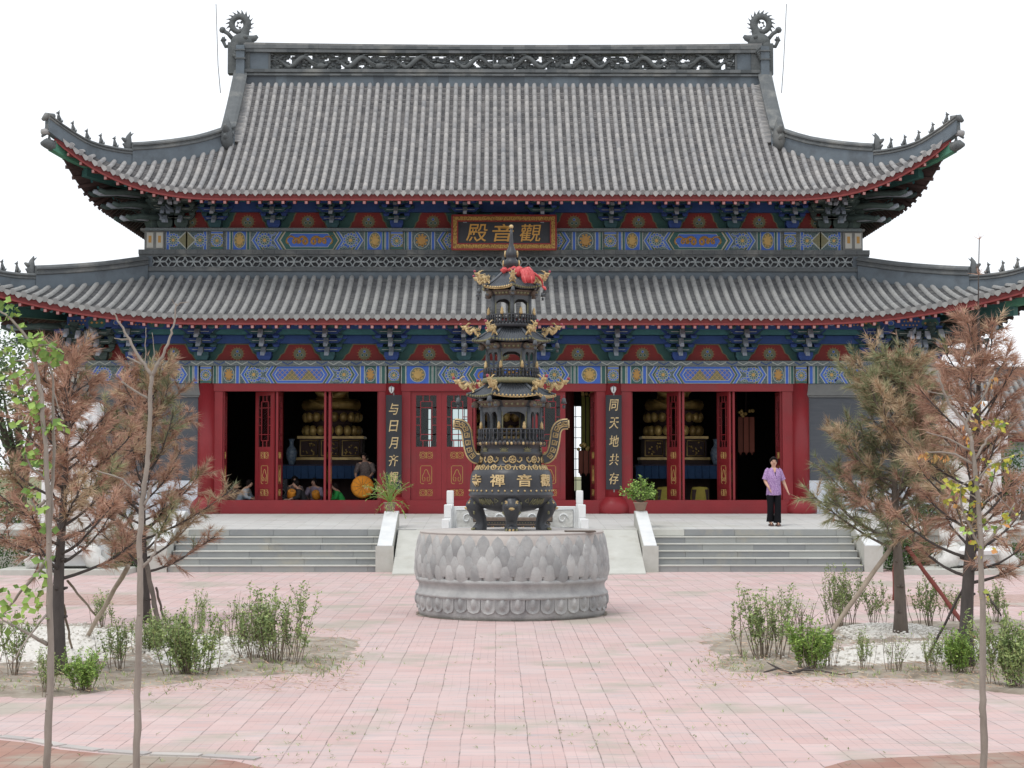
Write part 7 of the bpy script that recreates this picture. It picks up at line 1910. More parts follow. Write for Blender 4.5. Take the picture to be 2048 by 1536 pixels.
def banner(px, Y, py0, py1, w_, mt, lab, grp):
    t = thing("hanging_banner", lab, "banner", (XP(px, Y), Y, ZY(py1, Y)), grp); h = ZY(py0, Y) - ZY(py1, Y)
    m = MB()
    for k in range(3):
        x = -w_ + 2 * w_ * (k + .5) / 3; m.box(x - w_ * .28, x + w_ * .28, -.015, .015, .02, h * .9, M[mt], rnd.random())
        m.tube([(x, 0, .02), (x, 0, -.06)], [w_ * .2, .01], M[mt], 5)
    m.build("strip", t, (0, 0, 0)); m = MB()
    for k in range(9): m.ball((rnd.uniform(-w_, w_), -.03, h * .92 + rnd.uniform(0, .18)), .05, M['dull_gold'], 6, 5)
    m.build("gold_canopy", t, (0, 0, 0)); m = MB(); m.tube([(0, 0, h), (0, 0, h + 1.4)], .01, M['dark_wood'], 4); m.build("cord", t, (0, 0, 0))
M['banner_red'] = mat("faded_red_banner", (.3, .1, .07), (.2, .07, .05), rough=.9, scale=5, bump=.1)
M['banner_green'] = mat("olive_banner", (.2, .2, .05), (.13, .14, .035), rough=.9, scale=5, bump=.1)
banner(1493, 48.6, 826, 906, .24, 'banner_red', "faded red banner hanging in the doorway behind the walking woman", "temple banners"); banner(1175, 48.3, 782, 896, .17, 'banner_green', "olive green banner hanging in the narrow opening beside the middle bay door", "temple banners"); banner(1172, 47.6, 896, 948, .22, 'banner_red', "short faded red banner below the olive banner", "temple banners")

# ------------------------------------------------------------------ potted plants on the inner cheek walls
def pot(t, r, h):
    m = MB(); m.lathe([(r * .68, 0), (r * .98, h * .86), (r * 1.08, h * .87), (r * 1.1, h), (r * .98, h), (r * .9, h * .9), (.01, h * .88)], (0, 0, 0), M['terracotta'], 22); m.build("pot", t, (0, 0, 0))
r_ = random.Random(21)
c = W(1281, 1021.5, 40.5); t = thing("potted_plant", "round leafy green bush in a clay pot on the stair wall beside the walking woman", "potted plant", c, "potted plants on the stair walls"); pot(t, .155, .2)
st = MB(); lf = MB()
for k in range(26):
    a = r_.uniform(0, 2 * pi); e = r_.uniform(.15, 1.2); d = V((cos(a) * sin(e), sin(a) * sin(e), cos(e))); L = r_.uniform(.42, .80) * (1 - .12 * e)
    pts = [V((0, 0, .17))]; 
    for j in range(5): d = (d + V((r_.uniform(-.2, .2), r_.uniform(-.2, .2), .05 - .05 * j))).normalized(); pts.append(pts[-1] + d * L / 5)
    st.tube(pts, [.012, .01, .008, .006, .004, .002], M['twig'], 4, False)
    for j in range(46):
        f = r_.uniform(.35, 1) * 5; i = min(4, int(f)); p = pts[i].lerp(pts[i + 1], f - i) + V((r_.gauss(0, .03), r_.gauss(0, .03), r_.gauss(0, .03)))
        lf.leaf(p, (r_.gauss(0, 1), r_.gauss(0, 1), r_.gauss(.1, .6)), (r_.gauss(0, .5), r_.gauss(0, .5), 1), r_.uniform(.05, .08), r_.uniform(.036, .055), M['leaf'], r_.random())
st.build("stem", t, (0, 0, 0)); lf.build("foliage", t, (0, 0, 0))
c = W(780, 1021.5, 40.5); t = thing("potted_plant", "drooping strap leaved plant in a clay pot on the stair wall by the orange cushion", "potted plant", c, "potted plants on the stair walls"); pot(t, .14, .2)
st = MB(); lf = MB()
for k in range(34):
    a = r_.uniform(0, 2 * pi); e = r_.choice([r_.uniform(.1, .6), r_.uniform(.5, 1.25)]); d = V((cos(a) * sin(e), sin(a) * sin(e), cos(e))); L = r_.uniform(.4, .75)
    pts = [V((0, 0, .18))]
    for j in range(6): d = (d + V((0, 0, -.17 * (.4 + e)))).normalized(); pts.append(pts[-1] + d * L / 6)
    st.tube(pts, [.007] * 4 + [.005, .004, .002], M['leaf'], 4, False)
    for j in range(20):
        f = (2.2 + 3.8 * r_.random()); i = min(5, int(f)); p = pts[i].lerp(pts[i + 1], f - i); dd = (pts[i + 1] - pts[i]).normalized()
        lf.leaf(p, dd * .8 + V((r_.gauss(0, .6), r_.gauss(0, .6), r_.gauss(0, .4))), (r_.gauss(0, .5), r_.gauss(0, .5), 1), r_.uniform(.07, .13), .016, M['leaf'] if r_.random() < .8 else M['needle_tan'], r_.random())
st.build("stem", t, (0, 0, 0)); lf.build("foliage", t, (0, 0, 0))
# ------------------------------------------------------------------ trees
def conifer(name, label, base, H, lo, width, seed, mix, nlimb=34, tr=.07, bark='bark_dark', lean=(0, 0), leader=.25, needle=.12, up=(.15, .75), grp=None, dens=1.0):
    r = random.Random(seed); t = thing(name, label, "tree", base, grp); tk = MB(); cr = MB()
    n = 12; pts = []
    for i in range(n + 1):
        f = i / n; pts.append(V((lean[0] * f + .03 * sin(f * 7 + seed), lean[1] * f + .03 * cos(f * 6 + seed), H * f)))
    tk.tube(pts, [tr * (1.25 if i == 0 else 1) * max(0, 1 - 1.12 * i / n) ** 1.1 + .006 for i in range(n + 1)], M[bark], 9)
    for k in range(14):      # bark knots and stubs
        f = r.uniform(.05, .5); p = pts[int(f * n)]; a = r.uniform(0, 2 * pi); d = V((cos(a), sin(a), .2)); tk.tube([p + d * tr * .6, p + d * tr * 1.3], [tr * .3, tr * .15], M[bark], 5)
    mats_ = [M['needle_brown'], M['needle_green'], M['needle_tan']]
    def tuft(p, d, kind, m, L, tint0):
        d = d.normalized()
        for q in range(m):
            s_ = V((r.gauss(0, .42), r.gauss(0, .42), r.gauss(-.12, .36))); v = (d + s_).normalized()
            l = L * r.uniform(.65, 1.15); a = v.cross(V((r.gauss(0, 1), r.gauss(0, 1), r.gauss(0, 1)))).normalized() * .004
            k2 = kind if r.random() < .86 else r.choice((0, 2))
            e = p + v * l - V((0, 0, l * .12))
            cr.add([p - a, p + a, e], [(0, 1, 2)], mats_[k2], False, max(0, min(1, tint0 + r.gauss(0, .16))))
    for k in range(nlimb):
        f = ((k + .5) / nlimb) ** .92; z = lo + (H * (1 - leader * .5) - lo) * f
        a = k * 2.39996 + r.uniform(-.4, .4); L = width * (1.16 - .74 * f ** 1.5) * r.uniform(.62, 1.15) * (1 if f > .12 else .85)
        el = up[0] + (up[1] - up[0]) * f + r.uniform(-.15, .15)
        i = min(n - 1, int(z / H * n)); o = pts[i].lerp(pts[i + 1], z / H * n - i)
        d = V((cos(a) * cos(el), sin(a) * cos(el), sin(el))); lp = [o]
        for q in range(6): d = (d + V((r.uniform(-.14, .14), r.uniform(-.14, .14), .10))).normalized(); lp.append(lp[-1] + d * L / 6)
        tk.tube(lp, [.018 * (1 - f * .5) * (1 - .8 * q / 6) + .003 for q in range(7)], M[bark], 5, False)
        wts = mix(a, f); kind = r.choices((0, 1, 2), wts)[0]; tint0 = r.uniform(.25, .75)
        for q in range(int((5 + L * 13) * dens)):
            g = r.uniform(.22, 1.0); i2 = min(5, int(g * 6)); p = lp[i2].lerp(lp[i2 + 1], g * 6 - i2); dd = (lp[i2 + 1] - lp[i2]).normalized()
            td = (dd * .7 + V((r.gauss(0, .55), r.gauss(0, .55), r.gauss(.25, .4)))).normalized(); TL = r.uniform(.12, .3) * (1.1 - .3 * g)
            e = p + td * TL; tk.tube([p, p.lerp(e, .5) + V((0, 0, .01)), e], [.006, .004, .002], M[bark], 3, False)
            kd = kind if r.random() < .75 else r.choices((0, 1, 2), wts)[0]
            for s_ in (.25, .5, .75, 1.0): tuft(p.lerp(e, s_), td, kd, 12 if s_ < 1 else 20, needle * 1.25, tint0)
        tuft(lp[-1], d, kind, 20, needle, tint0)
    for q in range(16):
        f = 1 - leader * .9 * q / 16; p = pts[min(n, int(f * n))]; tuft(p, V((r.gauss(0, .3), r.gauss(0, .3), 1)), 0, 8, needle * .9, .5)
    tk.build("trunk", t, (0, 0, 0)); cr.build("crown", t, (0, 0, 0)); return t
b1, b2, b3, b4 = G(120, 1350), G(287, 1246), G(1797, 1276), G(1935, 1336)
conifer("conifer_tree", "brown dying conifer with a dark trunk rising from the white gravel beside the leafy sapling", b1, ZY(672, b1.y), ZY(1165, b1.y), .95, 3, lambda a, f: (.82, .05, .13), 50, .078, leader=.2, needle=.125, dens=.66, grp="young conifers in the planting beds")
conifer("conifer_tree", "brown conifer turning olive on one side, behind the bare forked sapling", b2, ZY(712, b2.y), ZY(1150, b2.y), 1.2, 8, lambda a, f: (.35, .3, .35) if cos(a) > .1 else (.78, .1, .12), 52, .075, leader=.25, needle=.135, dens=.8, grp="young conifers in the planting beds")
conifer("conifer_tree", "olive green conifer with brown patches, propped by a pale pole and a red pole", b3, ZY(668, b3.y), ZY(1112, b3.y), 1.2, 14, lambda a, f: (.08, .74, .18) if cos(a) < .4 else (.34, .42, .24), 58, .085, 'bark_brown', leader=.3, needle=.14, grp="young conifers in the planting beds")
conifer("conifer_tree", "sparse reddish brown conifer with a tall bare leader and dark trunk", b4, ZY(478, b4.y), ZY(1175, b4.y), 1.02, 23, lambda a, f: (.86, .03, .11), 44, .08, 'bark_dark', lean=(.22, 0), leader=.55, needle=.15, up=(.1, .95), dens=.52, grp="young conifers in the planting beds")

def sapling(name, label, Y, stems, leaves, mt, seed, bark='bark_pale', lsize=.075):
    """stems: list of (list of (px,py[,dy]), r0, r1); leaves: list of (px,py,spread px,count)"""
    r = random.Random(seed); b = W(stems[0][0][0][0], stems[0][0][0][1], Y); b.z = 0
    t = thing(name, label, "tree", b); m = MB()
    for pts, r0, r1 in stems:
        P_ = [W(p[0], p[1], Y + (p[2] if len(p) > 2 else 0)) for p in pts]
        Q_ = []
        for i in range(len(P_) - 1):
            for k in range(4): Q_.append(P_[i].lerp(P_[i + 1], k / 4) + (V((r.gauss(0, .004), r.gauss(0, .004), 0)) if k else V((0, 0, 0))))
        Q_.append(P_[-1]); 
        if pts is stems[0][0]: Q_.insert(0, V((Q_[0].x, Q_[0].y, min(0, Q_[0].z) - .05)))
        n = len(Q_); m.tube(Q_, [(r0 + (r1 - r0) * i / (n - 1)) * (1 + .06 * sin(i * 1.9)) for i in range(n)], M[bark], 8)
        for k in range(int(n * .5)):
            i = r.randrange(n - 1); q = (r0 + (r1 - r0) * i / n); a = r.uniform(0, 2 * pi); m.ball(Q_[i] + V((cos(a), sin(a), 0)) * q * .8, q * .45, M[bark], 5, 4)
    m.build("trunk", t, None)
    l = MB()
    for px, py, sp, cnt in leaves:
        c = W(px, py, Y)
        for k in range(cnt):
            p = c + V((r.gauss(0, sp), r.gauss(0, sp), r.gauss(0, sp))) * (Y / F); k2 = mt if not isinstance(mt, tuple) else r.choices(mt[0], mt[1])[0]
            sz = lsize * r.uniform(.65, 1.2)
            l.leaf(p, (r.gauss(0, 1), r.gauss(0, 1), r.gauss(-.35, .6)), (r.gauss(0, .8), -1 + r.gauss(0, .8), r.gauss(.4, .6)), sz, sz * r.uniform(.6, .85), M[k2], r.random())
    l.build("foliage", t, None); return t
YS = 12.3
lv = [(12, 602, 7, 8), (22, 628, 7, 8), (32, 652, 7, 7), (62, 690, 8, 12), (78, 702, 8, 10), (95, 688, 8, 8), (106, 703, 8, 9), (118, 716, 6, 6), (130, 706, 4, 3), (25, 700, 7, 6), (32, 722, 5, 4), (6, 704, 6, 5), (3, 640, 5, 5), (50, 672, 8, 9), (85, 675, 7, 7), (100, 722, 6, 5), (50, 745, 9, 6), (30, 770, 9, 6), (52, 800, 8, 6), (70, 780, 6, 4), (10, 745, 9, 6), (68, 812, 6, 5), (52, 838, 7, 6), (72, 845, 7, 7), (88, 862, 5, 6), (110, 850, 7, 8), (126, 845, 5, 4), (60, 908, 9, 12), (78, 922, 7, 9), (48, 890, 6, 5), (90, 935, 4, 3), (66, 982, 5, 5), (84, 1012, 6, 6), (58, 1004, 4, 3), (96, 1058, 5, 4), (88, 1120, 5, 5), (60, 1182, 8, 7), (86, 1172, 7, 7), (92, 1148, 5, 4), (16, 1248, 8, 6), (26, 1226, 8, 6), (5, 1205, 9, 6), (45, 1232, 8, 5), (80, 1228, 9, 6), (70, 1210, 7, 4), (12, 1180, 7, 5)]
sapling("leafy_sapling", "thin sapling with bright green fan shaped leaves in front of the brown conifer", YS,
        [([(94, 1560), (98, 1420), (102, 1289), (98, 1130), (98, 1071), (92, 924), (84, 800), (73, 739), (64, 690), (42, 660), (20, 636), (0, 622)], .028, .006), ([(98, 1071, .05), (106, 960, .08), (107, 873, .1), (106, 800, .1), (105, 751, .1), (85, 678, .1)], .014, .006),
         ([(95, 1289), (62, 1270), (29, 1252), (5, 1240)], .016, .005), ([(0, 1236, .3), (30, 1200, .2), (66, 1156, .1), (95, 1120)], .007, .013), ([(90, 1000), (72, 1022), (60, 990)], .012, .005), ([(96, 960), (62, 935), (45, 890)], .010, .004), ([(60, 720), (30, 722), (4, 700)], .006, .003), ([(73, 739), (50, 770), (28, 790)], .006, .003), ([(105, 780, .1), (126, 845, .1)], .006, .003), ([(70, 690), (100, 690), (128, 706)], .008, .003), ([(20, 1330, -.2), (60, 1270, -.1), (97, 1225)], .005, .009)], lv, 'leaf', 5, lsize=.072)
sapling("bare_sapling", "bare pale barked sapling with a forked top in front of the olive brown conifer", 12.4,
        [([(272, 1560), (275, 1420), (277, 1315), (280, 1200), (280, 1137), (278, 1095), (283, 1017), (291, 955), (297, 900), (300, 800), (303, 751)], .027, .014), ([(303, 751), (283, 722), (259, 678), (240, 648), (227, 626)], .014, .005), ([(303, 751), (314, 730), (325, 714), (338, 680), (347, 653), (353, 607)], .014, .005), ([(284, 729), (270, 722), (254, 714)], .008, .006), ([(296, 797), (270, 782), (243, 763)], .009, .006), ([(281, 995), (245, 958), (193, 941)], .010, .004), ([(288, 1010), (297, 990), (301, 971)], .011, .009), ([(286, 1020), (299, 1008)], .008, .006), ([(281, 1137), (298, 1122), (310, 1103), (314, 1068)], .012, .006), ([(259, 678), (243, 679), (228, 676)], .006, .003), ([(353, 612), (360, 606), (378, 604)], .004, .002), ([(353, 612), (343, 598)], .003, .002), ([(290, 740, .1), (290, 690, .1), (292, 655, .1)], .005, .002), ([(310, 740, .1), (308, 700, .1), (304, 665, .1)], .005, .002)],
        [(276, 1306, 3, 1)], 'leaf', 6)
br = [(1958, 838, 7, 10), (1968, 846, 5, 6), (1998, 846, 6, 10), (1992, 838, 4, 4), (1912, 970, 8, 12), (1900, 965, 6, 6), (1930, 985, 5, 5), (1948, 960, 7, 6), (1887, 1003, 5, 4), (1907, 1008, 5, 5), (1921, 975, 6, 5), (1935, 1020, 6, 7), (1952, 1030, 6, 6), (1929, 1062, 5, 6), (1951, 1082, 5, 6), (1973, 1094, 5, 5), (1966, 1040, 5, 5), (2023, 1028, 5, 6), (2012, 1045, 4, 5), (2004, 1050, 4, 3), (1963, 1184, 5, 5), (1972, 1200, 4, 3), (1985, 925, 7, 8), (2008, 928, 6, 9), (2022, 915, 6, 5), (1975, 945, 6, 6), (1942, 1005, 6, 5), (1960, 1005, 5, 4), (1995, 1055, 5, 4), (1960, 1115, 4, 3), (1940, 900, 4, 3), (2038, 910, 4, 3)]
sapling("yellow_sapling", "thin sapling with sparse yellow green leaves in front of the reddish conifer", 12.35,
        [([(1968, 1560), (1967, 1450), (1965, 1383), (1966, 1203), (1962, 1096), (1957, 1000), (1948, 921), (1941, 872)], .028, .014), ([(1941, 872), (1925, 838), (1900, 811), (1890, 789), (1880, 762), (1874, 745)], .013, .005), ([(1936, 865), (1931, 847), (1945, 818), (1963, 801), (1980, 765), (1990, 742)], .012, .005), ([(1948, 921), (1965, 892), (1980, 872), (1997, 856)], .011, .005), ([(1944, 927), (1910, 908), (1880, 904), (1848, 905)], .010, .004), ([(1956, 960), (1975, 935), (2000, 920), (2038, 908)], .010, .004), ([(1963, 1098), (1945, 1066), (1929, 1035), (1922, 1000), (1921, 974)], .012, .005), ([(1966, 1092), (1990, 1066), (2012, 1038), (2030, 1006)], .012, .005), ([(1941, 900), (1895, 876), (1852, 864)], .008, .003), ([(1890, 789), (1872, 786), (1855, 782)], .005, .003), ([(1890, 795), (1910, 788)], .004, .002), ([(1952, 955), (1920, 972), (1890, 1002)], .007, .003), ([(1957, 1000), (1935, 985), (1915, 965), (1895, 955)], .006, .003), ([(1962, 1010), (1990, 985), (2040, 1040)], .005, .003), ([(1910, 905), (1915, 885)], .004, .002)],
        br, ('leaf_yellow', 'leaf', 'leaf_orange') and (('leaf_yellow', 'leaf', 'leaf_orange'), (.72, .2, .08)), 9, lsize=.052)
r_ = random.Random(3); m = MB()
for px, py, n in ((1850, 902, 16), (1870, 906, 8), (1888, 908, 6), (1988, 752, 8), (1982, 765, 5), (1963, 800, 4), (1938, 870, 8), (1930, 850, 3), (1945, 880, 4), (1960, 1002, 4)):
    for k in range(n): p = W(px + r_.gauss(0, 5), py + abs(r_.gauss(0, 5)), 12.35); m.leaf(p, (r_.gauss(0, .4), r_.gauss(0, .4), -1), (r_.gauss(0, 1), -1, 0), r_.uniform(.03, .05), r_.uniform(.012, .022), M['leaf_orange'], r_.random())
ys_ = [o for o in C.objects if o.name == "yellow_sapling"][0]
m.build("dry_foliage", ys_, None)

def pole(a, b, r, mt, label, grp="props staking the conifers"):
    m = MB(); d = V(b) - V(a); n = 8
    m.tube([V(a) + d * (i / n) + V((.006 * sin(i * 2.1), .006 * cos(i * 1.7), 0)) for i in range(n + 1)], [r * (1 + .08 * sin(i * 2.7)) for i in range(n + 1)], M[mt], 8)
    o = m.build("support_pole"); tag(o, label, "pole", grp)
def stake(top, bot, dy, r, mt, label, ty=None):
    b = G(*bot); a = W(top[0], top[1], ty or (b.y + dy)); pole(a, b - V((0, 0, .05)), r, mt, label)
stake((256, 1133), (165, 1281), 0, .028, 'pole_pale', "pale peeled pole leaning down toward the dark conifer trunk on the gravel", b1.y + .5)
stake((135, 1162), (203, 1238), 0, .014, 'twig', "thin grey stick crossing the pale pole beside the dark conifer trunk", b1.y + .3)
stake((127, 1210), (146, 1302), 0, .014, 'twig', "thin dark stick close against the dark conifer trunk", b1.y)
stake((293, 1128), (319, 1252), 0, .036, 'bark_brown', "rough bark covered pole leaning beside the bare forked sapling", b2.y - .3)
stake((312, 1175), (330, 1240), 0, .018, 'bark_brown', "short brown pole just behind the rough bark covered pole", b2.y + .2)
stake((1786, 1090), (1643, 1283), 0, .032, 'pole_pale', "pale peeled pole propping the olive conifer toward the path", b3.y)
stake((1813, 1094), (1960, 1285), 0, .03, 'pole_red', "red pole propping the olive conifer toward the reddish conifer", b3.y)
stake((1790, 1036), (1788, 1201), 0, .03, 'pole_red', "upright reddish brown pole against the olive conifer trunk", None)
stake((1936, 1157), (1843, 1330), 0, .015, 'bark_dark', "thin dark rod leaning on the reddish conifer trunk", b4.y)
stake((1970, 1182), (2003, 1226), 0, .015, 'bark_dark', "short dark rod behind the yellow leaved sapling", b4.y + .2)

# ------------------------------------------------------------------ shrubs
def shrub_proto(seed, n, h, spread, leaves, lsz, mt, bare=.25, stiff=1.0):
    r = random.Random(seed); s = MB(); l = MB()
    for k in range(n):
        a = r.uniform(0, 2 * pi); o = V((cos(a), sin(a), 0)) * spread * .4 * r.random(); e = r.uniform(.02, .5) * spread / h
        d = V((cos(a) * e, sin(a) * e, 1)).normalized(); L = h * r.uniform(.55, 1.05); P_ = [o]
        for q in range(6): d = (d + V((r.gauss(0, .09), r.gauss(0, .09), .02 * stiff))).normalized(); P_.append(P_[-1] + d * L / 6)
        s.tube(P_, [.0055, .005, .0045, .004, .003, .002, .001], M['twig'], 4, False, True, r.random())
        if r.random() < .12: continue
        for q in range(3):
            i = r.randrange(2, 5); b = P_[i]; d2 = (V((r.gauss(0, .6), r.gauss(0, .6), 1))).normalized(); e2 = b + d2 * L * r.uniform(.15, .35); s.tube([b, b.lerp(e2, .5), e2], [.004, .003, .0012], M['twig'], 3, False)
            for w_ in range(int(leaves * .35)):
                f = r.random(); p = b.lerp(e2, f); l.leaf(p + V((r.gauss(0, .012), r.gauss(0, .012), r.gauss(0, .012))), (r.gauss(0, .8), r.gauss(0, .8), r.gauss(.5, .5)), (r.gauss(0, .6), r.gauss(0, .6) - .3, .8), lsz * r.uniform(.6, 1.15), lsz * r.uniform(.32, .5), M[mt], r.random())
        for w_ in range(leaves):
            f = (bare + (1 - bare) * r.random() ** .75) * 6; i = min(5, int(f)); p = P_[i].lerp(P_[i + 1], f - i)
            l.leaf(p + V((r.gauss(0, .014), r.gauss(0, .014), r.gauss(0, .014))), (r.gauss(0, .8), r.gauss(0, .8), r.gauss(.5, .5)), (r.gauss(0, .6), r.gauss(0, .6) - .3, .8), lsz * r.uniform(.6, 1.15), lsz * r.uniform(.32, .5), M[mt], r.random())
    return s, l
PROT = {}
def shrub(kind, px, py, sc_, rot, label, sx=1.0):
    args = {'dense': (1, 40, .8, .84, 62, .05, 'leaf_shrub', .1), 'tall': (2, 34, .95, .76, 52, .046, 'leaf_shrub', .25), 'thin': (3, 12, .75, .5, 34, .045, 'leaf_shrub', .3), 'fresh': (4, 30, .6, .44, 60, .05, 'leaf', .12), 'bare': (5, 16, .7, .5, 9, .04, 'leaf_shrub', .45)}[kind]
    b = G(px, py)
    if kind not in PROT:
        s, l = shrub_proto(*args); t = thing("shrub", label, "shrub", b, "shrubs in the planting beds"); s.build("stem", t, (0, 0, 0)); l.build("foliage", t, (0, 0, 0)); PROT[kind] = t
    else:
        t = dup_tree(PROT[kind]); t.location = b; t["label"] = label
    t.rotation_euler.z = R(rot); t.scale = (sc_ * sx, sc_ * sx, sc_); return t
shrub('dense', 378, 1352, .95, 0, "dense dark green shrub standing before the white gravel heap, nearest the bare forked sapling")
shrub('tall', 552, 1330, .98, 40, "tall dense shrub at the end of the soil bed nearest the path and pedestal", 1.05)
shrub('fresh', 168, 1384, .72, 10, "small fresh green shrub at the bed edge between the two thin saplings")
shrub('thin', 238, 1345, .85, 70, "thin upright shrub just beside the small fresh green shrub", 1.1)
shrub('thin', 30, 1352, 1.0, 160, "thin open shrub at the gravel beside the fan leaved sapling", 1.0)
shrub('thin', 400, 1282, .95, 200, "sprig like tall shrub behind the dense dark green shrub", .6)
shrub('bare', 480, 1290, 1.0, 20, "nearly bare twiggy shrub behind the tall dense shrub")
shrub('tall', 505, 1322, .72, 150, "medium leafy shrub leaning against the tall dense shrub")
shrub('thin', 205, 1262, .8, 30, "thin small shrub behind the dark conifer trunk and gravel", 1.0)
shrub('thin', 90, 1392, .7, 260, "low thin shrub at the bed edge under the fan leaved sapling", .9)
shrub('dense', 300, 1310, .62, 190, "low bushy shrub on the gravel behind the bare forked sapling")
shrub('tall', 1528, 1318, .92, 15, "tall olive green shrub at the corner of the bed beside the path", 1.05)
shrub('fresh', 1622, 1342, .95, 120, "fresh green shrub with light tips next to the corner shrub")
shrub('bare', 1600, 1282, .95, 260, "bare twiggy shrub behind the fresh green shrub")
shrub('tall', 1682, 1258, .95, 100, "tall leafy shrub at the foot of the pale leaning pole", .8)
shrub('thin', 1745, 1254, .95, 300, "thin leafy shrub just beside the staked olive conifer trunk")
shrub('thin', 1858, 1258, 1.05, 50, "thin leafy shrub behind the red pole", 1.05)
shrub('thin', 1905, 1246, .8, 140, "small thin shrub behind the reddish conifer trunk")
shrub('thin', 1725, 1345, .68, 220, "low sprig shrub on the front of the white gravel strip nearest the fresh green shrub", .8)
shrub('bare', 1790, 1350, .72, 330, "low nearly bare shrub in the middle of the white gravel strip", .8)
shrub('thin', 1868, 1352, .66, 90, "low sprig shrub at the foot of the thin dark rod", .8)
shrub('fresh', 1918, 1350, .85, 210, "fresh green shrub around the foot of the reddish conifer")
shrub('dense', 2032, 1378, 1.02, 300, "big bright bushy shrub beside the yellow leaved sapling", .9)
shrub('thin', 1995, 1250, .9, 20, "thin shrub behind the big bright bushy shrub")
shrub('bare', 1660, 1338, .6, 80, "short bare twigs between the fresh green shrub and the gravel", .7)
# dry litter, weeds and twigs on the soil
r_ = random.Random(77); m = MB()
for k in range(5200):
    if r_.random() < .5: px, py = r_.uniform(-60, 720), r_.uniform(1262, 1392)
    else: px, py = r_.uniform(1400, 2110), r_.uniform(1262, 1385)
    p = G(px, py); p.z = .035 + r_.random() * .02; a = r_.uniform(0, pi); d = V((cos(a), sin(a), r_.uniform(-.1, .3))); L = r_.uniform(.03, .14)
    m.add([p, p + V((.009, 0, .004)), p + d * L], [(0, 1, 2)], M['needle_tan'] if r_.random() < .6 else M['needle_brown'], False, r_.random())
tag(m.build("dry_litter"), "dry needles and twigs scattered on the soil beds", kind="stuff")
m = MB()
for k in range(420):
    px, py = r_.choice([(r_.gauss(560, 80), r_.gauss(1338, 14)), (r_.gauss(620, 60), r_.gauss(1325, 22)), (r_.gauss(1480, 50), r_.gauss(1335, 15)), (r_.uniform(-40, 420), r_.gauss(1372, 12)), (r_.uniform(1620, 2048), r_.gauss(1355, 8)), (r_.gauss(1250, 120), r_.gauss(1460, 40)), (r_.gauss(950, 200), r_.gauss(1480, 40))][:5])
    p = G(px, py); p.z = .03
    for q in range(4): a = r_.uniform(0, 2 * pi); m.leaf(p, (cos(a), sin(a), r_.uniform(.5, 2)), (0, 0, 1), r_.uniform(.03, .09), .008, M['leaf_shrub'], r_.random())
tag(m.build("weeds"), "small weeds sprouting from the soil beds", kind="stuff")

m = MB(); Pb = [G(x, y) + V((0, 0, .05 + .02 * sin(i * 2.2))) for i, (x, y) in enumerate(((1528, 1354), (1556, 1349), (1580, 1352), (1606, 1350), (1640, 1353), (1680, 1355), (1716, 1356)))]
m.tube(Pb, [.008, .014, .017, .015, .012, .008, .004], M['bark_dark'], 6); m.tube([Pb[1], Pb[1] + V((-.1, .12, .05))], [.014, .004], M['bark_dark'], 5); m.tube([Pb[3], Pb[3] + V((.14, .1, .04))], [.012, .003], M['bark_dark'], 5); m.tube([Pb[2], Pb[2] + V((.12, -.08, .02))], [.012, .003], M['bark_dark'], 5)
tag(m.build("fallen_branch"), "dark dead branch lying on the soil edge in front of the corner shrub", "branch")

m = MB()
for k in range(420):          # sprouts caught in the paving joints
    px, py = r_.choice([(r_.uniform(200, 1900), r_.uniform(1390, 1536)), (r_.gauss(1260, 110), r_.gauss(1450, 30)), (r_.gauss(640, 120), r_.gauss(1500, 25)), (r_.uniform(700, 1400), r_.uniform(1260, 1500))])
    p = G(px, py, .004); p.x += r_.gauss(0, .02)
    if r_.random() < .55:
        for q in range(3): a = r_.uniform(0, 2 * pi); m.leaf(p, (cos(a), sin(a), r_.uniform(.2, 1)), (0, 0, 1), r_.uniform(.015, .05), .007, M['leaf_shrub'], r_.random())
tag(m.build("weeds"), "tiny sprouts growing in the paving joints", kind="stuff")
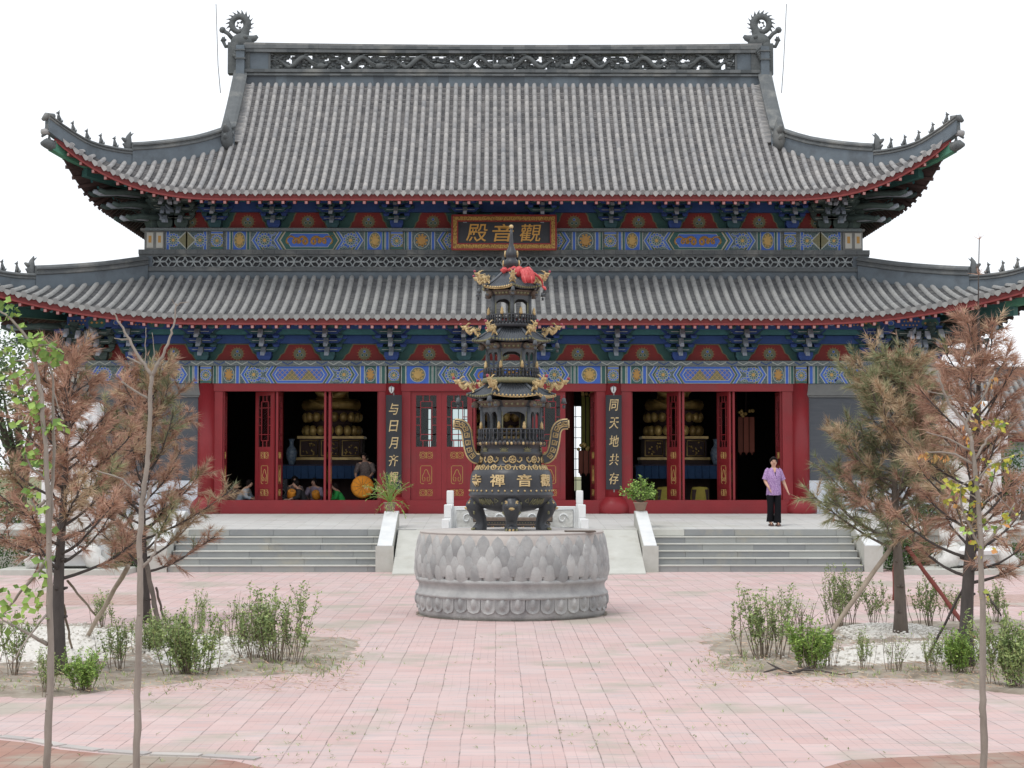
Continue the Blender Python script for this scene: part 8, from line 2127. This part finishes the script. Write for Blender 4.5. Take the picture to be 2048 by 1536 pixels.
# ------------------------------------------------------------------ carved marble steles at both sides
def stele(pxc, label, seed, tw=.60, mirror=1):
    Y = 37.7; r = random.Random(seed); x = XP(pxc, Y); t = thing("marble_stele", label, "stele", (x, Y, 0), "carved marble steles beside the terrace"); k = Y / F
    m = MB(); m.box(-1.35, 1.35, -.70, .9, .0, .125, M['cheek'], .5, .02); m.build("plinth_slab", t, (0, 0, 0))
    m = MB(); z0 = .121
    for s in (-1, 1):
        for sy in (-1, 1): m.tube([(s * .42, sy * .3, z0 + .42), (s * .56, sy * .36, z0 + .3), (s * .60, sy * .38, z0 + .16), (s * .74, sy * .42, z0 + .10), (s * .70, sy * .4, z0)], [.2, .22, .2, .17, .12], M['marble_carved'], 10)
    m.lathe([(.72, z0 + .3), (.75, z0 + .38), (.68, z0 + .46), (.5, z0 + .5)], (0, 0, 0), M['marble'], 8, False, R(22.5)); m.box(-.5, .5, -.36, .36, z0 + .06, z0 + .42, M['marble'])
    m.build("footed_base", t, (0, 0, 0)); m = MB()
    for j in range(8):
        a = 2 * pi * (j + .5) / 8
        for q in range(3): b = a + (q - 1) * .25; m.tube([(.5 * sin(b), -.4 * cos(b), z0 + .5), (.62 * sin(b), -.5 * cos(b), z0 + .66), (.7 * sin(b), -.56 * cos(b), z0 + .8)], [.12, .1, .03], M['marble_carved'], 7)
    m.build("lotus_petals", t, (0, 0, 0)); m = MB()
    zt = ZY(893, Y); m.box(-.56, .56, -.3, .3, z0 + .5, zt, M['marble'], .5, .03); m.box(-.47, .47, -.312, -.3, z0 + .75, zt - .12, M['marble_carved'])
    m.build("shaft", t, (0, 0, 0)); m = MB(); z1 = ZY(803, Y)
    m.box(-tw, tw, -.36, .36, zt + .002, z1, M['marble'], .5, .05)
    for q in range(7):
        c = V((r.uniform(-tw * .8, tw * .8), -.37, r.uniform(zt + .15, z1 - .15))); R0 = r.uniform(.1, .2)
        m.tube([c + V((R0 * cos(j * .45) * (1 - j / 22), -.02, R0 * sin(j * .45) * (1 - j / 22))) for j in range(18)], [.035] * 18, M['marble'], 6)
    for q in range(5):
        z = zt + .12 + (z1 - zt - .2) * q / 4; m.tube([(mirror * (-.1 + .6 * f), -.36 - .04 * sin(f * pi), z + .1 * sin(f * 3 + q)) for f in [j / 8 for j in range(9)]], [.035] * 9, M['marble'], 6)
    m.ball((-mirror * tw * .62, -.36, z1 - .2), (.2, .1, .16), M['marble'], 12, 8)
    for s in (-.08, .1): m.ball((-mirror * tw * .62 + s, -.45, z1 - .12), .03, M['black'], 7, 5)
    m.build("carved_head", t, (0, 0, 0))
stele(142, "tall carved white marble stele behind the brown conifer with the dark trunk", 3, .62, 1); stele(1944, "tall carved white marble stele behind the sparse reddish conifer", 8, .70, -1)
m = MB()
for a, b in ((-1500, 262), (1782, 3500)): m.box(XP(a, 37.2), XP(b, 37.2), 36.9, 36.985, 0, .11, M['cheek'])
tag(m.build("stone_kerb"), "pale stone kerb in front of the terrace beds", kind="structure")

# ------------------------------------------------------------------ hedges, bushes, far trees
def leafmass(name, label, cat, c, rx, ry, rz, n, mt, lsz, seed, lumps=7, trunk=None, grp=None, box=False, dens=None):
    r = random.Random(seed); t = thing(name, label, cat, c, grp); l = MB(); s = MB()
    cl = [(V((r.uniform(-1, 1) * rx * .75, r.uniform(-1, 1) * ry * .7, rz * r.uniform(.25, .8))), r.uniform(.32, .6)) for _ in range(lumps)]
    for k in range(n):
        if box: p = V((r.uniform(-rx, rx), r.uniform(-ry, ry), rz * r.random() ** .6)); p.z *= 1 + .08 * sin(p.x * 5 + seed); 
        else:
            q, f = r.choice(cl); d = V((r.gauss(0, 1), r.gauss(0, 1), r.gauss(0, 1))).normalized() * (r.random() ** .4); p = q + V((d.x * rx * f, d.y * ry * f, d.z * rz * f * .8))
            if p.z < 0.02: p.z = r.random() * rz * .2
        if trunk: p.z += trunk
        l.leaf(p, (r.gauss(0, 1), r.gauss(0, 1), r.gauss(0, .7)), (r.gauss(0, .6), r.gauss(0, .6) - .4, 1), lsz * r.uniform(.6, 1.2), lsz * r.uniform(.4, .7), M[mt], r.random())
    for q, f in cl:
        e = q + V((0, 0, trunk or 0)); s.tube([(0, 0, 0), (e.x * .15, e.y * .15, (trunk or 0) * .8 + rz * .1), e * 1.0], [.05 + .02 * rz, .04 + .015 * rz, .012], M['bark_brown'], 6)
    s.build("trunk" if trunk else "stem", t, (0, 0, 0)); l.build("crown" if trunk else "foliage", t, (0, 0, 0)); return t
def hedge(p0, p1, Y, ytop, label, seed, mt='leaf_dark', lsz=.07, n=2600):
    a, b = XP(p0, Y), XP(p1, Y); leafmass("hedge", label, "hedge", ((a + b) / 2, Y, 0), (b - a) / 2, .35, ZY(ytop, Y), n, mt, lsz, seed, 5, None, "clipped hedges along the terrace", True)
hedge(232, 292, 38.4, 1085, "low clipped hedge between the white stele and the stairs", 1)
hedge(1768, 1878, 38.5, 1082, "low clipped hedge between the stairs and the white stele", 2, n=3600)
hedge(-300, 84, 38.4, 1070, "low clipped hedge beside the white stele near the fan leaved sapling", 3, n=5200)
hedge(2008, 2400, 38.5, 1090, "low clipped hedge beyond the white stele near the big bright shrub", 4, n=5200)
def bush(px, Y, rx, rz, label, seed, mt='leaf_dark', n=3000, lsz=.09): leafmass("bush", label, "bush", (XP(px, Y), Y, 0), rx, rx * .8, rz, n, mt, lsz, seed, 9, None, "bushes beyond the steles")
bush(20, 42, 1.3, 2.2, "dark green bush behind the fan leaved sapling", 11); bush(2030, 43, 1.1, 3.2, "tall green bush beyond the marble stele with the big carved head", 12, n=4200); bush(2200, 42, 1.5, 2.6, "green bush at the far end of the terrace hedge", 13); bush(1870, 44, .7, 1.9, "small green bush between the hall end wall and the marble stele", 14, n=1600)
def tree(px, Y, h, rx, label, seed, n=4200): leafmass("broadleaf_tree", label, "tree", (XP(px, Y), Y, 0), rx, rx * .8, h * .66, n, 'leaf_far', .17, seed, 15, h * .36, "pale trees beyond the hall")
tree(40, 60, 6.7, 2.2, "pale green tree seen between the hall corner and the fan leaved sapling", 21, 3200); tree(-120, 58, 7.2, 2.6, "pale green tree beyond the fan leaved sapling", 22); tree(2160, 72, 5.5, 2.4, "pale tree over the roof of the side hall", 23)

# ------------------------------------------------------------------ side hall beyond the terrace
Y0, Y1 = 57.0, 60.5; sx0, sx1 = XP(1868, 60), XP(2700, 60); zr_, ze_ = ZY(752, Y1), ZY(868, Y0)
sh = thing("side_hall", "low side hall with a grey tiled roof beyond the marble stele", "building", ((sx0 + sx1) / 2, Y1, 0))
m = MB(); m.box(sx0 + .4, sx1, Y0 + .8, Y1 + 2.7, 0, ze_ + .2, M['white_wall']); m.build("wall", sh)
m = MB(); cols = [(V((x, Y0, ze_)), V((x, Y1, zr_))) for x in [sx0 + .24 * i for i in range(int((sx1 - sx0) / .24))]]
slope(m, cols, .075, .24, M['tile_low'], M['pan'], .45, .18, prof_q(.8)); cols = [(V((e.x, 2 * Y1 - e.y, e.z)), t) for e, t in cols[::6]]; slope(m, cols, .075, 1.5, M['tile_low'], M['pan'], 1, .6, prof_q(.8), False); rf = m.build("roof", sh)
m = MB(); m.box(sx0 - .05, sx1, Y1 - .15, Y1 + .15, zr_ - .1, ZY(736, Y1), M['ridge']); m.box(sx0 - .1, sx1, Y1 - .2, Y1 + .2, ZY(736, Y1), ZY(733, Y1), M['ridge_light']); m.build("ridge", rf)
m = MB(); m.box(sx0, sx1, Y0 + .1, Y0 + .14, ze_ - .25, ze_ - .02, M['red_dull']); m.build("eave_fascia", sh)
m = MB(); m.hexa([(sx0 - .1, Y0 - .05, ze_ + .02), (sx0 + .15, Y0 - .05, ze_ + .02), (sx0 + .15, Y1, zr_ + .05), (sx0 - .1, Y1, zr_ + .05), (sx0 - .1, Y0 - .05, ze_ + .28), (sx0 + .15, Y0 - .05, ze_ + .28), (sx0 + .15, Y1, zr_ + .32), (sx0 - .1, Y1, zr_ + .32)], M['ridge']); m.build("gable_ridge", rf)
